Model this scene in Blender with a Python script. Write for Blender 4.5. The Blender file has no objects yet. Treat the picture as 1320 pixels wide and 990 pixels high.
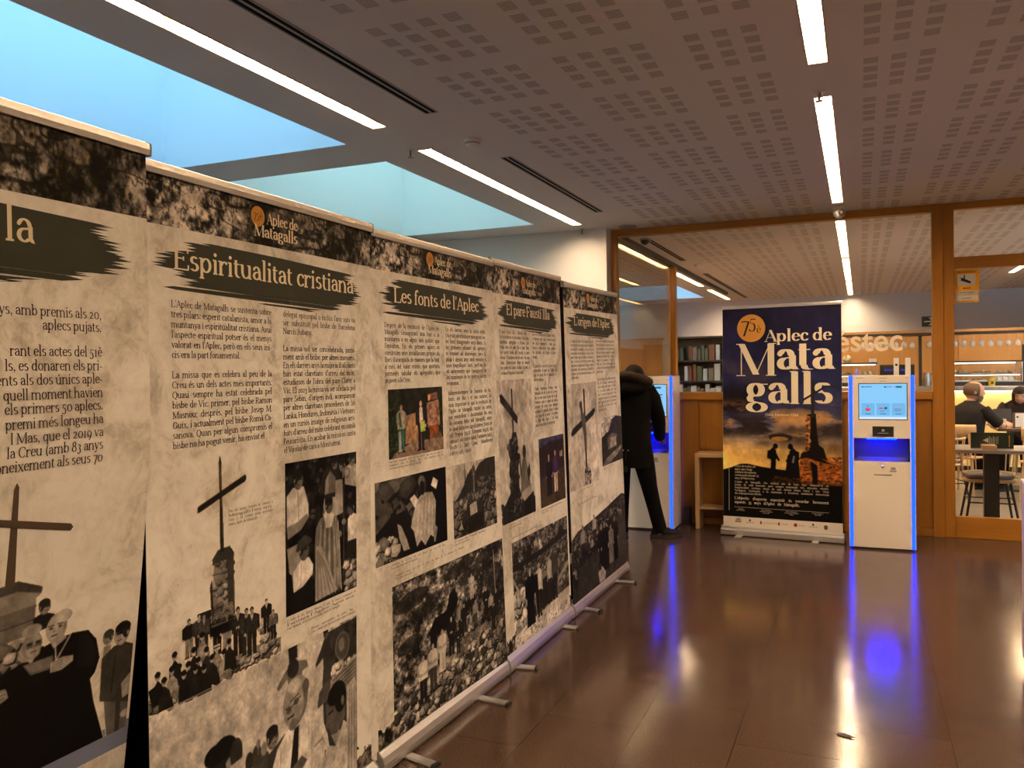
import bpy, bmesh, math, random
import numpy as np
from mathutils import Vector, Matrix, Quaternion

SC = bpy.context.scene
COL = SC.collection
PI = math.pi

# ------------------------------------------------------------------ camera
CAM_H = 1.55
YAW, PIT, ROL = -0.39697, -0.016953, -0.01582
def camera():
    f = Vector((math.sin(YAW)*math.cos(PIT), math.cos(YAW)*math.cos(PIT), math.sin(PIT)))
    r = Vector((math.cos(YAW), -math.sin(YAW), 0)); u = r.cross(f)
    r2 = math.cos(ROL)*r + math.sin(ROL)*u
    u2 = -math.sin(ROL)*r + math.cos(ROL)*u
    m = Matrix(((r2.x, u2.x, -f.x, 0), (r2.y, u2.y, -f.y, 0), (r2.z, u2.z, -f.z, CAM_H), (0, 0, 0, 1)))
    cd = bpy.data.cameras.new('camera'); cd.sensor_width = 36.0; cd.lens = 36.0*1072.04/1320
    cd.clip_start = 0.02; cd.clip_end = 200
    o = bpy.data.objects.new('camera', cd); COL.objects.link(o); o.matrix_world = m
    SC.camera = o
camera()

# ------------------------------------------------------------------ light and exposure
LAMP = (1.0, 0.71, 0.44)          # warm fluorescent tubes
LAMP_HALL = 118.0
LAMP_CAFE = 165.0
SKY = (0.27, 0.60, 0.90)
SKY_STRENGTH = 8.5
vs = SC.view_settings
vs.view_transform = 'Standard'; vs.look = 'None'; vs.gamma = 1.0; vs.exposure = 0.16; vs.use_curve_mapping = False
SC.cycles.use_denoising = True
SC.cycles.max_bounces = 8; SC.cycles.diffuse_bounces = 5; SC.cycles.glossy_bounces = 4; SC.cycles.transmission_bounces = 6
SC.cycles.transparent_max_bounces = 16
SC.cycles.sample_clamp_indirect = 6.0
SC.cycles.caustics_reflective = False; SC.cycles.caustics_refractive = False
w = bpy.data.worlds.new('dusk_sky'); SC.world = w; w.use_nodes = True
bgn = w.node_tree.nodes['Background']; bgn.inputs[0].default_value = (*SKY, 1); bgn.inputs[1].default_value = SKY_STRENGTH

# ------------------------------------------------------------------ materials
def S(r, g=None, b=None):                     # sRGB 0-255 -> linear
    if g is None: g = b = r
    return tuple(((c/255)/12.92 if c <= 10.31 else (((c/255)+0.055)/1.055)**2.4) for c in (r, g, b))
MATS = {}
def mat(name, col=(.8, .8, .8), rough=.5, metal=0., spec=.5, emit=None, est=0., coat=0.):
    if name in MATS: return MATS[name]
    m = bpy.data.materials.new(name); m.use_nodes = True
    p = m.node_tree.nodes['Principled BSDF']
    p.inputs['Base Color'].default_value = (*col, 1)
    p.inputs['Roughness'].default_value = rough; p.inputs['Metallic'].default_value = metal
    p.inputs['Specular IOR Level'].default_value = spec
    p.inputs['Coat Weight'].default_value = coat
    if emit: p.inputs['Emission Color'].default_value = (*emit, 1); p.inputs['Emission Strength'].default_value = est
    MATS[name] = m
    return m
class N:                                       # tiny node helper
    def __init__(s, m): s.t = m.node_tree; s.p = s.t.nodes['Principled BSDF']; s.out = s.t.nodes['Material Output']
    def new(s, k, **kw):
        n = s.t.nodes.new(k)
        for a, v in kw.items(): setattr(n, a, v)
        return n
    def link(s, a, b): s.t.links.new(a, b)
    def coord(s, scale=(1, 1, 1), loc=(0, 0, 0), rot=(0, 0, 0)):
        tc = s.new('ShaderNodeTexCoord'); mp = s.new('ShaderNodeMapping')
        mp.inputs['Scale'].default_value = scale; mp.inputs['Location'].default_value = loc; mp.inputs['Rotation'].default_value = rot
        s.link(tc.outputs['Object'], mp.inputs['Vector']); return mp.outputs['Vector']
    def noise(s, v, scale, detail=4, rough=.55, dist=0.):
        n = s.new('ShaderNodeTexNoise'); n.inputs['Scale'].default_value = scale; n.inputs['Detail'].default_value = detail
        n.inputs['Roughness'].default_value = rough; n.inputs['Distortion'].default_value = dist
        if v: s.link(v, n.inputs['Vector'])
        return n.outputs['Fac']
    def ramp(s, fac, stops):
        n = s.new('ShaderNodeValToRGB'); e = n.color_ramp.elements
        while len(e) > 1: e.remove(e[-1])
        for i, (p, c) in enumerate(stops):
            x = e[0] if i == 0 else e.new(p)
            x.position = p; x.color = (*c, 1) if len(c) == 3 else c
        s.link(fac, n.inputs['Fac']); return n.outputs['Color']
    def math(s, op, a, b=None, clamp=False):
        n = s.new('ShaderNodeMath', operation=op, use_clamp=clamp)
        for i, x in enumerate((a, b)):
            if x is None: continue
            if isinstance(x, (int, float)): n.inputs[i].default_value = x
            else: s.link(x, n.inputs[i])
        return n.outputs[0]
    def mix(s, fac, a, b, mode='MIX'):
        n = s.new('ShaderNodeMix', data_type='RGBA', blend_type=mode)
        for i, x in ((0, fac), (6, a), (7, b)):
            if isinstance(x, (int, float)): n.inputs[i].default_value = x
            elif isinstance(x, tuple): n.inputs[i].default_value = (*x, 1)
            else: s.link(x, n.inputs[i])
        return n.outputs[2]
    def bump(s, h, st=.2, d=.01):
        n = s.new('ShaderNodeBump'); n.inputs['Strength'].default_value = st; n.inputs['Distance'].default_value = d
        s.link(h, n.inputs['Height']); s.link(n.outputs['Normal'], s.p.inputs['Normal'])
def wood(name, c1, c2, rough=.4, axis='Z', coat=.0):
    m = mat(name, c1, rough, coat=coat); n = N(m)
    sc = {'Z': (9, 9, .6), 'X': (.6, 9, 9), 'Y': (9, .6, 9)}[axis]
    f = n.noise(n.coord(sc), 2.2, 6, .6, .6)
    n.link(n.ramp(f, [(.3, c1), (.7, c2)]), n.p.inputs['Base Color']); return m
def glass_mat(name, tint=(1, 1, 1), refl=.06):
    m = bpy.data.materials.new(name); m.use_nodes = True; t = m.node_tree
    for x in list(t.nodes): t.nodes.remove(x)
    out = t.nodes.new('ShaderNodeOutputMaterial'); mx = t.nodes.new('ShaderNodeMixShader')
    tr = t.nodes.new('ShaderNodeBsdfTransparent'); gl = t.nodes.new('ShaderNodeBsdfGlossy'); lw = t.nodes.new('ShaderNodeFresnel')
    lw.inputs['IOR'].default_value = 1.45
    tr.inputs[0].default_value = (*tint, 1); gl.inputs['Roughness'].default_value = .02
    ad = t.nodes.new('ShaderNodeMath'); ad.operation = 'MULTIPLY_ADD'; ad.inputs[1].default_value = .75; ad.inputs[2].default_value = refl - .04
    ad.use_clamp = True
    t.links.new(lw.outputs[0], ad.inputs[0]); t.links.new(ad.outputs[0], mx.inputs[0])
    t.links.new(tr.outputs[0], mx.inputs[1]); t.links.new(gl.outputs[0], mx.inputs[2]); t.links.new(mx.outputs[0], out.inputs[0])
    MATS[name] = m; return m

# ------------------------------------------------------------------ mesh builder
class MB:
    def __init__(s): s.v = []; s.f = []; s.mi = []; s.sm = []
    def add(s, vs, fs, mi=0, smooth=False):
        b = len(s.v); s.v += [tuple(p) for p in vs]
        for f in fs: s.f.append(tuple(b+i for i in f)); s.mi.append(mi); s.sm.append(smooth)
        return s
    def quad(s, a, b, c, d, mi=0): return s.add((a, b, c, d), ((0, 1, 2, 3),), mi)
    def box(s, x0, x1, y0, y1, z0, z1, mi=0, bev=0.):
        if bev <= 0:
            v = [(x, y, z) for z in (z0, z1) for y in (y0, y1) for x in (x0, x1)]
            return s.add(v, ((0, 2, 3, 1), (4, 5, 7, 6), (0, 1, 5, 4), (2, 6, 7, 3), (0, 4, 6, 2), (1, 3, 7, 5)), mi)
        bm = bmesh.new(); bmesh.ops.create_cube(bm, size=1.0)
        for p in bm.verts: p.co = Vector(((x0+x1)/2+p.co.x*(x1-x0), (y0+y1)/2+p.co.y*(y1-y0), (z0+z1)/2+p.co.z*(z1-z0)))
        bmesh.ops.bevel(bm, geom=bm.edges[:], offset=min(bev, .45*min(x1-x0, y1-y0, z1-z0)), segments=2, affect='EDGES', profile=.5)
        bm.verts.index_update()
        s.add([p.co[:] for p in bm.verts], [[p.index for p in f.verts] for f in bm.faces], mi); bm.free(); return s
    def ring_loft(s, rings, cap=True, mi=0, smooth=True, closed=True):
        n = len(rings[0]); vs = [p for r in rings for p in r]; fs = []
        for i in range(len(rings)-1):
            for j in range(n if closed else n-1):
                k = (j+1) % n
                fs.append((i*n+j, i*n+k, (i+1)*n+k, (i+1)*n+j))
        s.add(vs, fs, mi, smooth)
        if cap and closed:
            s.add(rings[0], (tuple(range(n))[::-1],), mi); s.add(rings[-1], (tuple(range(n)),), mi)
        return s
    def lathe(s, prof, c=(0, 0, 0), n=24, axis='Z', mi=0, smooth=True, cap=True, sx=1., sy=1.):
        rings = []
        for r, h in prof:
            ring = []
            for i in range(n):
                a = 2*PI*i/n; x, y = r*math.cos(a)*sx, r*math.sin(a)*sy
                p = {'Z': (x, y, h), 'Y': (x, h, -y), 'X': (h, x, y)}[axis]
                ring.append((c[0]+p[0], c[1]+p[1], c[2]+p[2]))
            rings.append(ring)
        return s.ring_loft(rings, cap, mi, smooth)
    def tube(s, pts, r, n=8, mi=0, cap=True):
        pts = [Vector(p) for p in pts]; rr = r if isinstance(r, (list, tuple)) else [r]*len(pts); rings = []
        up = None
        for i, p in enumerate(pts):
            d = (pts[min(i+1, len(pts)-1)]-pts[max(i-1, 0)]).normalized()
            if up is None:
                up = Vector((0, 0, 1)) if abs(d.z) < .9 else Vector((1, 0, 0))
            a = d.cross(up).normalized(); up = a.cross(d).normalized()
            rings.append([p+a*rr[i]*math.cos(2*PI*k/n)+up*rr[i]*math.sin(2*PI*k/n) for k in range(n)])
        return s.ring_loft(rings, cap, mi)
    def ell(s, c, rx, ry, rz, n=16, m=10, mi=0):
        prof = [(max(.001, math.sin(PI*i/m)), -math.cos(PI*i/m)) for i in range(m+1)]
        rings = [[(c[0]+rx*r*math.cos(2*PI*k/n), c[1]+ry*r*math.sin(2*PI*k/n), c[2]+rz*h) for k in range(n)] for r, h in prof]
        return s.ring_loft(rings, True, mi)
    def prism(s, poly, f, d, mi=0):             # 2D poly, f(x,y,h)->3D, thickness d
        n = len(poly); a = [f(x, y, 0) for x, y in poly]; b = [f(x, y, d) for x, y in poly]
        return s.add(a+b, [tuple(range(n))[::-1], tuple(range(n, 2*n))]+[(i, (i+1) % n, n+(i+1) % n, n+i) for i in range(n)], mi)
def obj(name, mb, mats, parent=None, world=True):
    me = bpy.data.meshes.new(name)
    off = Vector((0, 0, 0))
    if parent is not None and world:
        q = parent
        while q is not None: off = off + q.location; q = q.parent
    me.from_pydata([tuple(Vector(p)-off) for p in mb.v] if off.length > 0 else mb.v, [], mb.f)
    ms = mats if isinstance(mats, (list, tuple)) else [mats]
    for m in ms: me.materials.append(m)
    me.polygons.foreach_set('material_index', mb.mi); me.polygons.foreach_set('use_smooth', mb.sm)
    me.update()
    o = bpy.data.objects.new(name, me); COL.objects.link(o)
    if parent is not None: o.parent = parent
    return o
def tag(o, label, cat, group=None):
    o['label'] = label; o['category'] = cat
    if group: o['group'] = group
    return o
def thing(name, label, cat, loc=(0, 0, 0), group=None, rz=0.):
    o = bpy.data.objects.new(name, None); COL.objects.link(o); o.location = loc; o.rotation_euler = (0, 0, rz)
    o.empty_display_size = .1
    return tag(o, label, cat, group)
def struct(name, mb, mats):
    o = obj(name, mb, mats); o['kind'] = 'structure'; return o
def copy_tree(o, parent=None):
    c = o.copy(); COL.objects.link(c)
    if parent is not None: c.parent = parent
    for ch in list(o.children): copy_tree(ch, c)
    return c
# ------------------------------------------------------------------ serif lettering swept with an elliptical pen
GL = {
'a': (47, "a 21 33 14 14 165 0;l 35 33 35 7;a 42 7 7 6 180 290;a 21 14 14 13 80 330;l 22 27 35 29;d 9 37 3.5"),
'b': (54, "l 11 1 11 74;s 8 74 7;a 28 24 18 23 155 -155"), 'c': (45, "a 26 24 18 23 45 325;d 38 37 3.5"),
'd': (56, "a 26 24 18 23 25 335;l 42 0 42 74;s 38 74 7;s 46 0 6"), 'e': (47, "a 25 24 18 23 5 322;h 8 26 42 26"),
'f': (33, "l 14 0 14 58;a 26 58 12 15 180 60;s 14 0 9;s 16 46 11;d 32 67 3.5"),
'g': (50, "a 22 32 15 15 0 360;a 24 -9 19 11 0 360;l 13 20 9 12 12 5 24 2;s 41 45 7"),
'h': (58, "l 11 0 11 74;s 8 74 7;s 11 0 9;a 29 31 15 16 160 0;l 44 31 44 0;s 44 0 9"),
'i': (29, "l 14 0 14 46;s 11 46 7;s 14 0 9;d 14 65 5"), 'I_': (29, "l 14 0 14 46;s 11 46 7;s 14 0 9"),
'j': (27, "l 15 -10 15 46;s 12 46 7;a 5 -10 10 10 0 -90;d 15 65 5"),
'k': (54, "l 11 0 11 74;s 8 74 7;s 11 0 9;h 38 46 14 20;l 22 28 44 0;s 38 46 8;s 44 0 9"),
'l': (29, "l 14 0 14 74;s 11 74 7;s 14 0 9"),
'm': (87, "l 11 0 11 46;s 8 46 7;s 11 0 9;a 27 31 15 16 160 0;l 42 31 42 0;s 42 0 9;a 58 31 15 16 160 0;l 73 31 73 0;s 73 0 9"),
'n': (58, "l 11 0 11 46;s 8 46 7;s 11 0 9;a 29 31 15 16 160 0;l 44 31 44 0;s 44 0 9"), 'o': (52, "a 26 24 19 23 0 360"),
'p': (55, "l 11 -20 11 46;s 8 46 7;s 11 -20 9;a 28 24 18 23 155 -155"), 'q': (54, "a 26 24 18 23 25 335;l 42 -20 42 47;s 42 -20 9"),
'r': (41, "l 11 0 11 46;s 8 46 7;s 12 0 10;a 27 30 15 16 165 60;d 34 42 4"),
's': (42, "a 20 36 12 11 30 265;a 21 13 14 12 95 -150"), 't': (34, "l 13 10 13 60;a 24 10 11 10 180 300;s 16 46 12"),
'u': (58, "l 11 46 11 15;a 27 15 16 15 180 340;l 43 0 43 46;s 8 46 7;s 40 46 7;s 46 0 6"),
'v': (50, "l 9 46 25 1;h 25 1 41 46;s 9 46 8;s 41 46 7"),
'w': (74, "l 8 46 22 1;h 22 1 37 46;l 37 46 51 1;h 51 1 66 46;s 8 46 8;s 37 46 7;s 66 46 7"),
'x': (50, "l 9 46 41 0;h 39 46 9 0;s 10 46 8;s 40 46 7;s 9 0 7;s 41 0 8"),
'y': (50, "l 9 46 25 1;h 41 46 21 -12;a 14 -12 7 8 0 -140;s 9 46 8;s 41 46 7;d 9 -17 3.5"),
'z': (45, "s 22 46 15;s 22 0 16;l 37 46 8 0"),
'A': (67, "h 8 0 33 69;l 33 69 59 0;h 18 24 49 24;s 9 0 9;s 58 0 11"),
'B': (65, "l 14 0 14 69;s 14 0 10;s 14 69 10;h 14 69 30 69;a 30 53 17 16 90 -90;h 14 37 32 37;a 33 18 20 18 90 -90;h 14 0 33 0"),
'C': (64, "a 35 34 28 35 45 318;h 57 48 57 66"), 'D': (74, "l 14 0 14 69;s 14 0 10;s 14 69 10;h 14 69 32 69;a 34 34.5 32 34.5 90 -90;h 14 0 34 0"),
'E': (64, "l 14 0 14 69;h 5 69 56 69;h 5 0 58 0;h 14 36 40 36;h 56 69 56 54;h 58 0 58 16;h 40 43 40 29"),
'F': (60, "l 14 0 14 69;h 5 69 55 69;s 14 0 11;h 14 35 38 35;h 55 69 55 54;h 38 42 38 28"),
'G': (72, "a 35 34 28 35 45 318;h 57 48 57 66;l 57 5 57 28;s 57 29 10"),
'H': (80, "l 14 0 14 69;l 65 0 65 69;h 14 36 65 36;s 14 0 10;s 14 69 10;s 65 0 10;s 65 69 10"),
'I': (38, "l 19 0 19 69;s 19 0 11;s 19 69 11"), 'J': (50, "l 30 12 30 69;a 18 12 12 14 0 -150;s 30 69 11"),
'K': (70, "l 14 0 14 69;s 14 0 10;s 14 69 10;h 55 69 16 30;l 26 40 58 0;s 54 69 10;s 60 0 10"),
'L': (60, "l 14 0 14 69;s 14 69 10;h 4 0 55 0;h 55 0 55 18"),
'M': (92, "h 14 0 14 69;l 15 69 46 2;h 46 2 76 69;l 78 0 78 69;s 13 0 10;s 78 0 11;s 11 69 8;s 81 69 8"),
'N': (76, "h 14 0 14 69;l 14 69 62 0;h 62 0 62 69;s 14 0 9;s 10 69 8;s 62 69 9"), 'O': (74, "a 37 34.5 31 35 0 360"),
'P': (61, "l 14 0 14 69;s 14 0 11;s 14 69 10;h 14 69 31 69;a 32 51 21 18 90 -90;h 14 33 32 33"),
'Q': (74, "a 37 34.5 31 35 0 360;l 40 -1 50 -12 64 -15"),
'R': (69, "l 14 0 14 69;s 14 0 11;s 14 69 10;h 14 69 31 69;a 32 52 20 17 90 -90;h 14 35 32 35;l 32 35 56 0;s 60 0 8"),
'S': (56, "a 28 52 18 17 30 260;a 28 17 21 18 95 -150;h 44 52 44 68;h 8 2 8 18"),
'T': (66, "l 33 0 33 69;h 5 69 61 69;h 5 69 5 54;h 61 69 61 54;s 33 0 11"),
'U': (74, "l 14 69 14 22;a 37 22 23 23 180 360;h 60 22 60 69;s 14 69 10;s 60 69 9"),
'V': (66, "l 8 69 33 0;h 33 0 58 69;s 9 69 10;s 58 69 9"), 'X': (68, "l 10 69 58 0;h 57 69 9 0;s 10 69 9;s 57 69 9;s 9 0 9;s 58 0 9"),
'Y': (64, "l 8 69 32 32;h 57 69 32 32;l 32 0 32 32;s 32 0 11;s 9 69 10;s 56 69 9"), 'Z': (62, "h 8 69 55 69;l 55 69 8 0;h 8 0 56 0"),
'0': (54, "a 27 24 20 24 0 360"), '1': (36, "l 18 0 18 46;s 14 46 7;s 18 0 10"), '2': (48, "a 22 33 13 14 165 -30;l 33 26 8 2;k 8 3 41 3"),
'3': (46, "a 20 34 12 13 150 -80;a 19 1 16 20 85 -150"), '4': (52, "l 35 -20 35 48;h 35 48 6 4;k 6 4 48 4"),
'5': (46, "k 12 47 38 47;h 12 47 11 24;a 18 4 18 22 115 -150"), '6': (52, "a 26 22 18 22 0 360;a 36 22 28 50 180 105"),
'7': (46, "k 6 46 41 46;l 41 46 18 -20"), '8': (52, "a 26 52 14 16 0 360;a 26 18 18 19 0 360"), '9': (52, "a 25 25 18 23 0 360;a 15 25 28 46 0 -75"),
'.': (24, "d 11 4 5"), ',': (24, "d 11 4 5;h 15 4 10 -12"), ':': (26, "d 12 4 5;d 12 40 5"), ';': (26, "d 12 4 5;h 16 4 11 -12;d 12 40 5"),
"'": (20, "d 10 68 4.5;h 13 68 8 54"), '-': (32, "k 5 22 27 22"), '(': (34, "a 38 27 26 46 125 235"), ')': (34, "a -4 27 26 46 55 -55"),
'/': (40, "h 4 -10 36 74"), '\u00b7': (20, "d 10 28 5"), ' ': (24, ""), '%': (60, "a 16 34 10 12 0 360;a 44 10 10 12 0 360;h 12 -2 48 48"),
}
ACC = {'\u00e0': ('a', 'g', 23), '\u00e8': ('e', 'g', 25), '\u00f2': ('o', 'g', 26), '\u00e9': ('e', 'u', 25), '\u00ed': ('I_', 'u', 15), '\u00f3': ('o', 'u', 26),
       '\u00fa': ('u', 'u', 28), '\u00ef': ('I_', 'd', 14), '\u00fc': ('u', 'd', 28), '\u00e7': ('c', 'c', 25), '\u00d2': ('O', 'G', 37)}
for ch_, (b_, k_, x_) in ACC.items():
    a_, s_ = GL[b_]
    s_ += {'g': f";l {x_-8} 69 {x_+4} 56", 'G': f";l {x_-8} 90 {x_+4} 77", 'u': f";l {x_-2} 56 {x_+9} 69", 'd': f";d {x_-8} 64 4.5;d {x_+8} 64 4.5", 'c': f";l {x_} 0 {x_+4} -10 {x_-5} -16"}[k_]
    GL[ch_] = (a_, s_)
_gc = {}
def glyph(ch, a, b, step):
    key = (ch, a, b, step)
    if key in _gc: return _gc[key]
    adv, src = GL.get(ch, GL['n']); V = []; F = []
    def sweep(pts, a, b):
        n = len(pts); base = len(V); ext = []
        for i in range(n):
            p0 = pts[max(i-1, 0)]; p1 = pts[min(i+1, n-1)]
            tx, ty = p1[0]-p0[0], p1[1]-p0[1]; L = math.hypot(tx, ty) or 1; tx /= L; ty /= L
            nx, ny = -ty, tx; D = math.sqrt(a*a*nx*nx+b*b*ny*ny)
            ox, oy = a*a*nx/D, b*b*ny/D
            x, y = pts[i]
            V.append((x+ox, y+oy)); V.append((x-ox, y-oy))
        for i in range(n-1): F.append((base+2*i+1, base+2*i+3, base+2*i+2, base+2*i))
    for cmd in src.split(';'):
        q = cmd.split()
        if not q: continue
        k = q[0]; f = [float(x) for x in q[1:]]
        if k in 'lhk':
            P = list(zip(f[0::2], f[1::2]))
            aa, bb = {'l': (a, b), 'h': (b*1.15, b), 'k': (a*.8, max(b, a*.55))}[k]
            sweep(P, aa, bb)
        elif k == 's': sweep([(f[0]-f[2], f[1]), (f[0]+f[2], f[1])], b, b)
        elif k == 'a':
            cx, cy, rx, ry, a0, a1 = f; n = max(3, int(abs(a1-a0)/step))
            rx2 = rx-a*.35; 
            sweep([(cx+rx2*math.cos(math.radians(a0+(a1-a0)*i/n)), cy+ry*math.sin(math.radians(a0+(a1-a0)*i/n))) for i in range(n+1)], a, b)
        elif k == 'd':
            n = max(5, int(220/step)); base = len(V); r = f[2]*max(.8, a/4.3)
            for i in range(n): V.append((f[0]+r*math.cos(2*PI*i/n), f[1]+r*math.sin(2*PI*i/n)))
            F.append(tuple(base+i for i in range(n)))
    _gc[key] = (adv, np.array(V, float).reshape(-1, 2), F)
    return _gc[key]
def text_width(s, size, a=4.3, b=1.6, track=-3.5): return sum(GL.get(c, GL['n'])[0]+track for c in s)*size/100
def put_text(mb, mp, s, u, v, size, width=None, a=4.3, b=1.6, step=30, align='L', track=-3.5, off=.0006, sx=1.):
    """lettering on a surface: mp(u, v, off) -> point in space; width justifies the line."""
    nat = text_width(s, size, a, b, track)*sx; gap = 0.
    if align == 'R': u -= nat
    if align == 'C': u -= nat/2
    if width:
        sp = s.count(' ')
        if sp and nat < width and (width-nat)/sp < size*1.6: gap = (width-nat)/sp
        else: sx *= width/nat
    for ch in s:
        adv, V, F = glyph(ch, a, b, step)
        if len(V): mb.add([mp(u+x*size/100*sx, v+y*size/100, off) for x, y in V], F)
        u += (adv+track)*size/100*sx
        if ch == ' ': u += gap
    return u
# ------------------------------------------------------------------ printed pictures: painted as tones on a fine grid of vertices
def vnoise(h, w, cy, cx, rng):
    gh, gw = int(h/cy)+3, int(w/cx)+3; g = rng.random((gh, gw))
    y = np.arange(h)/cy; x = np.arange(w)/cx; yi = y.astype(int); xi = x.astype(int)
    fy = y-yi; fx = x-xi; fy = fy*fy*(3-2*fy); fx = fx*fx*(3-2*fx)
    A = g[yi][:, xi]; B = g[yi][:, xi+1]; C_ = g[yi+1][:, xi]; D = g[yi+1][:, xi+1]
    return (A*(1-fx)+B*fx)*(1-fy)[:, None]+(C_*(1-fx)+D*fx)*fy[:, None]
def fbm(h, w, cell, oct_=4, seed=0, stretch=1., gain=.55):
    rng = np.random.default_rng(seed); o = np.zeros((h, w)); amp = 1; tot = 0
    for k in range(oct_):
        c = max(cell/2**k, 1.01); o += amp*vnoise(h, w, c, c*stretch, rng); tot += amp; amp *= gain
    return o/tot
SS = 2
class Img:
    def __init__(s, wm, hm, ppm, bg=.5):
        s.w = max(8, int(wm*ppm))*SS; s.h = max(8, int(hm*ppm))*SS
        s.a = np.zeros((s.h, s.w, 3)); s.a[:] = s.c(bg); s.m = np.zeros((s.h, s.w), bool); s.asp = s.w/s.h
        s.keep = None
    def c(s, t): return np.array((t*1.0, t*.97, t*.93)) if isinstance(t, (int, float)) else np.array(t)/255.
    def _apply(s, y0, y1, x0, x1, mask, col, al=1.):
        sub = s.a[y0:y1, x0:x1]; k = mask[..., None]*al
        sub[:] = sub*(1-k)+s.c(col)*k
        s.m[y0:y1, x0:x1] |= mask
    def poly(s, pts, col, al=1., px=False):
        P = np.array(pts, float)
        if not px: P = P*(s.w, s.h)
        x0, y0 = np.floor(P.min(0)).astype(int); x1, y1 = np.ceil(P.max(0)).astype(int)+1
        x0 = max(x0, 0); y0 = max(y0, 0); x1 = min(x1, s.w); y1 = min(y1, s.h)
        if x1 <= x0 or y1 <= y0: return
        X = np.arange(x0, x1)+.5; Y = (np.arange(y0, y1)+.5)[:, None]; ins = np.zeros((y1-y0, x1-x0), bool)
        n = len(P)
        for i in range(n):
            ax, ay = P[i]; bx, by = P[(i+1) % n]
            if ay == by: continue
            cr = (ay > Y) != (by > Y)
            xc = (bx-ax)*(Y-ay)/(by-ay)+ax
            ins ^= cr & (X[None, :] < xc)
        s._apply(y0, y1, x0, x1, ins, col, al)
    def ell(s, cx, cy, rx, ry, col, rot=0., al=1.):      # rx in fractions of the height as well
        cx *= s.w; cy *= s.h; rx *= s.h; ry *= s.h; R = max(rx, ry)+1
        x0 = max(int(cx-R), 0); x1 = min(int(cx+R)+2, s.w); y0 = max(int(cy-R), 0); y1 = min(int(cy+R)+2, s.h)
        if x1 <= x0 or y1 <= y0: return
        X = np.arange(x0, x1)[None, :]+.5-cx; Y = np.arange(y0, y1)[:, None]+.5-cy; t = math.radians(rot)
        u = X*math.cos(t)+Y*math.sin(t); v = -X*math.sin(t)+Y*math.cos(t)
        s._apply(y0, y1, x0, x1, (u/rx)**2+(v/ry)**2 < 1, col, al)
    def line(s, pts, wd, col, al=1.):                    # wd: width in fractions of the height
        P = [np.array(p)*(s.w, s.h) for p in pts]; hw = wd*s.h/2
        for p, q in zip(P[:-1], P[1:]):
            d = q-p; L = np.hypot(*d) or 1; n = np.array((-d[1], d[0]))/L*hw; e = d/L*hw*.4
            s.poly([p-e+n, q+e+n, q+e-n, p-e-n], col, al, px=True)
    def grad(s, top, bot):
        t = np.linspace(0, 1, s.h)[:, None, None]; s.a[:] = s.c(top)*(1-t)+s.c(bot)*t
    def grain(s, cell, amp, seed=1, oct_=4, reg=None, stretch=1., mul=True):
        f = fbm(s.h, s.w, cell*s.h, oct_, seed, stretch)-.5
        y0, y1, x0, x1 = [int(k) for k in (0, s.h, 0, s.w)] if reg is None else (int(reg[1]*s.h), int(reg[3]*s.h), int(reg[0]*s.w), int(reg[2]*s.w))
        k = f[y0:y1, x0:x1, None]*amp*2
        s.a[y0:y1, x0:x1] = np.clip(s.a[y0:y1, x0:x1]*(1+k) if mul else s.a[y0:y1, x0:x1]+k, 0, 1)
    def stones(s, n, box, size, lo, hi, seed=1, topf=None):
        r = random.Random(seed)
        for i in range(n):
            x = r.uniform(box[0], box[2]); y = r.uniform(box[1], box[3])
            if topf and y < topf(x): continue
            q = size*r.uniform(.5, 1.3); t = r.uniform(lo, hi); k = r.randint(5, 7); a0 = r.random()*6
            P = [(x+q/s.asp*math.cos(a0+2*PI*j/k)*r.uniform(.6, 1.2), y+q*.8*math.sin(a0+2*PI*j/k)*r.uniform(.6, 1.1)) for j in range(k)]
            s.poly([(a+.2*q/s.asp, b+.25*q) for a, b in P], lo*.35); s.poly(P, t)
            s.poly([(x+(a-x)*.6-.1*q/s.asp, y+(b-y)*.55-.12*q) for a, b in P], min(1, t*1.2))
    def fig(s, x, y, h, top=.15, leg=.1, skin=.62, hair=.1, wide=1., arm='down', face=True, skirt=False, collar=None):
        k = 1/s.asp; q = h
        def P(*p): return [(x+a*q*k*wide, y-b*q) for a, b in p]
        if skirt: s.poly(P((-.13, .5), (.13, .5), (.17, .03), (-.17, .03)), leg)
        else:
            s.poly(P((-.12, .52), (.0, .52), (-.01, .02), (-.11, .02)), leg); s.poly(P((.0, .52), (.12, .52), (.11, .02), (.02, .02)), leg)
            s.poly(P((-.14, .03), (-.01, .03), (-.01, 0), (-.16, 0)), .06); s.poly(P((.02, .03), (.13, .03), (.15, 0), (.02, 0)), .06)
        s.poly(P((-.06, .86), (.06, .86), (.17, .80), (.15, .48), (-.15, .48), (-.17, .80)), top)
        tn = top*.75 if not isinstance(top, tuple) else tuple(c*.8 for c in top)
        for sg in (-1, 1):
            if arm == 'down': s.poly(P((sg*.15, .82), (sg*.20, .78), (sg*.205, .50), (sg*.15, .50)), tn); s.ell(x+sg*.178*q*k*wide, y-.475*q, .03*q, .035*q, skin)
            else: s.poly(P((sg*.15, .82), (sg*.20, .76), (sg*.19, .58), (sg*.03, .55), (sg*.03, .60), (sg*.13, .64)), tn); s.ell(x+sg*.03*q*k, y-.575*q, .03*q, .03*q, skin)
        if collar is not None: s.poly(P((-.05, .86), (.05, .86), (0, .70)), collar)
        s.poly(P((-.03, .88), (.03, .88), (.03, .83), (-.03, .83)), skin)
        s.ell(x, y-.925*q, .052*q, .07*q, skin); s.ell(x, y-.955*q, .056*q, .05*q, hair)
        if face: s.ell(x+.006*q*k, y-.915*q, .042*q, .05*q, skin)
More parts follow.
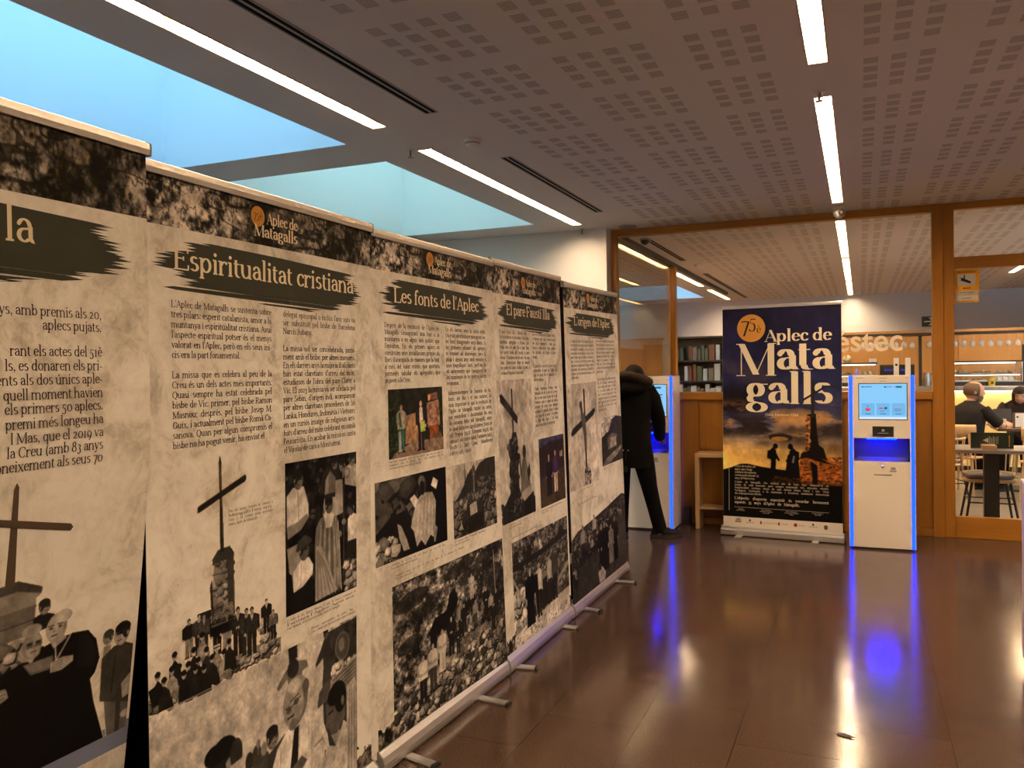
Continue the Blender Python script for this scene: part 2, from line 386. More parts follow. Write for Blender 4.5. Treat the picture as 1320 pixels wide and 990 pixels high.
    def head(s, cx, cy, r, skin=.65, hair=.15, face=1, bald=False, glasses=False, tilt=0):   # r: half height of the head
        k = 1/s.asp
        s.ell(cx, cy, r*.78, r, skin*.85 if not isinstance(skin, tuple) else skin, tilt); s.ell(cx+face*.12*r*k, cy+.05*r, r*.62, r*.86, skin, tilt)
        if not bald:
            s.ell(cx-face*.08*r*k, cy-.52*r, r*.80, r*.56, hair, tilt); s.ell(cx-face*.45*r*k, cy-.15*r, r*.38, r*.6, hair, tilt)
        for sg in (-.3, .38):
            ex = cx+(face*.12+sg)*r*k
            s.ell(ex, cy-.03*r, r*.15, r*.07, .12); s.line([(ex-.2*r*k, cy-.2*r), (ex+.2*r*k, cy-.22*r)], r*.09, .2)
        s.poly([(cx+face*.16*r*k, cy-.05*r), (cx+face*.34*r*k, cy+.28*r), (cx+face*.1*r*k, cy+.3*r)], .38, .6)
        s.line([(cx+(face*.16-.22)*r*k, cy+.52*r), (cx+(face*.16+.22)*r*k, cy+.5*r)], r*.1, .25)
        s.ell(cx-face*.62*r*k, cy+.05*r, r*.13, r*.22, .5)
        if glasses:
            for sg in (-.3, .38): s.line([(cx+(face*.12+sg-.22)*r*k, cy-.13*r), (cx+(face*.12+sg+.22)*r*k, cy-.13*r), (cx+(face*.12+sg+.2)*r*k, cy+.12*r), (cx+(face*.12+sg-.2)*r*k, cy+.12*r), (cx+(face*.12+sg-.22)*r*k, cy-.13*r)], r*.06, .1)
    def done(s):
        a = s.a.reshape(s.h//SS, SS, s.w//SS, SS, 3).mean((1, 3)); k = s.m.reshape(s.h//SS, SS, s.w//SS, SS).mean((1, 3))
        q = np.pad(a, ((1, 1), (1, 1), (0, 0)), 'edge'); a = .52*a+.12*(q[:-2, 1:-1]+q[2:, 1:-1]+q[1:-1, :-2]+q[1:-1, 2:])
        h, w = a.shape[:2]; tone = 1+.55*(fbm(h, w, h*.055+2, 4, 91, .8, .7)-.5)+.5*(fbm(h, w, h*.22+3, 3, 92, 1., .6)-.5)
        return np.clip(a*tone[..., None], 0, 1), k
def lin(a): return np.where(a <= .04045, a/12.92, ((a+.055)/1.055)**2.4)
def picture(name, mp, u0, u1, v0, v1, im, m, parent, off=.0004, cut=False):
    """a print lying on a surface; rows run from v1 (top) down to v0."""
    a, k = im.done() if isinstance(im, Img) else im
    h, w_ = a.shape[:2]
    V = np.empty((h, w_, 3)); us = np.linspace(u0, u1, w_); vs_ = np.linspace(v1, v0, h)
    tx = np.linspace(0, 1, w_)[None, :, None]
    L_ = np.array([mp(u0, v, off) for v in vs_])[:, None]; R_ = np.array([mp(u1, v, off) for v in vs_])[:, None]
    V = L_*(1-tx)+R_*tx
    q = parent; o_ = np.zeros(3)
    while q is not None: o_ += np.array(q.location); q = q.parent
    V = (V-o_).reshape(-1, 3)
    idx = np.arange(h*w_).reshape(h, w_)
    F = np.stack([idx[:-1, :-1], idx[1:, :-1], idx[1:, 1:], idx[:-1, 1:]], -1).reshape(-1, 4)
    if cut:
        kk = k > .4; cell = (kk[:-1, :-1].astype(int)+kk[1:, :-1]+kk[1:, 1:]+kk[:-1, 1:]) >= 2
        F = F[cell.reshape(-1)]; used = np.unique(F); remap = np.full(h*w_, -1); remap[used] = np.arange(len(used)); F = remap[F]; V = V[used]
        colr = lin(a).reshape(-1, 3)[used]
    else: colr = lin(a).reshape(-1, 3)
    me = bpy.data.meshes.new(name); me.vertices.add(len(V)); me.vertices.foreach_set('co', V.astype(np.float32).ravel())
    me.loops.add(F.size); me.loops.foreach_set('vertex_index', F.astype(np.int32).ravel()); me.polygons.add(len(F))
    me.polygons.foreach_set('loop_start', np.arange(0, F.size, 4, dtype=np.int32)); me.update(calc_edges=True)
    at = me.color_attributes.new('Col', 'FLOAT_COLOR', 'POINT'); at.data.foreach_set('color', np.c_[colr, np.ones(len(colr))].astype(np.float32).ravel())
    me.materials.append(m)
    o = bpy.data.objects.new(name, me); COL.objects.link(o); o.parent = parent
    return o
# ------------------------------------------------------------------ the printed pictures
def pic_header():
    I = Img(1.075, .168, 520, .2); h, w_ = I.h, I.w
    f = fbm(h, w_, h*.5, 6, 3, 1.4, .62); f2 = fbm(h, w_, h*.16, 5, 8, .8, .7); x = np.linspace(0, 1, w_)[None, :]
    lit = .17+.45*np.exp(-((x-.16)/.18)**2)+.20*np.exp(-((x-.70)/.14)**2)+.16*np.exp(-((x-.97)/.05)**2)
    rg = 1-np.abs(2*fbm(h, w_, h*.30, 6, 61, .8, .68)-1); v = np.clip((f*.55+f2*.75+rg*.28-.74)*3.2, 0, 1.2)*lit*1.7+.03
    crack = fbm(h, w_, h*.35, 4, 17, .5); v *= np.where(np.abs(crack-.5) < .018, .3, 1)
    crack = fbm(h, w_, h*.6, 3, 27, 2.5); v *= np.where(np.abs(crack-.5) < .014, .35, 1)
    I.a[:] = np.clip(v*1.1, 0, .86)[..., None]*np.array((1, .96, .91))
    g = np.clip((fbm(h, w_, h*.12, 4, 5)-.55)*5, 0, 1)*np.exp(-((x-.80)/.10)**2)
    I.a += (g*.16)[..., None]*np.array((.8, .75, .2)); I.a = np.clip(I.a, 0, 1)
    return I.done()
def pic_footer():
    I = Img(1.075, .16, 300, .2); h, w_ = I.h, I.w
    f = fbm(h, w_, h*.3, 6, 43, .7, .7); y = np.linspace(0, 1, h)[:, None]
    I.a[:] = np.clip((f-.42)*2.2+.12, .02, .7)[..., None]*np.array((1, .93, .86)); I.m[:] = (y > .45-.9*(fbm(h, w_, h*.4, 4, 9)-.3))
    return I.done()
def pic_priests():                                     # two clergymen reading, a boy beside them
    I = Img(.38*1.0, .44, 560, .70); I.a[:] = I.c(.72)
    h, w_ = I.h, I.w
    f = fbm(h, w_, h*.25, 5, 4); I.a[:] = (np.array((.86, .80, .68)))*(.80+.4*f)[..., None]; I.m[:] = False
    Y = lambda y: y*.54/.44
    def P(*p): return [(a, Y(b)) for a, b in p]
    def m_on(): pass
    # stone pedestal
    I.poly(P((0, .03), (.2, .02), (.34, .065), (.33, .09), (.31, .1), (.31, .24), (0, .25)), .55); I.poly(P((0, .03), (.2, .015), (.345, .06), (.34, .085), (.2, .055), (0, .065)), .28)
    for yy in (.13, .185): I.line(P((0, yy+.01), (.31, yy)), .012, .25)
    I.poly(P((0, .135), (.31, .125), (.31, .18), (0, .19)), .42); I.poly(P((0, .195), (.31, .185), (.31, .235), (0, .245)), .46)
    I.stones(40, (0, Y(.26), .3, Y(.36)), .05, .3, .75, 6)
    # figure looking over
    I.poly(P((.30, .18), (.36, .165), (.43, .185), (.42, .23), (.31, .24)), .10); I.head(.367, Y(.145), .038, .60, .12, 1, glasses=True)
    # bishop
    I.poly(P((.36, .31), (.46, .295), (.56, .29), (.66, .30), (.72, .35), (.755, .44), (.73, .50), (.70, .52), (.74, .63), (.85, .845), (.12, .845), (.30, .5)), .045)
    I.poly(P((.60, .305), (.66, .31), (.74, .42), (.72, .47), (.60, .44)), .10, .7)
    I.head(.45, Y(.245), .072, .68, .5, -1, bald=True); I.ell(.49, Y(.205), .045, .032, .74); I.poly(P((.41, .29), (.50, .283), (.52, .30), (.44, .33)), .6)
    I.line(P((.449, .315), (.46, .38)), .007, .75); I.line(P((.542, .294), (.46, .385)), .007, .75); I.line(P((.46, .38), (.455, .415)), .012, .7)
    # older man with glasses
    I.poly(P((0, .40), (.14, .365), (.24, .345), (.34, .345), (.40, .40), (.42, .52), (.40, .845), (0, .845)), .055)
    I.head(.305, Y(.285), .066, .62, .62, 1, bald=True, glasses=True); I.ell(.30, Y(.225), .05, .03, .66)
    I.poly(P((.27, .335), (.33, .335), (.31, .36)), .6)
    I.poly(P((.259, .354), (.44, .355), (.45, .41), (.31, .405)), .34); I.poly(P((.27, .36), (.435, .36), (.44, .40), (.315, .397)), .42)
    I.poly(P((.43, .385), (.50, .375), (.57, .385), (.57, .41), (.50, .43), (.43, .425)), .66)
    for k in range(4): I.line(P((.44, .39+.01*k), (.50, .385+.011*k)), .006, .45)
    I.poly(P((0, .44), (.10, .42), (.17, .42), (.19, .46), (.10, .49), (0, .47)), .62)
    for k in range(3): I.line(P((.08, .43+.016*k), (.17, .425+.016*k)), .006, .4)
    # boy
    I.poly(P((.78, .40), (.83, .40), (.83, .62), (.78, .60)), .5); I.head(.805, Y(.365), .04, .5, .2, -1)
    I.poly(P((.80, .60), (1, .58), (1, .845), (.86, .845)), .33); I.line(P((.92, .66), (.93, .84)), .03, .2)
    I.poly(P((.85, .415), (.93, .41), (1, .435), (1, .70), (.93, .68), (.78, .64), (.77, .45)), .20); I.line(P((.87, .46), (.86, .62)), .012, .13); I.poly(P((.93, .60), (1, .56), (1, .66), (.95, .67)), .62)
    I.head(.905, Y(.37), .062, .64, .08, -1); I.ell(.98, Y(.745), .03, .022, .6)
    # waved band at the foot of the picture
    I.poly(P((0, .845), (1, .845), (1, .85), (0, .85)), .75)
    return I
def pic_pillar_group():                                # monument with a crowd of young people
    I = Img(.54, .24, 560, .72); I.a[:] = I.c((214, 190, 155)); I.m[:] = False
    # slope of rocks
    I.poly([(0, .80), (.25, .79), (.5, .74), (.75, .70), (1, .74), (1, .93), (0, .93)], .55); I.stones(110, (0, .78, .98, .9), .07, .25, .8, 3)
    I.stones(26, (.83, .45, .93, .8), .09, .4, .8, 4)
    I.poly([(.38, -.1), (.58, -.1), (.6, .2), (.38, .2)], .5)
    I.ell(.475, .02, .09, .11, .22); I.ell(.475, .02, .06, .08, .35)
    r = random.Random(5)
    big = [(.39, .30, .42, .12, .1), (.27, .48, .46, .06, .45), (.34, .5, .5, .2, .1), (.375, .5, .48, .25, .12), (.47, .6, .52, .05, .06), (.545, .62, .54, .07, .5), (.63, .72, .62, .13, .08), (.70, .76, .6, .2, .15), (.745, .8, .63, .16, .12), (.87, .60, .46, .10, .08), (.93, .72, .4, .4, .1)]
    for x, yf, hh, tp, lg in big: I.fig(x, yf, hh, tp, lg, .62, .06, 1.15, 'fold' if r.random() < .5 else 'down', collar=.7 if tp > .06 else None)
    for x, y, tp in [(.36, .30, .5), (.30, .44, .1), (.39, .50, .14), (.465, .52, .45), (.52, .62, .55), (.20, .56, .08), (.26, .58, .12), (.17, .40, .08), (.15, .55, .55), (.06, .55, .05), (.33, .58, .08), (.43, .62, .1), (.23, .66, .08), (.10, .64, .1), (.56, .52, .08), (.31, .66, .12), (.37, .7, .08)]:
        I.poly([(x-.035, y+.12), (x, y+.03), (x+.035, y+.12), (x+.05, y+.30), (x-.04, y+.32)], tp); I.ell(x, y, .035, .045, .6); I.ell(x, y-.03, .042, .036, .05)
        I.poly([(x-.03, y+.26), (x+.05, y+.2), (x+.06, y+.34), (x+.03, y+.36)], tp*.7+.02)
    for y in (.50, .54): I.line([(.44, y-.02), (.49, y-.02)], .025, .7)
    I.poly([(0, .66), (.07, .62), (.10, .75), (.02, .86)], .06)
    I.grain(.03, .30, 7, 3)
    I.m[int(.86*I.h):, :] &= True
    return I
def pic_cross(tall=True):
    I = Img(.22, .50, 420, .7); I.a[:] = I.c((214, 190, 155)); I.m[:] = False      # u .165-.385  v .83-1.33
    def P(*p): return [((u-.165)/.22, (1.33-v)/.5) for u, v in p]
    I.poly(P((.234, .85), (.246, 1.03), (.320, 1.03), (.325, .83), (.234, .83)), .48)
    for k in range(6):
        v = .86+.03*k; I.line(P((.236, v), (.324, v-.004)), .007, .25)
    I.stones(34, (.36, .62, .68, .96), .035, .3, .62, 8)
    I.poly(P((.300, .83), (.298, 1.03), (.325, 1.03), (.327, .83)), .24); I.poly(P((.238, 1.025), (.26, 1.047), (.31, 1.05), (.326, 1.03), (.326, 1.015), (.24, 1.01)), .2)
    I.poly(P((.234, .84), (.228, .95), (.236, .97), (.242, .84)), .1)
    I.poly(P((.269, 1.30), (.273, 1.318), (.278, 1.30), (.285, 1.04), (.271, 1.04)), .10); I.line(P((.275, 1.29), (.279, 1.05)), .006, .3)
    I.poly(P((.183, 1.165), (.185, 1.182), (.195, 1.186), (.378, 1.250), (.384, 1.244), (.380, 1.230), (.193, 1.166)), .09)
    return I
def pic_bishop():
    I = Img(.41, .495, 420, .08)
    I.grain(.06, .9, 3, 5, mul=False); I.a *= .32
    r = random.Random(2)
    for k in range(60): I.ell(r.random(), r.random()*.4, .02, .015, r.uniform(.05, .28))
    # men at the top
    I.poly([(.80, .22), (.82, .10), (.90, .085), (1, .09), (1, .26)], .72); I.head(.93, .05, .05, .5, .12, 1)
    I.poly([(.44, .26), (.50, .10), (.60, .07), (.72, .10), (.74, .2)], .12); I.head(.67, .06, .045, .4, .08, 1); I.head(.78, .08, .05, .42, .08, -1)
    # boy at left
    I.poly([(.02, .56), (.20, .54), (.22, .78), (.06, .8)], .55); I.poly([(.02, .22), (.10, .17), (.24, .175), (.30, .30), (.30, .38), (.22, .42), (.02, .44)], .86); I.line([(.16, .2), (.17, .42)], .006, .5)
    I.poly([(.02, .42), (.16, .40), (.28, .36), (.30, .39), (.20, .46), (.03, .50)], .5); I.head(.17, .125, .065, .42, .07, 1)
    # white lace behind, arch
    I.poly([(.50, .35), (.55, .18), (.78, .18), (.80, .42), (.55, .45)], .62)
    # bishop
    I.poly([(.40, .48), (.46, .42), (.58, .40), (.70, .44), (.74, .60), (.76, .95), (.38, .98), (.38, .60)], .42)
    for k in range(9): I.line([(.47+.03*k, .47), (.40+.045*k, .97)], .014, .30 if k % 2 else .60)
    I.poly([(.40, .60), (.48, .62), (.70, .96), (.38, .98)], .58)
    for k in range(5): I.line([(.42+.02*k, .63+.02*k), (.42+.06*k, .97)], .010, .42)
    I.poly([(.50, .40), (.56, .37), (.66, .42), (.62, .5), (.54, .5)], .82); I.line([(.66, .45), (.70, .80), (.72, .92)], .035, .55); I.line([(.66, .45), (.70, .80)], .012, .35)
    I.head(.585, .345, .058, .34, .05, 1); I.poly([(.52, .295), (.535, .17), (.60, .105), (.68, .16), (.675, .295)], .40); I.poly([(.52, .295), (.535, .17), (.575, .13), (.58, .295)], .52); I.poly([(.52, .265), (.675, .262), (.675, .295), (.52, .297)], .12)
    I.line([(.805, .17), (.80, .97)], .026, .06); I.line([(.80, .2), (.797, .95)], .006, .35)
    I.line([(.79, .17), (.80, .12), (.85, .105), (.89, .13), (.88, .17), (.84, .18)], .018, .5)
    I.ell(.735, .57, .03, .024, .5); I.ell(.80, .49, .028, .022, .45)
    # boys in front and at right
    I.poly([(.86, .48), (.92, .44), (1, .46), (1, .64), (.86, .64)], .84); I.head(.91, .40, .06, .3, .04, -1); I.poly([(.84, .66), (1, .64), (1, .8), (.84, .8)], .10); I.stones(40, (.83, .80, 1, .98), .05, .15, .7, 3)
    I.poly([(.08, .84), (.34, .78), (.36, .98), (.05, 1)], .06); I.poly([(.10, .72), (.20, .66), (.30, .655), (.36, .72), (.35, .78), (.22, .84), (.09, .86)], .88)
    I.line([(.2, .68), (.19, .83)], .006, .6); I.head(.235, .60, .07, .34, .08, 1); I.poly([(.13, .59), (.16, .53), (.25, .50), (.33, .53), (.34, .56), (.15, .60)], .22)
    I.poly([(0, .70), (.08, .74), (.10, .86), (.04, 1), (0, 1)], .05)
    return I
def pic_baldpriest():
    I = Img(.975, .605, 420, .78); I.grad(.80, .76)
    f = fbm(I.h, I.w, I.h*.5, 3, 5); I.a *= (.9+.2*f)[..., None]
    # monument at the right
    I.poly([(.80, .02), (1, .01), (1, .9), (.80, .9), (.78, .3)], .20); I.grain(.05, .8, 9, 4, (.79, 0, 1, .35))
    I.ell(.905, .14, .075, .085, .40, -8); I.ell(.905, .14, .062, .072, .30, -8); I.ell(.90, .13, .03, .04, .5)
    I.stones(26, (.84, .24, .99, .29), .035, .6, .9, 5)
    I.poly([(.83, .30), (1, .25), (1, .42), (.82, .42)], .52)
    for k in range(5): I.line([(.84, .315+.022*k), (.99, .27+.022*k)], .006, .25)
    # man climbing and skirt below
    I.poly([(.80, .03), (.83, .05), (.83, .29), (.79, .29), (.785, .15), (.745, .185), (.74, .165), (.775, .09)], .20); I.head(.803, .02, .03, .35, .1, 1)
    I.poly([(.79, .3), (.82, .3), (.83, .40), (.75, .42), (.76, .34)], .30)
    # man with a camera
    I.poly([(.595, .10), (.64, .09), (.69, .11), (.70, .15), (.665, .16), (.66, .23), (.595, .24), (.585, .16), (.54, .20), (.53, .18), (.57, .12)], .42); I.ell(.616, .12, .05, .05, .16); I.poly([(.59, .0), (.605, -.01), (.638, -.005), (.64, .07), (.595, .08)], .14)
    # crowd heads at the left
    I.ell(.285, .365, .10, .095, .07); I.poly([(.205, .38), (.32, .38), (.34, .56), (.19, .6)], .12); I.ell(.245, .335, .07, .05, .06); I.poly([(.29, .40), (.32, .37), (.34, .46), (.30, .5)], .55)
    I.ell(.337, .385, .045, .075, .16); I.poly([(.31, .43), (.37, .42), (.40, .6), (.31, .6)], .7)
    I.ell(.395, .47, .03, .05, .15); I.ell(.45, .51, .065, .06, .22); I.ell(.43, .455, .035, .05, .20); I.ell(.465, .45, .025, .035, .5); I.poly([(.36, .53), (.5, .5), (.52, .62), (.36, .64)], .25)
    I.line([(.437, .46), (.438, .42)], .01, .3); I.ell(.438, .405, .016, .022, .42)
    I.poly([(.48, .50), (.53, .47), (.57, .44), (.60, .6), (.48, .62)], .2); I.head(.508, .42, .06, .42, .1, 1, glasses=True)
    # the bald priest
    I.poly([(.50, .60), (.53, .50), (.575, .44), (.66, .40), (.70, .385), (.77, .46), (.81, .60), (.82, .68), (.78, .68), (.76, .95), (.49, .95)], .86)
    I.poly([(.61, .455), (.645, .44), (.64, .60), (.63, .70), (.585, .70), (.60, .58)], .10)
    for a, b in ((.55, .50), (.575, .48), (.70, .46), (.72, .52), (.74, .6)): I.line([(a, b), (a-.01, b+.25)], .006, .66)
    I.poly([(.585, .43), (.62, .445), (.60, .62), (.57, .95), (.53, .95), (.56, .6)], .92); I.poly([(.655, .42), (.69, .39), (.70, .6), (.68, .95), (.64, .95), (.65, .6)], .92)
    I.ell(.628, .31, .106, .125, .44, 6); I.ell(.618, .32, .088, .108, .54, 6); I.ell(.634, .25, .098, .080, .60); I.ell(.684, .29, .020, .034, .40); I.ell(.684, .25, .03, .04, .34); I.ell(.622, .215, .06, .036, .72)
    I.poly([(.59, .30), (.575, .345), (.60, .355)], .42); I.line([(.575, .315), (.60, .325), (.655, .29)], .008, .2); I.ell(.592, .33, .02, .018, .3); I.ell(.632, .305, .022, .018, .28)
    I.line([(.585, .375), (.62, .37)], .012, .2); I.ell(.615, .42, .04, .03, .42); I.line([(.60, .29), (.645, .27)], .01, .3)
    I.poly([(.72, .60), (.78, .58), (.80, .66), (.74, .70), (.71, .7)], .8); I.line([(.73, .62), (.78, .6)], .008, .45); I.poly([(.59, .66), (.66, .62), (.69, .66), (.64, .72), (.58, .72)], .36)
    # boy at the right
    I.poly([(.93, .40), (.98, .36), (1, .42), (1, .95), (.90, .95), (.93, .6)], .72)
    for k in range(4): I.line([(.95+.015*k, .42), (.94+.02*k, .9)], .007, .5)
    I.poly([(.80, .66), (.86, .70), (.91, .58), (.94, .62), (.93, .95), (.78, .95)], .86); I.poly([(.83, .62), (.86, .70), (.90, .62)], .6)
    I.poly([(.80, .43), (.84, .41), (.915, .40), (.92, .56), (.87, .63), (.83, .62), (.805, .52)], .36); I.ell(.862, .395, .085, .062, .06, -18); I.ell(.89, .43, .06, .09, .07); I.ell(.905, .46, .016, .03, .42); I.line([(.815, .49), (.845, .485)], .012, .12); I.ell(.812, .54, .02, .03, .34)
    I.grain(.012, .10, 3, 2)
    return I
def pic_two_at_spring():
    I = Img(.43, .28, 420, .1); I.a[:] = I.c((26, 28, 22)); I.grain(.12, .9, 4, 5)
    r = random.Random(4)
    for k in range(200): I.ell(r.choice((r.uniform(0, .2), r.uniform(.88, 1))), r.random()*.95, .02, .016, (r.randint(20, 60), r.randint(45, 95), r.randint(15, 40)), al=.7)
    I.poly([(.30, .40), (.52, .36), (.60, .8), (.28, .82)], (150, 118, 92)); I.poly([(.68, .24), (.92, .20), (.94, .6), (.70, .62)], (160, 125, 105))
    for k in range(60): I.ell(r.uniform(.69, .92), r.uniform(.25, .6), .03, .025, r.choice(((185, 150, 130), (120, 80, 62), (140, 105, 88))), al=.6)
    for k in range(30): I.ell(r.uniform(.3, .58), r.uniform(.42, .8), .03, .04, r.choice(((175, 140, 110), (125, 95, 70))), al=.5)
    I.poly([(.71, .11), (.90, .08), (.90, .19), (.71, .21)], (125, 85, 70)); I.poly([(.71, .12), (.75, .115), (.75, .2), (.71, .21)], (200, 160, 120)); I.ell(.83, .14, .05, .03, (90, 75, 95))
    I.poly([(.72, .60), (.90, .58), (.91, .72), (.74, .74)], (140, 72, 45)); I.poly([(.72, .74), (.95, .70), (.98, .82), (.74, .84)], (110, 85, 60))
    I.poly([(.1, .92), (.4, .80), (1, .80), (1, 1), (.05, 1)], (135, 115, 100)); I.grain(.05, .35, 5, 4)
    I.fig(.22, .93, .72, (165, 158, 148), (50, 95, 85), (190, 145, 118), (40, 28, 22), .95, 'fold'); I.poly([(.17, .36), (.20, .33), (.235, .56), (.19, .56)], (60, 95, 60)); I.poly([(.17, .62), (.21, .62), (.22, .92), (.17, .92)], (150, 155, 160))
    I.fig(.57, .95, .78, (36, 30, 40), (30, 26, 34), (205, 165, 140), (35, 26, 22), .95, 'down'); I.poly([(.545, .30), (.60, .30), (.61, .50), (.54, .5)], (215, 205, 190)); I.poly([(.55, .52), (.64, .50), (.65, .66), (.56, .67)], (165, 185, 90)); I.ell(.56, .50, .03, .03, (205, 165, 140))
    return I
def pic_cloaked_man():
    I = Img(.54, .327, 420, .10); I.grain(.2, .6, 4, 4); I.stones(70, (0, .05, .5, .62), .20, .22, .52, 5); I.a *= .75
    I.poly([(0, .62), (.2, .45), (.42, .42), (.55, .9), (.4, 1), (0, 1)], .06); I.stones(40, (0, .72, .25, 1), .1, .3, .8, 6); I.poly([(.28, .56), (.33, .6), (.40, .78), (.44, .92), (.36, .92), (.30, .74)], .62)
    I.poly([(.55, 0), (1, 0), (1, 1), (.62, 1)], .03); I.poly([(.80, .10), (.87, .16), (.84, .27), (.76, .20)], .88)
    I.poly([(.45, .30), (.52, .26), (.58, .36), (.54, .46)], .9)
    I.poly([(.50, .92), (.74, .92), (.76, 1), (.50, 1)], .03)
    I.poly([(.56, .34), (.64, .27), (.78, .29), (.83, .42), (.82, .62), (.80, .90), (.74, .84), (.66, .95), (.60, .86), (.54, .93), (.50, .72), (.46, .66), (.50, .50)], .70)
    for k in range(10): I.line([(.60+.022*k, .34), (.53+.030*k, .82)], .012, .58 if k % 2 else .80)
    I.poly([(.58, .34), (.66, .27), (.74, .28), (.68, .34), (.58, .40)], .60); I.ell(.635, .17, .088, .125, .22); I.ell(.62, .11, .075, .07, .42); I.ell(.63, .20, .06, .09, .07)
    I.poly([(.79, .7), (.85, .78), (.81, .95), (.79, .95)], .6)
    return I
def pic_fountain():
    I = Img(.43, .335, 420, .22); I.a[:] = I.c(.75); I.poly([(.10, 1), (0, .52), (.12, .44), (.25, .30), (.32, .18), (.42, .10), (.5, .16), (.62, .05), (.8, 0), (1, 0), (1, 1)], .16)
    r = random.Random(3)
    for k in range(46):
        x = r.uniform(.25, 1); I.line([(x, r.uniform(.02, .3)), (x, .45)], .008, r.uniform(.08, .3))
    I.stones(240, (0, .5, 1, 1), .09, .10, .62, 9); I.stones(60, (.55, .25, 1, .6), .06, .1, .4, 10)
    I.line([(.47, .13), (.47, .45)], .028, .55); I.ell(.47, .12, .05, .06, .3); I.ell(.47, .19, .04, .03, .42)
    I.poly([(.28, .66), (.32, .50), (.45, .44), (.60, .47), (.68, .60), (.70, 1), (.30, 1)], .14); I.stones(30, (.3, .46, .66, .56), .06, .25, .45, 11); I.poly([(.36, .60), (.52, .575), (.53, .73), (.37, .75)], .70)
    for k in range(4): I.line([(.385, .63+.03*k), (.51, .612+.03*k)], .008, .4)
    I.poly([(.30, .78), (.66, .74), (.66, .95), (.32, .97)], .08)
    return I
def pic_hillside():
    I = Img(.965, .645, 420, .3); h, w_ = I.h, I.w
    f = fbm(h, w_, h*.07, 6, 12, 1.3, .85); I.a[:] = (np.clip((f-.36)*2.4, .05, .80))[..., None]*np.array((1, .965, .93))
    for cx, cy, rx, ry in ((.14, .14, .2, .06), (.55, .08, .22, .05), (.85, .06, .22, .05), (.25, .24, .16, .05), (.68, .16, .22, .06), (.9, .3, .16, .14), (.12, .42, .14, .05), (.9, .48, .1, .1)):
        I.ell(cx, cy, rx, ry, .10, -6, al=.7)
    I.grain(.03, .5, 5, 4)
    I.poly([(0, .80), (.3, .68), (.55, .60), (.8, .58), (1, .62), (1, 1), (0, 1)], .45, .5); I.stones(520, (0, .62, 1, .96), .042, .12, .72, 7, lambda x: .80-.20*x)
    I.grain(.02, .35, 15, 3)
    # horse
    I.poly([(.28, .62), (.285, .40), (.32, .34), (.42, .33), (.46, .22), (.50, .21), (.53, .29), (.52, .32), (.48, .38), (.47, .60), (.45, .60), (.43, .46), (.34, .46), (.32, .62)], .05)
    ppl = [(.22, .86, .33, .75, .07), (.30, .82, .33, .70, .2), (.38, .74, .31, .72, .72), (.46, .66, .28, .08, .07), (.55, .58, .28, .46, .07), (.58, .56, .22, .09, .1), (.66, .35, .2, .74, .7), (.76, .30, .19, .16, .08), (.69, .56, .2, .5, .2), (.80, .56, .26, .07, .06), (.85, .57, .2, .6, .1), (.87, .66, .2, .12, .08), (.52, .68, .2, .1, .08), (.91, .58, .22, .09, .08)]
    for x, yf, hh, tp, lg in ppl: I.fig(x, yf, hh, tp, lg, .6, .08, 1.1, 'down' if int(x*100) % 2 else 'fold')
    I.line([(.895, .10), (.90, .40)], .012, .62); I.line([(.895, .10), (.89, .06)], .006, .75); I.line([(.63, .18), (.65, .30)], .014, .66)
    return I
def pic_cross_priest():
    I = Img(.51, .745, 330, .80); I.grad(.80, .76)
    I.poly([(.09, .10), (.15, .10), (.56, .27), (.55, .32), (.50, .31), (.10, .15)], .14)
    for k in range(10): I.line([(.30+.012*k, .09+.025*k), (.16+.025*k, .24+.005*k)], .004, .5)
    I.line([(.42, .07), (.42, .38)], .026, .17)
    I.poly([(.36, .42), (.40, .37), (.50, .38), (.54, .44), (.52, .52), (.54, .80), (.28, .82), (.30, .6), (.32, .48)], .14); I.stones(70, (.28, .42, .54, .84), .03, .06, .34, 5)
    I.poly([(.05, 1), (.10, .88), (.28, .80), (.44, .78), (.55, .86), (1, .88), (1, 1)], .10); I.stones(40, (.05, .86, .6, 1), .04, .05, .3, 6)
    I.poly([(.56, .88), (.95, .84), (1, 1), (.58, 1)], .06)
    I.poly([(.57, .90), (.60, .66), (.66, .58), (.74, .57), (.80, .66), (.90, .84), (.74, .88)], .42); I.poly([(.60, .82), (.90, .78), (.90, .85), (.58, .90)], .62)
    I.ell(.715, .53, .035, .05, .16); I.poly([(.78, .68), (.86, .62), (.88, .70), (.82, .76)], .12); I.line([(.60, .7), (.58, .55)], .02, .15)
    for x in (.1, .15, .62, .92): I.ell(x, .9, .025, .035, .12); I.line([(x, .92), (x, 1)], .05, .12)
    return I
def pic_two_elders():
    I = Img(.44, .395, 330, .1); I.grad((44, 40, 66), (60, 48, 36)); I.poly([(0, .12), (.2, .06), (.6, .08), (1, .0), (1, .5), (0, .55)], (40, 28, 30)); I.poly([(0, 0), (1, -.1), (1, .08), (.5, .06), (0, .14)], (62, 62, 96))
    I.grain(.06, .5, 4, 5)
    I.poly([(0, .66), (1, .58), (1, 1), (0, 1)], (66, 54, 34), .6); I.grain(.02, .4, 6, 3)
    I.fig(.36, .88, .62, (20, 16, 22), (18, 15, 20), (190, 150, 130), (190, 185, 180), 1.1, 'down', skirt=True); I.line([(.25, .55), (.24, .86)], .014, (50, 35, 25))
    I.fig(.62, .86, .64, (62, 40, 92), (215, 195, 175), (200, 155, 135), (170, 165, 165), 1.05, 'down'); I.poly([(.58, .30), (.66, .30), (.64, .48), (.59, .48)], (80, 52, 110)); I.poly([(.8, .26), (.92, .24), (.92, .34), (.8, .34)], (160, 150, 140))
    return I
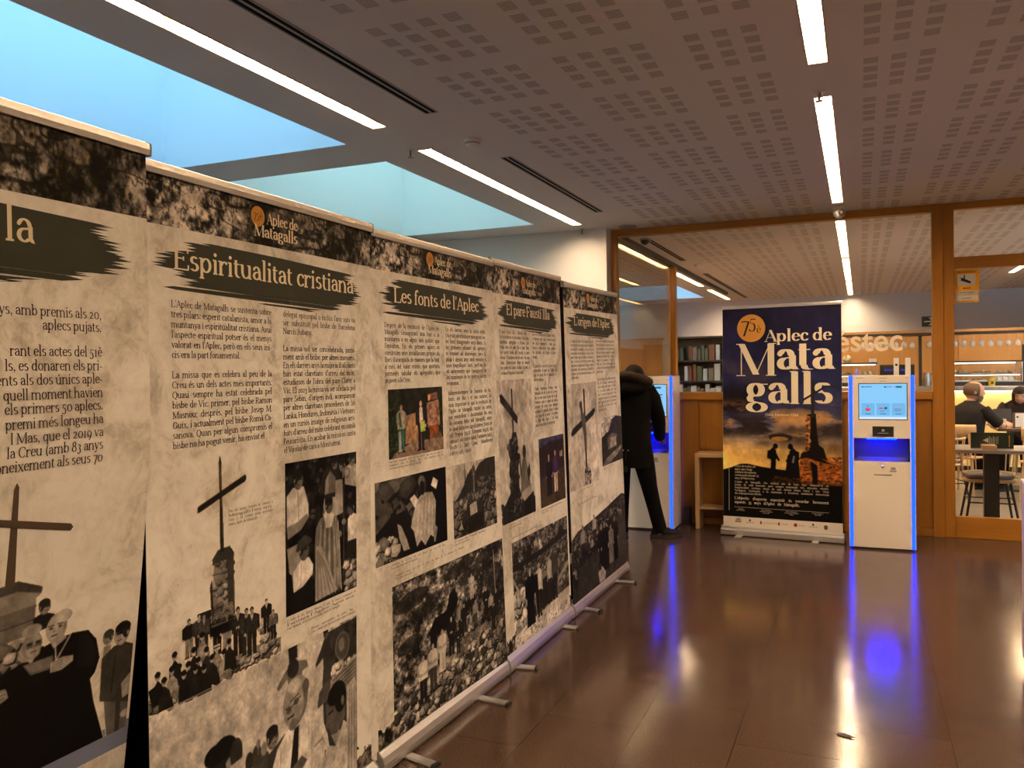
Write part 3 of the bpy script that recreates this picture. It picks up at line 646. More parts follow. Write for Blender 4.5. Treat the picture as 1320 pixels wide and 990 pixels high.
def pic_stone_wall_group():
    I = Img(.92, .565, 330, .3); h, w_ = I.h, I.w
    f = fbm(h, w_, h*.06, 6, 21, 1.8, .85); I.a[:] = (np.clip((f-.34)*2.0, .05, .72))[..., None]*np.array((1, .965, .93))
    I.stones(500, (0, .22, 1, .64), .036, .12, .52, 4); I.poly([(0, .22), (.5, .20), (.9, .13), (1, .15), (1, .19), (.5, .26), (0, .28)], .10); I.grain(.05, .6, 3, 5, (0, 0, 1, .22))
    I.poly([(.45, .50), (.68, .46), (.70, .78), (.46, .80)], .09); I.poly([(.44, .46), (.70, .42), (.70, .48), (.45, .52)], .42)
    I.stones(90, (.02, .50, .2, .86), .08, .4, .85, 5); I.stones(60, (.75, .5, 1, .78), .07, .2, .6, 6); I.line([(.78, .62), (1, .50)], .05, .6)
    I.poly([(0, .88), (.2, .84), (.5, .82), (.75, .78), (1, .76), (1, 1), (0, 1)], .80); I.stones(80, (0, .86, 1, .98), .02, .5, .9, 8)
    I.line([(.0, .34), (.16, .62)], .03, .62)
    I.fig(.27, .90, .60, .03, .03, .66, .2, 1.15, 'down', skirt=True); I.fig(.42, .86, .56, .72, .06, .6, .1, .9, 'down'); I.poly([(.34, .42), (.40, .42), (.42, .8), (.35, .82)], .05)
    I.line([(.35, .6), (.37, .88)], .014, .55); I.fig(.62, .80, .52, .66, .12, .5, .1, .8, 'down'); I.fig(.72, .80, .56, .22, .08, .4, .1, .9, 'down'); I.line([(.58, .5), (.60, .82)], .01, .2)
    return I
def pic_crucifix():
    I = Img(.55, .685, 300, .80); I.grad(.82, .78)
    I.line([(.555, .07), (.56, .90)], .042, .16); I.poly([(.12, .49), (.10, .46), (.16, .42), (.90, .26), (.93, .29), (.86, .33), (.2, .48)], .13)
    I.poly([(.40, .18), (.47, .17), (.50, .28), (.58, .36), (.60, .50), (.56, .66), (.52, .66), (.50, .50), (.44, .36)], .34); I.ell(.425, .21, .028, .036, .26); I.line([(.56, .20), (.57, .31)], .03, .3)
    I.poly([(.48, .93), (.50, .84), (.60, .82), (.72, .88), (.70, 1.0), (.48, 1)], .55); I.stones(24, (.5, .85, .68, .99), .03, .2, .7, 3); I.line([(.5, .86), (.7, .88)], .02, .2)
    return I
def pic_chapel():
    I = Img(.46, .34, 300, .16); I.a[:] = I.c(.16); I.poly([(0, 0), (1, 0), (1, .06), (.7, .02), (.5, .1), (.38, .3), (.2, .34), (0, .42)], (196, 190, 186)); I.poly([(.36, .3), (.5, .08), (.72, .02), (1, .06), (1, .5), (.3, .5)], (46, 42, 56)); I.grain(.08, .4, 4, 4)
    I.poly([(.28, .44), (.48, .36), (.72, .42), (.72, .70), (.30, .70)], .42)
    for k in range(4): I.poly([(.42+.07*k, .46), (.46+.07*k, .455), (.46+.07*k, .66), (.42+.07*k, .66)], .72)
    I.poly([(.0, .7), (1, .66), (1, 1), (0, 1)], .18); I.poly([(.05, .98), (.2, .86), (.6, .76), (.95, .68), (.96, .74), (.7, .86), (.3, 1)], .50); I.grain(.04, .5, 5, 4)
    return I
def pic_crowd():
    I = Img(1.075, .56, 330, .2); I.a[:] = I.c((212, 190, 158)); I.m[:] = False
    top = lambda x: .15-.10*x if x < .8 else .06
    I.poly([(0, .26), (.1, .19), (.3, .16), (.6, .10), (.8, .05), (.93, .02), (1, .05), (1, 1), (0, 1)], .20); I.grain(.03, .5, 5, 4)
    r = random.Random(8)
    P = []
    for k in range(150):
        x = r.random(); y0 = .24-.22*x; d = abs(r.gauss(0, .16))*(.6+.6*(1-x)); P.append((y0+d+.12, x))
    for y, x in sorted(P): I.fig(x, y+.10, .20+.10*(y-.1), r.choice((.05, .07, .12, .16, .22, .55)), r.choice((.05, .08, .14)), r.uniform(.35, .55), .06, 1.2, 'down')
    I.poly([(.05, 1), (.1, .62), (.35, .55), (.55, .60), (.55, 1)], .20, .75); I.poly([(.80, .3), (1, .2), (1, 1), (.78, 1)], .24, .7); I.grain(.02, .35, 7, 3)
    for x, yf, hh, tp, lg, sk in ((.50, .85, .62, .05, .05, True), (.60, .86, .60, .05, .05, True), (.76, .85, .62, .06, .05, True), (.68, .84, .52, .42, .40, True), (.18, .55, .4, .5, .1, False), (.38, .44, .34, .66, .1, False), (.56, .88, .66, .04, .04, True)): I.fig(x, yf, hh, tp, lg, .5, .06, 1.1, 'down', skirt=sk)
    I.poly([(.42, .82), (.50, .78), (.56, .88), (.54, .96), (.44, .96)], .66); I.ell(.47, .78, .03, .04, .2)
    return I
def pic_summit_sunset():                               # the picture on the tall poster
    I = Img(1.0, 1.93, 230, .1); h, w_ = I.h, I.w
    y = np.linspace(0, 1, h)[:, None]; x = np.linspace(0, 1, w_)[None, :]
    stops = [(0, (30, 28, 56)), (.30, (34, 36, 78)), (.47, (52, 56, 96)), (.56, (96, 92, 116)), (.64, (176, 150, 118)), (.70, (222, 176, 96)), (.745, (250, 205, 110)), (1, (250, 200, 100))]
    ys = [s_[0] for s_ in stops]; A = np.stack([np.interp(y[:, 0], ys, [s_[1][k]/255 for s_ in stops]) for k in range(3)], -1)
    I.a[:] = A[:, None, :]
    I.a *= (1-.35*np.clip(x-.45, 0, 1)*np.clip((y-.5)*4, 0, 1))[..., None]
    g = np.clip(1-np.hypot((x-.05)*1.0, (y-.735)*1.93)/.30, 0, 1)**2; I.a = I.a*(1-g[..., None])+np.array((1, .80, .45))*g[..., None]
    def nz(f): lo, hi = np.percentile(f, (2, 98)); return np.clip((f-lo)/(hi-lo), 0, 1)
    def sm(f, a, b): t = np.clip((f-a)/(b-a), 0, 1); return t*t*(3-2*t)
    def over(k, c): I.a[:] = I.a*(1-k[..., None])+np.array(c)*k[..., None]
    yy = y+0*x; xx = x+0*y
    c1 = nz(fbm(h, w_, h*.15, 6, 31, 2.6, .62)); c2 = nz(fbm(h, w_, h*.09, 6, 77, 3.4, .62)); c3 = nz(fbm(h, w_, h*.22, 5, 51, 1.6, .55))
    over(.55*sm(c3, .45, .85)*sm(yy, .16, .34)*sm(-yy, -.48, -.36)*sm(-xx, -.85, -.1), (.40, .32, .34))
    over(.85*sm(c1, .40, .62)*np.exp(-((yy-.44)/.075)**4), (.075, .06, .085))
    over(.80*sm(c2, .46, .62)*np.exp(-((yy-.525)/.05)**2), (.85, .62, .34)); over(.75*sm(c1, .60, .80)*np.exp(-((yy-.505)/.06)**4), (.74, .50, .26))
    over(.85*sm(1-c2, .52, .72)*np.exp(-((yy-.56)/.055)**4), (.13, .10, .105)); over(.7*sm(c3, .52, .75)*np.exp(-((yy-.60)/.05)**4), (.22, .165, .15))
    over(.7*sm(c2, .55, .8)*np.exp(-((yy-.64)/.045)**4), (.96, .78, .42)); over(.55*sm(1-c1, .55, .8)*np.exp(-((yy-.665)/.03)**4), (.45, .30, .18))
    over(.6*sm(xx, .80, .98)*np.exp(-((yy-.60)/.10)**2)*sm(c1, .2, .7), (.20, .18, .24))
    g = np.clip(1-np.hypot((x-.05)*1.0, (y-.735)*1.93)/.22, 0, 1)**2; I.a = I.a*(1-g[..., None])+np.array((1, .80, .42))*g[..., None]
    P = lambda *p: [(a, b) for a, b in p]
    I.ell(.50, .615, .052, .018, (40, 34, 40)); I.ell(.49, .621, .038, .011, (165, 120, 60))
    I.poly(P((0, .775), (.06, .765), (.15, .745), (.21, .742), (.34, .755), (.5, .765), (.7, .772), (1, .77), (1, 1), (0, 1)), (10, 8, 8))
    # sandstone monument with its cross
    I.poly(P((.64, .80), (.66, .71), (.70, .685), (.76, .68), (.84, .695), (.92, .715), (1, .72), (1, .83), (.68, .83)), (150, 82, 34))
    r = random.Random(3)
    for k in range(360): I.ell(r.uniform(.66, 1), r.uniform(.70, .83), .006, .004, r.choice(((196, 120, 52), (96, 50, 20), (60, 32, 14), (176, 100, 40))), al=.8)
    I.poly(P((.655, .712), (.67, .685), (.71, .67), (.76, .665), (.80, .675), (.84, .71), (.93, .735), (.80, .72), (.72, .705)), (24, 16, 12))
    I.poly(P((.70, .68), (.715, .56), (.72, .505), (.79, .50), (.80, .60), (.82, .68)), (20, 14, 12)); I.poly(P((.70, .68), (.713, .56), (.722, .51), (.745, .515), (.74, .60), (.735, .67)), (176, 120, 70))
    for k in range(60): I.ell(r.uniform(.71, .74), r.uniform(.52, .67), .006, .005, r.choice(((205, 150, 95), (110, 66, 30), (60, 36, 18))), al=.8)
    I.poly(P((.745, .72), (.80, .74), (.80, .835), (.765, .835)), (14, 10, 10)); I.poly(P((.80, .64), (.85, .66), (.88, .715), (.80, .70)), (16, 12, 12))
    # hikers
    def hiker(x, yf, hh, flip=1):
        k = hh; I.ell(x+.02*flip, yf-.93*k, .070*k, .085*k, (8, 6, 8))
        I.poly([(x-.10*k*2*flip, yf-.80*k), (x, yf-.90*k), (x+.09*k*2*flip, yf-.80*k), (x+.08*k*2*flip, yf-.42*k), (x+.06*k*2*flip, yf), (x-.09*k*2*flip, yf), (x-.06*k*2*flip, yf-.46*k)], (8, 6, 8))
        I.poly([(x-.16*k*2*flip, yf-.78*k), (x-.03*k*2*flip, yf-.83*k), (x-.04*k*2*flip, yf-.5*k), (x-.17*k*2*flip, yf-.55*k)], (8, 6, 8)); I.poly([(x+.06*k*2*flip, yf-.78*k), (x+.19*k*2*flip, yf-.5*k), (x+.15*k*2*flip, yf-.46*k), (x+.05*k*2*flip, yf-.6*k)], (8, 6, 8))
    hiker(.435, .795, .150); hiker(.60, .805, .160, -1); I.poly(P((.53, .81), (.555, .70), (.60, .665), (.645, .70), (.66, .81)), (10, 8, 10)); I.line([(.61, .70), (.60, .73)], .008, (110, 110, 120))
    for k in range(70): I.ell(r.uniform(.42, .66), r.uniform(.80, .845), .008, .005, r.choice(((70, 36, 18), (30, 18, 12), (110, 60, 26))), al=.6)
    fade = np.clip((y-.80)/.06, 0, 1); lim = np.clip((y-.77)/.03, 0, 1)*np.clip((.42-x)*5, 0, 1); kk = np.clip(fade+lim, 0, 1)[..., None]; I.a = I.a*(1-kk)+np.array((.028, .024, .026))*kk
    return I
# ------------------------------------------------------------------ surfaces
CZ = 2.9635
def m_perforated(name, hall=True):
    m = mat(name, (.74, .71, .68), .8, spec=.2); n = N(m)
    tc = n.new('ShaderNodeTexCoord'); sp = n.new('ShaderNodeSeparateXYZ'); n.link(tc.outputs['Object'], sp.inputs[0]); x, y = sp.outputs[0], sp.outputs[1]
    fx = n.math('DIVIDE', n.math('ADD', x, 1.880), .119); fy = n.math('DIVIDE', n.math('SUBTRACT', y, 2.967), .124)
    a = n.math('LESS_THAN', n.math('FRACT', fx), .535); b = n.math('LESS_THAN', n.math('FLOORED_MODULO', n.math('FLOOR', fx), 5), 3.5)
    c = n.math('LESS_THAN', n.math('FRACT', fy), .645); d = n.math('LESS_THAN', n.math('FLOORED_MODULO', n.math('FLOOR', fy), 5), 3.5)
    e = n.math('GREATER_THAN', n.math('ABSOLUTE', n.math('ADD', x, .18)), .158); g = n.math('GREATER_THAN', x, -1.9)
    h = n.math('GREATER_THAN', n.math('ABSOLUTE', n.math('SUBTRACT', x, 2.2)), .158)
    slot = n.math('LESS_THAN', n.math('FRACT', n.math('DIVIDE', n.math('SUBTRACT', y, 2.967), .124/11)), .42)
    k = a
    for q in (b, c, d, e, g, h, slot): k = n.math('MULTIPLY', k, q)
    n.link(n.mix(k, (.74, .71, .68), (.20, .175, .155)), n.p.inputs['Base Color'])
    return m
M_CEIL = m_perforated('perforated_plaster')
M_WHITE = mat('white_plaster', (.80, .78, .75), .85, spec=.2)
M_WELL = mat('skylight_plaster', (.86, .86, .86), .9, spec=.1)
def m_floor():
    m = mat('polished_stone', (.05, .03, .02), .2, spec=.33); n = N(m)
    v = n.coord(rot=(0, 0, PI/2), loc=(0, 0, 0))
    br = n.new('ShaderNodeTexBrick'); br.offset = .5; n.link(n.coord(loc=(.24, -.08, 0), rot=(0, 0, -PI/2)), br.inputs['Vector'])
    br.inputs['Scale'].default_value = 1.0; br.inputs['Brick Width'].default_value = .675; br.inputs['Row Height'].default_value = .411
    br.inputs['Mortar Size'].default_value = .0020; br.inputs['Mortar Smooth'].default_value = .2
    br.inputs['Color1'].default_value = (.078, .048, .035, 1); br.inputs['Color2'].default_value = (.068, .042, .031, 1); br.inputs['Mortar'].default_value = (.026, .017, .013, 1)
    sp = n.ramp(n.noise(n.coord(), 190, 2, .7), [(.34, (.55, .55, .55)), (.48, (.95, .95, .95)), (.60, (1.1, 1.05, 1.0)), (.72, (2.4, 2.2, 2.0))])
    bl = n.ramp(n.noise(n.coord(), 1.3, 4), [(.3, (.86, .86, .86)), (.7, (1.12, 1.1, 1.08))])
    n.link(n.mix(1., n.mix(1., br.outputs['Color'], sp, 'MULTIPLY'), bl, 'MULTIPLY'), n.p.inputs['Base Color'])
    rr = n.ramp(n.noise(n.coord(), 3.5, 5, .6), [(.3, (.12, .12, .12)), (.7, (.19, .19, .19))]); n.link(rr, n.p.inputs['Roughness'])
    return m
M_FLOOR = m_floor()
def m_cafe_floor():
    m = mat('grey_oak_boards', (.15, .12, .10), .35); n = N(m)
    f = n.noise(n.coord((.6, 8, 1)), 2.0, 5, .6, .4); br = n.new('ShaderNodeTexBrick'); br.offset = .4
    n.link(n.coord(), br.inputs['Vector']); br.inputs['Scale'].default_value = 1; br.inputs['Brick Width'].default_value = 1.2; br.inputs['Row Height'].default_value = .16; br.inputs['Mortar Size'].default_value = .003
    br.inputs['Color1'].default_value = (.20, .165, .14, 1); br.inputs['Color2'].default_value = (.15, .125, .105, 1); br.inputs['Mortar'].default_value = (.06, .05, .04, 1)
    n.link(n.mix(1., br.outputs['Color'], n.ramp(f, [(.3, (.75, .75, .75)), (.7, (1.15, 1.15, 1.15))]), 'MULTIPLY'), n.p.inputs['Base Color'])
    return m
M_CFLOOR = m_cafe_floor()
M_WOOD = wood('honey_wood_upright', (.33, .130, .011), (.41, .175, .018), .38, 'Z')
M_WOODX = wood('honey_wood_level', (.33, .130, .011), (.41, .175, .018), .38, 'X')
M_OAK = wood('pale_oak', (.50, .33, .16), (.60, .42, .22), .5, 'Z')
M_OAKX = wood('pale_oak_level', (.50, .33, .16), (.60, .42, .22), .5, 'X')
M_DWOOD = wood('dark_walnut', (.075, .040, .022), (.11, .06, .035), .4, 'X')
M_GLASS = glass_mat('window_glass', (.98, .985, .98), .025)
M_GLASS2 = glass_mat('partition_glass', (.95, .93, .88), .12)
M_CLEAR = glass_mat('clear_glass', (.96, .97, .97), .10)
M_SKY1 = glass_mat('skylight_glass', (.92, .98, 1.0), .03)
M_SKY2 = glass_mat('skylight_glass_greenish', (1.0, .93, .79), .03)
M_BLACK = mat('black_metal', (.012, .011, .011), .45)
M_DARK = mat('dark_void', (.006, .006, .006), .9, spec=.1)
M_ALU = mat('silver_aluminium', (.74, .73, .72), .30, metal=.85)
M_STEEL = mat('brushed_steel', (.55, .55, .55), .32, metal=1.)
M_WPLASTIC = mat('white_plastic', (.78, .77, .75), .4)
M_GREYP = mat('grey_plastic', (.30, .29, .28), .5)
M_RUBBER = mat('black_rubber', (.015, .014, .014), .7)

# ------------------------------------------------------------------ lamps in the ceiling (positions first: the ceiling is cut for them)
ROWS_Y = [(-2.65, .45), (1.06, 4.17), (4.71, 7.81)]
LAMPS = []
for x0, x1 in ((-2.60, -2.51), (-.215, -.13), (2.17, 2.255)):
    for y0, y1 in ROWS_Y: LAMPS.append((x0, x1, y0, y1))
CAFE_L = [(-.215, -.13, 8.72, 11.82), (-.215, -.13, 12.0, 15.1), (-.215, -.13, 15.3, 18.2), (-2.60, -2.51, 9.25, 11.82), (-2.60, -2.51, 12.45, 14.76), (-2.60, -2.51, 15.56, 17.95),
          (-3.55, -3.465, 8.9, 11.9), (-3.55, -3.465, 12.5, 14.0), (2.17, 2.255, 8.9, 11.9), (2.17, 2.255, 12.1, 15.2), (4.3, 4.385, 9.5, 12.6), (4.3, 4.385, 13, 16)]
SKYL = [(-4.40, -2.93, 1.63, 4.39), (-4.40, -2.93, 4.86, 7.60), (-4.40, -2.93, -1.6, 1.16), (-4.40, -2.93, 14.3, 17.2)]
def holed(xs, ys, z, holes):
    X = sorted(set(list(xs)+[h[0] for h in holes]+[h[1] for h in holes])); Y = sorted(set(list(ys)+[h[2] for h in holes]+[h[3] for h in holes]))
    X = [x for x in X if xs[0] <= x <= xs[1]]; Y = [y for y in Y if ys[0] <= y <= ys[1]]
    mb = MB()
    for a, b in zip(X[:-1], X[1:]):
        for c, d in zip(Y[:-1], Y[1:]):
            cx, cy = (a+b)/2, (c+d)/2
            if any(h[0] < cx < h[1] and h[2] < cy < h[3] for h in holes): continue
            mb.quad((a, c, z), (a, d, z), (b, d, z), (b, c, z))
    return mb
struct('floor', MB().box(-4.5, 4.6, -4.1, 8.33, -.12, 0), M_FLOOR)
struct('floor_cafe', MB().box(-4.5, 6.1, 8.33, 18.6, -.12, 0), M_CFLOOR)
struct('ceiling', holed((-4.5, 4.6), (-4.1, 8.34), CZ, LAMPS+SKYL), M_CEIL)
struct('ceiling_cafe', holed((-4.5, 6.1), (8.34, 18.6), CZ, CAFE_L+SKYL), M_CEIL)
for i, (x0, x1, y0, y1) in enumerate(SKYL):
    H = 5.1; mb = MB()
    for a, b in (((x0, y0), (x0, y1)), ((x0, y1), (x1, y1)), ((x1, y1), (x1, y0)), ((x1, y0), (x0, y0))):
        mb.quad((*a, CZ), (*b, CZ), (*b, H), (*a, H))
    struct('ceiling_skylight_shaft', mb, M_WELL)
    g = struct('window_%d' % (i+4), MB().box(x0, x1, y0, y1, H-.02, H), M_SKY2 if i == 1 else M_SKY1)
struct('wall_left', MB().box(-4.55, -4.40, -4.1, 18.6, 0, CZ), M_WHITE)
struct('wall_right', MB().box(4.6, 4.7, -4.1, 8.34, 0, CZ), M_WHITE)
struct('wall_rear', MB().box(-4.5, 4.6, -4.2, -4.1, 0, CZ), M_WHITE)
struct('wall_back_left', MB().box(-4.40, -2.345, 8.10, 8.40, 0, CZ), M_WHITE)
struct('wall_back_right', MB().box(1.86, 4.6, 8.28, 8.40, 0, CZ), M_WHITE)
struct('wall_cafe_back', MB().box(-4.4, 6.1, 18.4, 18.55, 0, CZ), mat('cafe_wall_paint', (.66, .67, .68), .85, spec=.2))
struct('wall_cafe_right', MB().box(6.0, 6.1, 8.4, 18.4, 0, CZ), M_WHITE)
# glazed front of the cafe
Yw = 8.30
fr = MB(); fr.box(-2.345, -2.295, Yw-.02, Yw+.08, 0, CZ); fr.box(.592, .682, Yw-.02, Yw+.08, 0, CZ-.001)
win = struct('window_1', fr, M_WOOD)
fr2 = MB(); fr2.box(-2.295, .592, Yw-.02, Yw+.08, 2.892, CZ-.001, bev=.003); fr2.box(-2.295, .592, Yw-.035, Yw+.09, 1.226, 1.302, bev=.006)
f = obj('window_frame', fr2, M_WOODX, win)
obj('window_pane', MB().box(-2.295, .592, Yw+.028, Yw+.036, 1.302, 2.892), M_GLASS, win)
wp = MB(); xs = [-2.295, -1.478, -.655, .150, .592]
for a, b in zip(xs[:-1], xs[1:]): wp.box(a+.003, b-.003, Yw, Yw+.03, .075, 1.226, bev=.002)
wp.box(-2.295, .592, Yw+.012, Yw+.05, 0, 1.226)
struct('wall_panelling', wp, M_WOOD)
struct('baseboard_back', MB().box(-2.295, .592, Yw-.018, Yw+.02, 0, .072, bev=.004), M_WOODX)
dr = MB(); dr.box(.684, .768, Yw-.012, Yw+.07, 0, CZ-.001, bev=.004); dr.box(1.76, 1.86, Yw-.012, Yw+.07, 0, CZ-.001)
door = struct('door_1', dr, M_WOOD)
dr = MB(); dr.box(.768, 1.76, Yw-.01, Yw+.068, 0, .186, bev=.004); dr.box(.768, 1.76, Yw-.01, Yw+.068, 2.378, 2.482, bev=.004); dr.box(.768, 1.76, Yw-.01, Yw+.068, 2.90, CZ-.001)
obj('door_frame', dr, M_WOODX, door)
gp = MB(); gp.box(.768, 1.76, Yw+.026, Yw+.034, .186, 2.378); gp.box(.768, 1.76, Yw+.026, Yw+.034, 2.482, 2.90); obj('door_pane', gp, M_GLASS, door)

# ------------------------------------------------------------------ recessed strip lights
def m_emit(name, col, st):
    m = mat(name, (0, 0, 0), .5, spec=0., emit=col, est=st); return m
M_TUBE = m_emit('lit_tube_hall', LAMP, LAMP_HALL); M_TUBE_C = m_emit('lit_tube_cafe', LAMP, LAMP_CAFE)
M_REFL = mat('lamp_reflector', (.80, .66, .36), .35, metal=.3)
def strip_light(x0, x1, y0, y1, tube, label, group):
    cx, cy = (x0+x1)/2, (y0+y1)/2; t = thing('ceiling_strip_light', label, 'ceiling light', (cx, cy, CZ), group)
    D = .075; hs = MB(); zt = CZ+D
    hs.quad((x0, y0, zt), (x0, y1, zt), (x1, y1, zt), (x1, y0, zt))
    for a, b in (((x0, y0), (x0, y1)), ((x0, y1), (x1, y1)), ((x1, y1), (x1, y0)), ((x1, y0), (x0, y0))): hs.quad((*a, CZ), (*b, CZ), (*b, zt), (*a, zt))
    obj('reflector_housing', hs, M_REFL, t)
    rim = MB(); e = .006
    rim.box(x0-e, x0, y0-e, y1+e, CZ-.003, CZ-.0002); rim.box(x1, x1+e, y0-e, y1+e, CZ-.003, CZ-.0002); rim.box(x0, x1, y0-e, y0, CZ-.003, CZ-.0002); rim.box(x0, x1, y1, y1+e, CZ-.003, CZ-.0002)
    obj('rim', rim, M_GREYP, t)
    for a, b in ((y0+.06, cy-.055), (cy+.055, y1-.06)):
        obj('lit_tube', MB().box(x0+.008, x1-.008, a, b, CZ+.030, CZ+.05), tube, t)
    lv = MB(); n = int((y1-y0)/.125)
    for i in range(1, n): y = y0+(y1-y0)*i/n; lv.box(x0+.002, x1-.002, y-.0012, y+.0012, CZ+.002, CZ+.028)
    lv.box(x0+.002, x1-.002, cy-.003, cy+.003, CZ, CZ+.06)
    obj('louvre', lv, M_REFL, t)
    return t
_names = ['over the skylight side', 'along the middle of the hall', 'on the far side of the hall']
_ys = ['nearest the rear wall', 'second from the glazed wall', 'ending beside the glazed wall']
_i = 0
LIGHT_LABELS = ['recessed strip light in the skylight row behind the camera', 'lit ceiling strip beside the first blue skylight', 'lit ceiling strip beside the teal skylight',
                'recessed strip light in the middle row behind the camera', 'lit louvred ceiling strip cut by the top edge of the photo', 'lit ceiling strip ending at the dome camera',
                'recessed strip light of the outer row behind the camera', 'recessed strip light of the outer row beside the viewer', 'recessed strip light of the outer row by the glazed wall']
for L_, lb in zip(LAMPS, LIGHT_LABELS): strip_light(*L_, M_TUBE, lb, 'strip lights in the hall ceiling')
CL_LABELS = ['cafe ceiling strip seen just below the window header', 'cafe ceiling strip halfway down the middle row', 'cafe ceiling strip nearest the white end wall',
             'cafe ceiling strip above the glass partition, nearest of its row', 'cafe ceiling strip beyond the partition post, second of its row', 'cafe ceiling strip farthest of the partition row',
             'ceiling strip in the room behind the glass partition', 'ceiling strip in the far left part of the cafe', 'cafe ceiling strip above the two diners', 'cafe ceiling strip above the bar counter', 'outer cafe ceiling strip nearer the hall', 'outer cafe ceiling strip nearer the bar']
for L_, lb in zip(CAFE_L, CL_LABELS): strip_light(*L_, M_TUBE_C, lb, 'strip lights in the cafe ceiling')

def slot_vent(x, y0, y1, label):
    t = thing('linear_vent', label, 'ceiling vent', (x, (y0+y1)/2, CZ), 'slot vents in the ceilings')
    fm = MB(); W = .040
    fm.box(x-W, x-W+.008, y0, y1, CZ-.004, CZ-.0002); fm.box(x+W-.008, x+W, y0, y1, CZ-.004, CZ-.0002); fm.box(x-.006, x+.006, y0, y1, CZ-.003, CZ-.0002)
    fm.box(x-W, x+W, y0-.008, y0, CZ-.004, CZ-.0002); fm.box(x-W, x+W, y1, y1+.008, CZ-.004, CZ-.0002)
    obj('frame', fm, mat('vent_metal', (.35, .31, .28), .5), t)
    for s in (-1, 1): obj('slot', MB().box(x+s*.0195-.0125, x+s*.0195+.0125, y0, y1, CZ-.0015, CZ-.0002), M_DARK, t)
slot_vent(-2.15, .94, 4.05, 'long black slot vent beside the first blue skylight'); slot_vent(-2.16, 5.107, 7.25, 'black slot vent beside the teal skylight')
slot_vent(-2.15, 9.05, 11.08, 'black slot vent in the cafe ceiling next to the dark dome'); slot_vent(-2.16, 12.77, 17.7, 'far black slot vent in the cafe ceiling')

def disc_thing(name, label, cat, x, y, parts, group=None):
    t = thing(name, label, cat, (x, y, CZ), group)
    for pn, prof, m in parts: obj(pn, MB().lathe(prof, (x, y, CZ), 24), m, t)
    return t
disc_thing('smoke_detector', 'round white smoke detector between strip light and slot vent', 'smoke detector', -2.18, 4.635,
           [('base_plate', [(.052, -.001), (.056, -.012), (.050, -.018)], M_WPLASTIC), ('sensor_head', [(.044, -.018), (.046, -.034), (.030, -.048), (.012, -.050)], M_WPLASTIC), ('vent_band', [(.047, -.024), (.047, -.030)], M_GREYP)])
for x, y, lb in ((-2.625, 4.66, 'small sprinkler head at the end of the strip light by the teal skylight'), (-.185, 4.60, 'small sprinkler head at the end of the middle strip light'), (-2.58, 8.04, 'small sprinkler head beside the white wall')):
    disc_thing('sprinkler', lb, 'sprinkler', x, y, [('rosette', [(.034, -.0005), (.030, -.008), (.012, -.010)], M_STEEL), ('nozzle', [(.010, -.010), (.010, -.035), (.006, -.048)], M_GREYP), ('deflector', [(.004, -.048), (.020, -.052), (.020, -.054)], M_GREYP)], 'ceiling sprinklers')
disc_thing('ceiling_speaker', 'flat round ceiling speaker above the window corner', 'speaker', -2.13, 8.12, [('rim', [(.092, -.0005), (.095, -.006), (.085, -.010)], mat('speaker_grey', (.30, .26, .22), .6)), ('grille', [(.084, -.007), (.03, -.009)], mat('speaker_grille', (.20, .17, .14), .7))])
disc_thing('dome_camera', 'dark dome camera on the cafe ceiling behind the window', 'security camera', -2.16, 8.98, [('base_ring', [(.055, -.001), (.058, -.020)], M_GREYP), ('dome', [(.050, -.02), (.048, -.04), (.034, -.06), (.012, -.07)], M_BLACK)])
disc_thing('smoke_detector', 'smoke detector on the cafe ceiling beyond the first slot vent', 'smoke detector', -2.06, 11.6, [('base_plate', [(.05, -.001), (.052, -.015)], M_WPLASTIC), ('sensor_head', [(.045, -.015), (.045, -.035), (.02, -.045)], M_WPLASTIC)])
# white turret camera under the window header
t = thing('turret_camera', 'white turret security camera above the glazed wall', 'security camera', (-.17, 8.0, CZ))
obj('mount', MB().lathe([(.05, 0), (.052, -.02)], (-.17, 8.0, CZ), 20), M_WPLASTIC, t)
b_ = obj('ball', MB().ell((-.165, 7.99, CZ-.060), .052, .052, .050), M_WPLASTIC, t)
obj('lens', MB().lathe([(.026, 0), (.026, -.010), (.012, -.014)], (-.145, 7.945, CZ-.068), 16, 'Y'), M_BLACK, t)
# ------------------------------------------------------------------ roll-up banners
def m_parch():
    m = mat('parchment_print', (.6, .5, .35), .65, spec=.10); n = N(m)
    v = n.coord((1, 1, 1)); a = n.noise(v, 4.0, 9, .66, .8); b = n.noise(v, 22, 6, .70, 1.4)
    k = n.math('ADD', n.math('MULTIPLY', a, .7), n.math('MULTIPLY', b, .3))
    n.link(n.ramp(k, [(.34, (.44, .405, .345)), (.43, (.64, .60, .525)), (.49, (.80, .765, .685)), (.58, (.90, .875, .80))]), n.p.inputs['Base Color']); return m
M_PARCH = m_parch()
def m_print():
    m = mat('photo_print', (.5, .5, .5), .65, spec=.10); n = N(m)
    a = n.new('ShaderNodeAttribute', attribute_name='Col'); n.link(a.outputs['Color'], n.p.inputs['Base Color']); return m
M_PRINT = m_print()
M_BACK = mat('black_banner_back', (.012, .011, .011), .8, spec=.2)
M_INK = mat('dark_brown_ink', S(46, 37, 31), .6, spec=.2); M_INKL = mat('grey_brown_ink', S(92, 76, 62), .6, spec=.2)
M_BRUSH = mat('dark_green_brush_ink', S(46, 50, 41), .6, spec=.2)
M_CREAM = mat('cream_ink', S(240, 226, 196), .6, spec=.2); M_GOLD = mat('gold_ink', S(206, 146, 66), .6, spec=.2)
M_POSTER = mat('poster_white', S(232, 222, 208), .5, spec=.3)
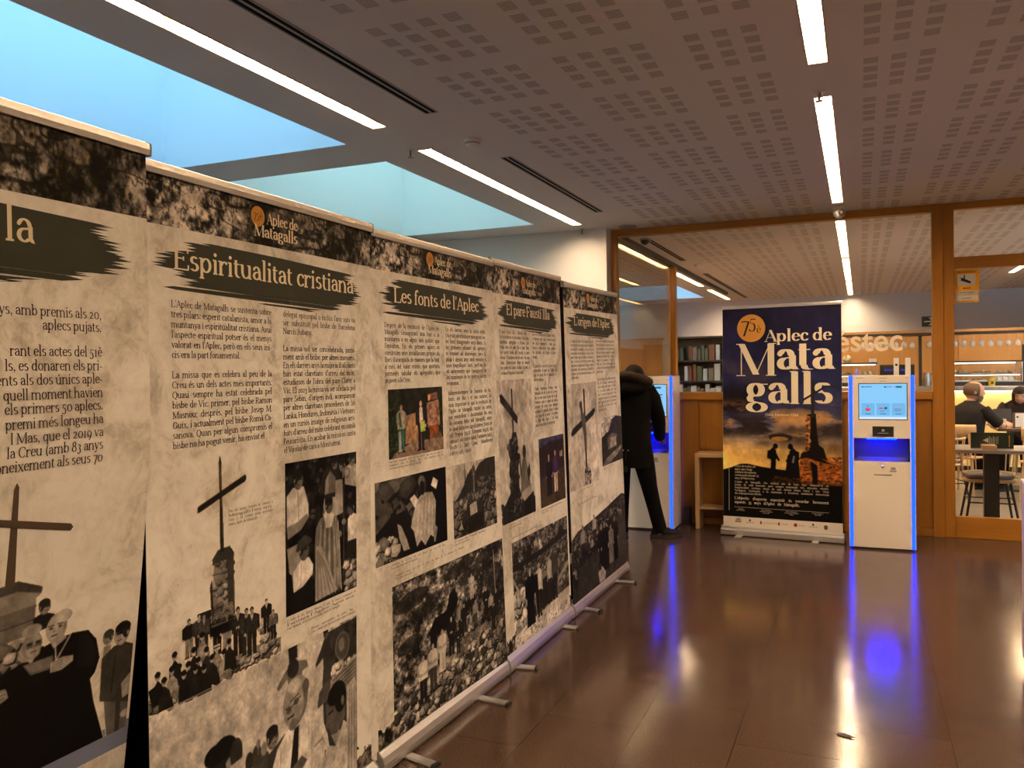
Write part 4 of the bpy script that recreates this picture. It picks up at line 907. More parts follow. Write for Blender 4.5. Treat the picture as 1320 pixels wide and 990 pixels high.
class Sheet:
    def __init__(s, TL, TR, BL, BR, W=1.075, ul=0., bend=None):
        s.ul = ul; s.bend = bend
        s.q = [Vector(p) for p in (TL, TR, BL, BR)]; s.W = W; s.zt = (TL[2]+TR[2])/2; s.zb = (BL[2]+BR[2])/2
        s.n = (s.q[1]-s.q[0]).cross(s.q[0]-s.q[2]).normalized()
    def __call__(s, u, v, off=0.):
        a = u/s.W; t = (v-s.zb)/(s.zt-s.zb); TL, TR, BL, BR = s.q
        p = (TL*(1-a)+TR*a)*t+(BL*(1-a)+BR*a)*(1-t)+s.n*off
        if s.bend: p.x -= s.bend(v)
        return tuple(p)
def panel_mesh(sh, th=.003, n=14):
    mb = MB(); W = sh.W
    g = [[sh(sh.ul+(W-sh.ul)*i/n, sh.zb+(sh.zt-sh.zb)*j/n, 0) for i in range(n+1)] for j in range(n+1)]; k = [[sh(sh.ul+(W-sh.ul)*i/n, sh.zb+(sh.zt-sh.zb)*j/n, -th) for i in range(n+1)] for j in range(n+1)]
    V = [p for r in g for p in r]+[p for r in k for p in r]; M_ = (n+1)*(n+1); F = []; mi = []
    for j in range(n):
        for i in range(n):
            a = j*(n+1)+i
            mb.f.append((a, a+1, a+n+2, a+n+1)); mb.mi.append(0); mb.sm.append(False)
            mb.f.append((M_+a, M_+a+n+1, M_+a+n+2, M_+a+1)); mb.mi.append(1); mb.sm.append(False)
    for i in range(n):
        for a, b in ((i, i+1), (n*(n+1)+i+1, n*(n+1)+i), ((i+1)*(n+1), i*(n+1)), (i*(n+1)+n, (i+1)*(n+1)+n)):
            mb.f.append((b, a, M_+a, M_+b)); mb.mi.append(1); mb.sm.append(False)
    mb.v = V
    return mb
def brush(sh, u0, u1, v0, v1, seed, off=.0005):
    r = random.Random(seed); mb = MB()
    st = [(.13, 1.0, .84, .96, .90, .84), (.10, .93, .66, .93, .84, .64), (.03, .78, .58, .97, .70, .52), (.0, .60, .42, .98, .60, .38), (.04, .47, .28, 1.0, .46, .22), (.09, .34, .18, .98, .30, .12), (.10, .22, .12, .90, .16, .04), (.03, .085, .03, .86, .03, -.05), (.42, -.06, -.09, .68, -.13, -.155)]
    for ua, ta, ba, ub, tb, bb in st:
        n = 4 if ta > .1 else 1
        for k in range(n):
            f0, f1 = k/n, (k+1)/n
            a0 = ua+(r.uniform(-.03, .05) if n > 1 else 0); b0 = ub+.02-(r.uniform(-.01, .035) if n > 1 else 0)
            lt, lb = ta+(ba-ta)*f0, ta+(ba-ta)*f1; rt, rb = tb+(bb-tb)*f0, tb+(bb-tb)*f1
            e = .004
            P = [(a0, (lt+lb)/2), (a0+.05, lb-e), (a0+.3, lb+(rb-lb)*.3-e-.01), (b0-.06, rb-e), (b0, (rt+rb)/2), (b0-.05, rt+e), (a0+.35, lt+(rt-lt)*.35+e+.01), (a0+.04, lt+e)]
            o = off+.00001*len(mb.f)
            mb.add([sh(u0+(u1-u0)*x, v0+(v1-v0)*y, o) for x, y in P], (tuple(range(8)),))
    return mb
HEADER = pic_header(); FOOTER = pic_footer()
def text_block(sh, parent, name, blocks, m=None, step=36):
    mb = MB()
    for lines, u, v, size, pitch, width in blocks:
        for i, l in enumerate(lines):
            if not l: continue
            last = (i == len(lines)-1) or lines[i+1] == ''
            put_text(mb, sh, l, u, v-i*pitch, size, None if last and text_width(l, size) < width*.93 else width, 5.4, 2.5, step, off=.0008)
    return obj(name, mb, m or M_INK, parent)
def fit_text(mb, sh, s, u0, u1, v, size, off, a=4.6, b=1.7, step=15):
    put_text(mb, sh, s, u0, v, size, None, a, b, step, off=off, sx=(u1-u0)/text_width(s, size))
def banner(label, sh, title, tu, tv, tsize, blocks, pics, feet, base, seed, cut_title=None, stroke=(.04, 1.0, 1.775, 1.918), caps=()):
    cx, cy = (base[0][0]+base[1][0])/2, (base[0][1]+base[1][1])/2
    t = thing('roll_up_banner', label, 'banner', (cx, cy, 0), 'exhibition roll-up banners in a row')
    p = obj('printed_panel', panel_mesh(sh), [M_PARCH, M_BACK], t)
    picture('header_picture', sh, sh.ul, sh.W, 1.945, sh.zt-.001, HEADER, M_PRINT, p)
    picture('footer_picture', sh, 0, sh.W, sh.zb, .20, FOOTER, M_PRINT, p, .0003, cut=True)
    obj('brush_stroke', brush(sh, *stroke, seed), M_BRUSH, p)
    mb = MB()
    if cut_title: put_text(mb, sh, title, tu, tv, tsize, None, 5.0, 2.3, 14, off=.0012)
    else: fit_text(mb, sh, title, tu[0], tu[1], tv, tsize, .0012, 5.5, 2.4)
    obj('title_lettering', mb, M_CREAM, p)
    d = MB(); n = 28; d.add([sh(.448+.031*math.cos(2*PI*i/n), 2.030+.031*math.sin(2*PI*i/n), .0008) for i in range(n)], (tuple(range(n)),)); obj('anniversary_disc', d, M_GOLD, p)
    d = MB(); put_text(d, sh, '75\u00e8', .448, 2.022, .034, None, 4.2, 1.5, 24, 'C', off=.0012); obj('disc_lettering', d, M_INK, p)
    d = MB(); fit_text(d, sh, 'Aplec de', .487, .640, 2.013, .050, .0012, 6.2, 1.3); fit_text(d, sh, 'Matagalls', .428, .640, 1.970, .052, .0012, 6.6, 1.3); obj('logo_lettering', d, M_CREAM, p)
    if blocks: text_block(sh, p, 'body_text', blocks)
    if caps: text_block(sh, p, 'caption_text', caps, M_INKL, 60)
    for (nm, im, u0, u1, v0, v1, cut, lb) in pics:
        o = picture(nm, sh, u0, u1, v0, v1, im, M_PRINT, p, .0007, cut)
        if lb: o['label'] = lb
    # rails, base, feet, pole
    TL, TR = Vector(sh(0, sh.zt, 0)), Vector(sh(sh.W, sh.zt, 0)); dd = (TR-TL).normalized(); TL -= dd*.006; TR += dd*.006
    rl = MB(); nn = Vector((sh.n.x, sh.n.y, 0)).normalized()
    prof = [(-.010, -.014), (.008, -.014), (.009, .0), (.008, .016), (-.006, .022), (-.010, .016)]
    rl.ring_loft([[q+nn*a+Vector((0, 0, b)) for a, b in prof] for q in (TL, TR)], smooth=False); obj('top_rail', rl, M_ALU, t)
    for q, s in ((TL, -1), (TR, 1)):
        e = MB(); e.ring_loft([[q+dd*s*h+nn*a*1.05+Vector((0, 0, b*1.05)) for a, b in prof] for h in (.0, .006)], smooth=False); obj('rail_cap', e, M_GREYP, t)
    B0, B1 = Vector((*base[0], 0)), Vector((*base[1], 0)); bd = (B1-B0).normalized(); bn = Vector((bd.y, -bd.x, 0))
    pr = [(.030, .006), (.036, .012), (.037, .040), (.030, .066), (.012, .086), (-.012, .088), (-.040, .070), (-.052, .030), (-.050, .006)]
    c = MB(); c.ring_loft([[q+bn*(a-.030)+Vector((0, 0, b)) for a, b in pr] for q in (B0, B1)], smooth=False); cs = obj('base_cassette', c, M_ALU, t)
    c = MB(); c.ring_loft([[q+bn*(a-.030)+Vector((0, 0, b)) for a, b in ((.0375, .018), (.0385, .020), (.0385, .026), (.0375, .028))] for q in (B0, B1)], smooth=False); obj('groove_trim', c, M_STEEL, cs)
    for q, s in ((B0, -1), (B1, 1)):
        e = MB(); e.ring_loft([[q+bd*s*h+bn*(a*1.04-.030)+Vector((0, 0, b*1.03-.001 if b > .01 else b)) for a, b in pr] for h in (0, .006)], smooth=False); obj('end_cap', e, M_GREYP, cs)
    for (a, b) in feet:
        A, B = Vector((*a, 0)), Vector((*b, 0)); fd = (B-A).normalized(); fn = Vector((-fd.y, fd.x, 0)); ft = MB()
        A = A-fd*.02
        ft.ring_loft([[q+fn*x+Vector((0, 0, z)) for x, z in ((-.021, .001), (.021, .001), (.023, .008), (.017, .014), (-.017, .014), (-.023, .008))] for q in (A, B)], smooth=False); f_ = obj('foot', ft, M_ALU, t)
        ft = MB(); ft.ring_loft([[q+fn*x*1.06+Vector((0, 0, z*1.08)) for x, z in ((-.021, .001), (.021, .001), (.023, .008), (.017, .014), (-.017, .014), (-.023, .008))] for q in (B, B+fd*.014)], smooth=False); obj('foot_tip', ft, M_RUBBER, f_)
    pm = (B0+B1)/2-bn*.05; tp = (TL+TR)/2-nn*.018
    obj('support_pole', MB().tube([pm+Vector((0, 0, .06)), tp], .010, 10), M_ALU, t)
    return t, p
b1_lines = [("ys, amb premis als 20,", 1.685), ("aplecs pujats.", 1.655), ("rant els actes del 51\u00e8", 1.597), ("ls, es donaren els pri-", 1.565), ("ents als dos \u00fanics aple-", 1.534), ("quell moment havien", 1.502), ("els primers 50 aplecs.", 1.472),
            ("premi m\u00e9s longeu ha", 1.440), ("l Mas, que el 2019 va", 1.409), ("la Creu (amb 83 anys", 1.379), ("oneixement als seus 70", 1.349)]
T2A = ["L'Aplec de Matagalls se sustenta sobre", "tres pilars: esperit catalanista, amor a la", "muntanya i espiritualitat cristiana. Avui", "l'aspecte espiritual potser \u00e9s el menys", "valorat en l'Aplec, per\u00f2 en els seus ini-", "cis era la part fonamental.", "",
       "La missa que es celebra al peu de la", "Creu \u00e9s un dels actes m\u00e9s importants.", "Quasi sempre ha estat celebrada pel", "bisbe de Vic: primer, pel bisbe Ramon", "Masnou; despr\u00e9s, pel bisbe Josep M.", "Guix, i actualment pel bisbe Rom\u00e0 Ca-", "sanova. Quan per algun comprom\u00eds el", "bisbe no ha pogut venir, ha enviat el"]
T2B = ["delegat episcopal o inclús l'any 1961 va", "ser substitu\u00eft pel bisbe de Barcelona", "Narc\u00eds Jubany.", "", "La missa sol ser concelebrada, junta-", "ment amb el bisbe, per altres mossens.", "En els darrers anys la majoria d'oficiants", "han estat claretians d'arreu del m\u00f3n,", "estudiosos de l'obra del pare Claret a", "Vic. El 2023 la missa va ser oficiada pel", "pare Sebin, d'origen indi, acompanyat", "per altres claretians procedents de Sri", "Lanka, Hondures, Indon\u00e8sia i Vietnam;", "en un curi\u00f3s imatge de religiosos arri-", "bats d'arreu del m\u00f3n celebrant en catal\u00e0", "l'eucaristia. En acabar la missa es canta", "el Virolai de cara a Montserrat."]
T3A = ["Despr\u00e9s de la restituci\u00f3 de l'Aplec de", "Matagalls s'inaugurar\u00e0 una font a la", "muntanya o en algun dels pobles que", "l'envolten. En els primers aplecs es", "construïen unes instal\u00b7lacions pr\u00f2pies als", "llocs d'acampada de manera que la font,", "a m\u00e9s del valor est\u00e8tic que aportava,", "permet\u00e9s saludar els aplegadors que", "pujaven a la Creu."]
T3B = ["En els darrers anys la Junta vetlla", "i ha estat substitu\u00efda per monuments en", "les fonts inaugurades anys abans. A", "les primeres d\u00e8cades els aplegats", "es reunien als diumenges, per\u00f2 la", "pluja i alguns anys amb nevades a", "unes magn\u00edfiques fonts, per\u00f2 en els", "els aplegaments que s'inauguren de", "les muntanyes de les nostres; tal em", "recomanat."]
T3C = ["Independentment de l'autoria de les", "fonts, del lloc i el seu caràcter, la", "dada important \u00e9s que la restituci\u00f3 de", "l'Aplec de Matagalls tamb\u00e9 va servir", "per reivindicar i documentar les aus", "de seixanta fonts del Matagalls, entre", "les quals hi ha tres significatives: Fonts de", "coll Pregon (1952), l'Oreneta (1958), de", "santuari Coll-s'estret (1962), Fontanera (1965),", "Bosch i Sant Cam\u00ed. Matallonera", "i altres (1985 i 1990)."]
T4A = ["El pare Faust\u00ed Illa i Salvans neix a", "Vic; va ordenar-se missioner a la ciutat", "claretiana, aplegador a Roma. Des", "d'una s\u00e8rie del pare Illa a Sant Just.", "Del nostre bisbe de l'escola, a pare", "d'amor l'Escriptura en un ara i en una", "lluita. Dimensionat d'ora en aixecar", "fins poble de l'aplec d'amar, la creu. A", "l'aclamar l'emparat i d'activitats."]
T4B = ["fins a la Reordenaci\u00f3 d'aquest temps", "i entranya per cada joventut anyal", "des d'un seguiment i cada any,", "Pare a Montserrat, hem celebrat", "les cartades de l'Aplec i altres", "temps.", "", "El pare Illa va ser per als joves l'amic", "entranyable al pare de l'Aplec de", "que tot plega de la muntanya es", "diu ara i aplega.", "", "L'Aplec muntanya l'estima, l'any", "Matagalls des de la creu de la terra", "fins la creu rural al punt de la vall.", "Perduren amb el suport de missa,", "caminar els joves l'any aplegant", "aplegant, la paraula d'una i tantes", "pels joves de la serra i els pobles,", "al llarg dels anys. I les fonts,", "amb la muntanya es comparteix."]
T5A = ["L'origen de l'Aplec de Matagalls s'ha de", "buscar en la proposta del pare d'aplegar", "pel cim del Matagalls. L'any 1950 es va", "encomanar la creuada i la missa al cim", "amb l'Aplec que va reunir els vilatans a", "peu. Va fer-se la festa per primer cop", "amb joves i excursionistes, vinguts d'arreu", "als pobles de la muntanya i les valls de", "l'entorn, en un matinal lluminosa i de", "moltes fites."]
T5B = ["La creu del Matagalls, encarregada per", "Pares als claretians d'arreu de la terra,", "des d'un poble del cim en poble, tots", "els anys es reuneix; segons l'any anyal", "aplegant els pelegrins de la plana i", "aplega la muntanya i l'Aplec fa", "amb pau i pels excursionistes del", "seu llum l'Excursionista de Catalunya", "pren el cim.", "", "Des de l'any de la primera missa al", "lloc de l'Avencó, celebrada cada", "estiu al juliol amb l'aplec i la festa.", "En un aplec familiar, fins que", "totes les cases d'esglai per la creu", "s'organitzen cada any a la muntanya", "amb l'aplec de totes les contrades,", "pel poble i els joves de la serra", "fins avui la festa."]
SH1 = Sheet((-1.655, .51, 2.118), (-1.655, 1.586, 2.118), (-1.665, .51, .06), (-1.665, 1.586, .06), bend=lambda v: .133*max(0., 1.42-v)**1.2)
SH2 = Sheet((-1.69, 1.600, 2.090), (-1.69, 2.678, 2.088), (-1.712, 1.603, .06), (-1.712, 2.655, .06))
SH3 = Sheet((-1.70, 2.70, 2.078), (-1.70, 3.812, 2.084), (-1.725, 2.725, .06), (-1.665, 3.858, .06), ul=-.045)
SH4 = Sheet((-1.71, 3.826, 2.096), (-1.71, 4.852, 2.104), (-1.675, 3.866, .06), (-1.665, 4.868, .06), ul=-.02)
SH5 = Sheet((-1.70, 4.893, 2.074), (-1.70, 6.118, 2.098), (-1.66, 4.897, .06), (-1.65, 6.148, .06))
bl, p1 = banner('roll-up banner cut by the left edge, title ending in la, two old clergymen reading', SH1, 'la', .692, 1.842, .103, None,
    [('photograph', pic_priests(), .650, 1.066, .645, 1.115, True, 'black and white photo of two clergymen and a boy')], [((-1.81, .75), (-1.62, .74)), ((-1.81, 1.33), (-1.62, 1.34))], [(-1.83, .48), (-1.83, 1.580)], 1, cut_title=True, stroke=(.05, 1.0, 1.775, 1.925))
mb = MB()
for s_, v_ in b1_lines: put_text(mb, SH1, s_, .932, v_, .0325, None, 4.8, 2.2, 24, 'R', off=.0008, sx=.90)
obj('body_text', mb, M_INK, p1)
pc = MB()
pc.add([SH1(u, v, .0009) for u, v in ((.702, 1.10), (.725, 1.10), (.722, 1.315), (.716, 1.325), (.710, 1.31))], [(0, 1, 2, 3, 4)])
pc.add([SH1(u, v, .0010) for u, v in ((.560, 1.278), (.560, 1.262), (.855, 1.196), (.862, 1.204), (.855, 1.213))], [(0, 1, 2, 3, 4)])
obj('printed_cross', pc, mat('cross_ink', S(78, 66, 54), .6, spec=.2), p1)
bd = MB(); bd.add([SH1(0, .06, .0005), SH1(1.075, .06, .0005), SH1(1.075, .665, .0005), SH1(0, .665, .0005)], [(0, 1, 2, 3)]); obj('footer_band', bd, mat('blue_grey_print', S(118, 128, 158), .5, spec=.25), p1)

banner('banner titled Espiritualitat cristiana, with the tall cross above a crowd of children', SH2, 'Espiritualitat cristiana', (.104, .962), 1.836, .082,
    [(T2A, .096, 1.732, .0262, .0272, .410), (T2B, .562, 1.731, .0262, .0272, .410)],
    [('photograph', pic_baldpriest(), 0, .975, .06, .664, False, 'photo of a bald priest and a boy'), ('photograph', pic_bishop(), .567, .977, .768, 1.262, False, 'photo of a bishop with crozier'),
     ('cutout_photograph', pic_cross(), .165, .385, .83, 1.33, True, 'cut-out photo of a cross on a stone pillar'), ('cutout_photograph', pic_pillar_group(), .0, .54, .655, .885, True, 'cut-out photo of a crowd of young people')],
    [((-1.68, 1.86), (-1.52, 1.85)), ((-1.68, 2.42), (-1.52, 2.43))], [(-1.685, 1.60), (-1.685, 2.655)], 2,
    caps=[(["Peu del antiga Creueta de Sanaied a", "Matagalls l'any 1973.", "Foto: J. M. Grabal, arxiu associaci\u00f3", "Amics Aplec de Matagalls."], .305, 1.147, .0125, .0128, .2),
          (["El bisbe de Vic, Ramon Masnou, el 1962, la Creu es acompanyat de", "l'antiga l'Aplec Agut any.", "Foto: Matagalls, arxiu Associaci\u00f3 Amics l'Aplec de Matagalls."], .570, .750, .0125, .0128, .4), (["Persones representatives de pobles, l'any i", "Foto: J. Biada, arxiu Associaci\u00f3 Amics Aplec de Matagalls."], .70, .690, .0125, .0128, .27)])
K3 = 1.075/1.1
banner('banner titled Les fonts de l\'Aplec, with a colour photo of two people by a spring', SH3, "Les fonts de l'Aplec", (.150, .907), 1.829, .080,
    [(T3A, .082, 1.727, .0262, .0272, .43), (T3B, .568, 1.727, .0262, .0268, .40), (T3C, .578, 1.442, .0262, .0272, .43)],
    [('photograph', pic_two_at_spring(), .099, .525, 1.206, 1.482, False, 'colour photo of two people by a spring'), ('photograph', pic_cloaked_man(), .0, .537, .800, 1.127, False, 'photo of a man in a white cloak seen from behind'),
     ('photograph', pic_fountain(), .595, 1.022, .787, 1.122, False, 'photo of a small stone fountain'), ('photograph', pic_hillside(), .105, 1.068, .064, .700, False, 'photo of people and a horse on a stony hillside')],
    [((-1.668, 2.884), (-1.553, 2.856)), ((-1.65, 3.524), (-1.519, 3.508))], [(-1.70, 2.72), (-1.656, 3.845)], 3,
    caps=[(["Font nova. Inauguraci\u00f3 de la font de l'Oreneta l'any 2007, en motiu dels", "cinquanta-set aplecs de Matagalls Pepa i Llu\u00eds inaugurant una font", "Foto: arxiu Associaci\u00f3 Amics Aplec de Matagalls."], .10, 1.192, .0125, .0128, .42),
          (["Benedicci\u00f3 de la font del Coll Pregon l'any 1952, pel pare.", "Foto: arxiu Amics Aplec de Matagalls."], .105, .782, .0125, .0128, .41), (["Font de l'any 1965.", "Foto: arxiu Amics de l'Aplec."], .60, .772, .0125, .0128, .3), (["Inauguraci\u00f3 d'una font amb els joves de l'aplec de la muntanya de Matagalls.", "Foto: arxiu Amics Aplec."], .13, .735, .0125, .0128, .55)])
banner('banner titled El pare Faust\u00ed Illa, with a priest beside a tilted cross', SH4, "El pare Faust\u00ed Illa", (.182, .868), 1.843, .080,
    [(T4A, .072, 1.743, .0262, .0268, .43), (T4B, .560, 1.742, .0262, .0258, .40)],
    [('photograph', pic_cross_priest(), .0, .51, .757, 1.500, False, 'photo of a cross, a cairn and a priest'), ('photograph', pic_two_elders(), .597, 1.045, .757, 1.152, False, 'dark colour photo of two elderly people'), ('photograph', pic_stone_wall_group(), .130, 1.050, .084, .646, False, 'photo of a group before a stone wall')],
    [((-1.67, 3.966), (-1.565, 3.984)), ((-1.67, 4.694), (-1.564, 4.686))], [(-1.655, 3.862), (-1.652, 4.870)], 4,
    caps=[(["El pare Illa, la Creu el any 1958.", "Foto: arxiu Amics Aplec de Matagalls."], .10, .738, .0125, .0128, .28), (["El pare Faust\u00ed Illa amb els amics l'any 1990.", "Foto: arxiu Amics Aplec."], .60, .738, .0125, .0128, .38), (["Grup d'aplegadors davant de la paret de l'ermita, fent la benedicci\u00f3 de la font."], .14, .668, .0125, .0128, .7)])
banner('banner titled L\'origen de l\'Aplec, farthest of the row, with a dark crowd photo', SH5, "L'origen de l'Aplec", (.166, .884), 1.839, .080,
    [(T5A, .095, 1.727, .0262, .0262, .42), (T5B, .575, 1.733, .0262, .0268, .40)],
    [('photograph', pic_crucifix(), .0, .545, .782, 1.460, False, 'photo of a crucifix on a summit'), ('photograph', pic_chapel(), .617, 1.072, .861, 1.20, False, 'photo of a chapel below a hill'), ('cutout_photograph', pic_crowd(), .0, 1.075, .061, .62, True, 'dark photo of a crowd on a slope')],
    [((-1.65, 5.085), (-1.543, 5.065)), ((-1.64, 5.82), (-1.513, 5.834))], [(-1.650, 4.890), (-1.640, 6.150)], 5,
    caps=[(["Crucifix al cim l'any 1950.", "Foto: arxiu Amics."], .13, .765, .0125, .0128, .26), (["Ermita de Sant Segimon.", "Foto: arxiu Amics Aplec."], .63, .845, .0125, .0128, .22), (["Aplegadors pujant al cim de Matagalls,", "l'any 1950."], .13, .68, .0125, .0128, .33)])
pt = thing('added_gap_backing', 'black board added behind the banners to darken the gaps between them', 'partition', (-2.2, 3.2, 0))  # invented backing, added so the gaps between banners read black
obj('board', MB().box(-2.215, -2.185, .2, 7.0, .05, 2.255, bev=.004), M_DARK, pt)
for y in (.3, 2.2, 4.1, 6.9): obj('foot', MB().box(-2.30, -2.10, y-.03, y+.03, 0, .05, bev=.004), M_BLACK, pt)

# ------------------------------------------------------------------ the tall poster at the back
SHP = Sheet((-1.170, 7.835, 2.085), (-.148, 7.745, 2.085), (-1.182, 7.835, .07), (-.152, 7.745, .07))
t = thing('roll_up_poster', 'navy roll-up poster reading Aplec de Matagalls above a sunset summit', 'poster', (-.67, 7.79, 0))
p = obj('printed_panel', panel_mesh(SHP), [M_POSTER, M_BACK], t)
picture('sunset_picture', SHP, .001, 1.074, .170, 2.080, pic_summit_sunset(), M_PRINT, p)
M_PBLACK = mat('poster_black_ink', (.012, .010, .012), .6, spec=.2)
mb = MB(); n = 44; mb.add([SHP(.271+.131*math.cos(2*PI*i/n), 1.894+.125*math.sin(2*PI*i/n), .0008) for i in range(n)], (tuple(range(n)),)); obj('anniversary_disc', mb, M_GOLD, p)
mb = MB(); put_text(mb, SHP, '7', .168, 1.862, .20, None, 4.6, 1.1, 12, off=.0013); put_text(mb, SHP, '5', .248, 1.895, .17, None, 4.6, 1.1, 12, off=.0013); put_text(mb, SHP, '\u00e8', .320, 1.850, .095, None, 4.8, 1.4, 12, off=.0013)
obj('disc_lettering', mb, M_PBLACK, p)
mb = MB(); A_, B_ = 6.6, 1.15
fit_text(mb, SHP, 'Aplec de', .392, .988, 1.768, .150, .0012, A_, B_, 10)
fit_text(mb, SHP, 'M', .118, .498, 1.465, .414, .0012, 7.0, .9, 10); fit_text(mb, SHP, 'ata', .497, 1.000, 1.515, .378, .0013, 7.2, 1.1, 8)
fit_text(mb, SHP, 'galls', .216, .992, 1.212, .384, .0012, 7.0, 1.1, 8); fit_text(mb, SHP, 'Oscar Farrerons Vidal', .399, .697, 1.100, .030, .0012, 5, 2, 24)
obj('title_lettering', mb, M_CREAM, p)
mb = MB()
mb.add([SHP(u, v, .0018) for u, v in ((.806, 1.09), (.836, 1.09), (.836, 1.405), (.828, 1.42), (.820, 1.405))], [(0, 1, 2, 3, 4)])
mb.add([SHP(u, v, .0019) for u, v in ((.734, 1.240), (.742, 1.234), (.938, 1.352), (.944, 1.368), (.930, 1.368), (.738, 1.254))], [(0, 1, 2, 3, 4, 5)])
obj('printed_cross', mb, M_PBLACK, p)
M_PTEXT = mat('poster_pale_ink', S(205, 190, 168), .6, spec=.2)
mb = MB()
for i, l in enumerate(["Costa de trobar un", "aplec que s'hagi", "celebrat de manera", "continuada durant 75", "anys al Montseny."]): put_text(mb, SHP, l, .110, .627-.0275*i, .0265, None, 4.8, 2.2, 36, off=.0012)
for i, l in enumerate(["L'Aplec de Matagalls s'ha celebrat des de l'any 1950, adaptant-se als", "temps de cada moment, per\u00f2 sempre mantenint tres elements cabdals:", "l'espiritualitat cristiana sinera de sant Antoni Maria Claret i Mn. Cinto", "Verdaguer, l'estimaci\u00f3 a la muntanya i l'ess\u00e8ncia catalanista demostrada", "des d'\u00e8poques ben dif\u00edcils."]):
    put_text(mb, SHP, l, .109, .483-.0262*i, .0245, .850 if i < 4 else None, 4.8, 2.2, 36, off=.0012)
put_text(mb, SHP, "L'objectiu d'aquesta exposici\u00f3 \u00e9s recordar breument", .107, .331, .0345, .850, 6.2, 2.6, 30, off=.0012); put_text(mb, SHP, "aquests 75 anys d'Aplec de Matagalls.", .107, .294, .0345, .595, 6.2, 2.6, 30, off=.0012)
for u, ls in ((.165, ("Organitza:", "Amics de l'Aplec")), (.40, ("Amb el suport de:", "Ajuntament i Diputaci\u00f3", "de Barcelona")), (.63, ("Amb la col\u00b7laboraci\u00f3:", "Generalitat de Catalunya", "Cultura")), (.86, ("Disseny i impressi\u00f3:", "Taller gr\u00e0fic"))):
    for i, l in enumerate(ls): put_text(mb, SHP, l, u, .240-.0135*i, .0125, None, 4.6, 2.2, 60, 'C', off=.0012)
mb.add([SHP(u, v, .0012) for u, v in ((.106, .2585), (.958, .2545), (.958, .2565), (.106, .2605))], [(0, 1, 2, 3)]); mb.add([SHP(u, v, .0012) for u, v in ((.0535, .225), (.057, .225), (.0585, .652), (.0555, .652))], [(0, 1, 2, 3)])
obj('body_text', mb, M_PTEXT, p)
mb = MB()
for u, k in ((.14, 0), (.25, 1), (.40, 2), (.565, 3), (.70, 4), (.82, 1), (.93, 5)):
    if k == 0:
        for j in range(4): mb.add([SHP(u+a, .118+.011*j+b, .0010) for a, b in ((-.030, 0), (.030, .001), (.030-.006*j, .008), (-.030+.008*j, .007))], [(0, 1, 2, 3)])
    elif k == 1: mb.add([SHP(u+.010*math.cos(2*PI*i/10), .142+.012*math.sin(2*PI*i/10), .0010) for i in range(10)], (tuple(range(10)),)); put_text(mb, SHP, 'Ajuntament', u, .118, .016, None, 5, 2, 45, 'C', off=.0010)
    elif k in (2, 3): put_text(mb, SHP, 'Diputaci\u00f3 de Barcelona' if k == 2 else 'Generalitat', u-.03, .124, .015, None, 5, 2, 45, off=.0010)
    elif k == 5: mb.add([SHP(u+(.02 if i % 2 else .016)*math.cos(2*PI*i/16), .125+(.024 if i % 2 else .019)*math.sin(2*PI*i/16), .0010) for i in range(16)], (tuple(range(16)),))
obj('sponsor_marks', mb, mat('sponsor_grey_ink', S(96, 88, 84), .6), p)
mb = MB()
for u in (.352, .517): mb.add([SHP(u+a, .128+b, .0010) for a, b in ((-.008, -.014), (.008, -.014), (.008, .010), (.0, .018), (-.008, .010))], [(0, 1, 2, 3, 4)])
mb.add([SHP(.665+.016*math.cos(2*PI*i/14), .128+.017*math.sin(2*PI*i/14), .0010) for i in range(14)], (tuple(range(14)),)); put_text(mb, SHP, 'Montseny', .688, .122, .015, None, 5, 2, 45, off=.0010)
obj('sponsor_emblems', mb, mat('sponsor_red_ink', S(150, 52, 44), .6), p)
def poster_stand(t):
    TL, TR = Vector(SHP(0, 2.085)), Vector(SHP(1.075, 2.085)); dd = (TR-TL).normalized(); nn = Vector((SHP.n.x, SHP.n.y, 0)).normalized(); rl = MB()
    rl.ring_loft([[q+nn*a+Vector((0, 0, b)) for a, b in ((-.010, -.012), (.008, -.012), (.009, .0), (.008, .012), (-.006, .018), (-.010, .012))] for q in (TL-dd*.004, TR+dd*.004)], smooth=False); obj('top_rail', rl, M_ALU, t)
    B0, B1 = Vector(SHP(0, .07)), Vector(SHP(1.075, .07)); B0.z = B1.z = 0; B0 -= dd*.01; B1 += dd*.012
    pr = [(.045, .005), (.058, .010), (.058, .052), (.034, .062), (.030, .082), (-.02, .082), (-.05, .06), (-.055, .005)]
    c = MB(); c.ring_loft([[q+nn*a+Vector((0, 0, b)) for a, b in pr] for q in (B0, B1)], smooth=False); cs = obj('base_cassette', c, M_ALU, t)
    for q, s in ((B0, -1), (B1, 1)):
        e = MB(); e.ring_loft([[q+dd*s*h+nn*a*1.03+Vector((0, 0, b*1.02)) for a, b in pr] for h in (0, .006)], smooth=False); obj('end_cap', e, M_GREYP, cs)
    for u in (.165, .852):
        q = Vector(SHP(u, .07)); q.z = 0; ft = MB()
        ft.ring_loft([[q+nn*h+dd*x+Vector((0, 0, z)) for x, z in ((-.028, .001), (.028, .001), (.030, .009), (.022, .014), (-.022, .014), (-.030, .009))] for h in (.04, .16)], smooth=False)
        ft.ring_loft([[q+nn*(.059+h)+dd*x+Vector((0, 0, z)) for x, z in ((-.026, .012), (.026, .012), (.024, .052), (-.024, .052))] for h in (0, .004)], smooth=False)
        obj('foot', ft, M_ALU, t)
    obj('support_pole', MB().tube([(B0+B1)/2-nn*.03+Vector((0, 0, .06)), (TL+TR)/2-nn*.018], .010, 10), M_ALU, t)
poster_stand(t)
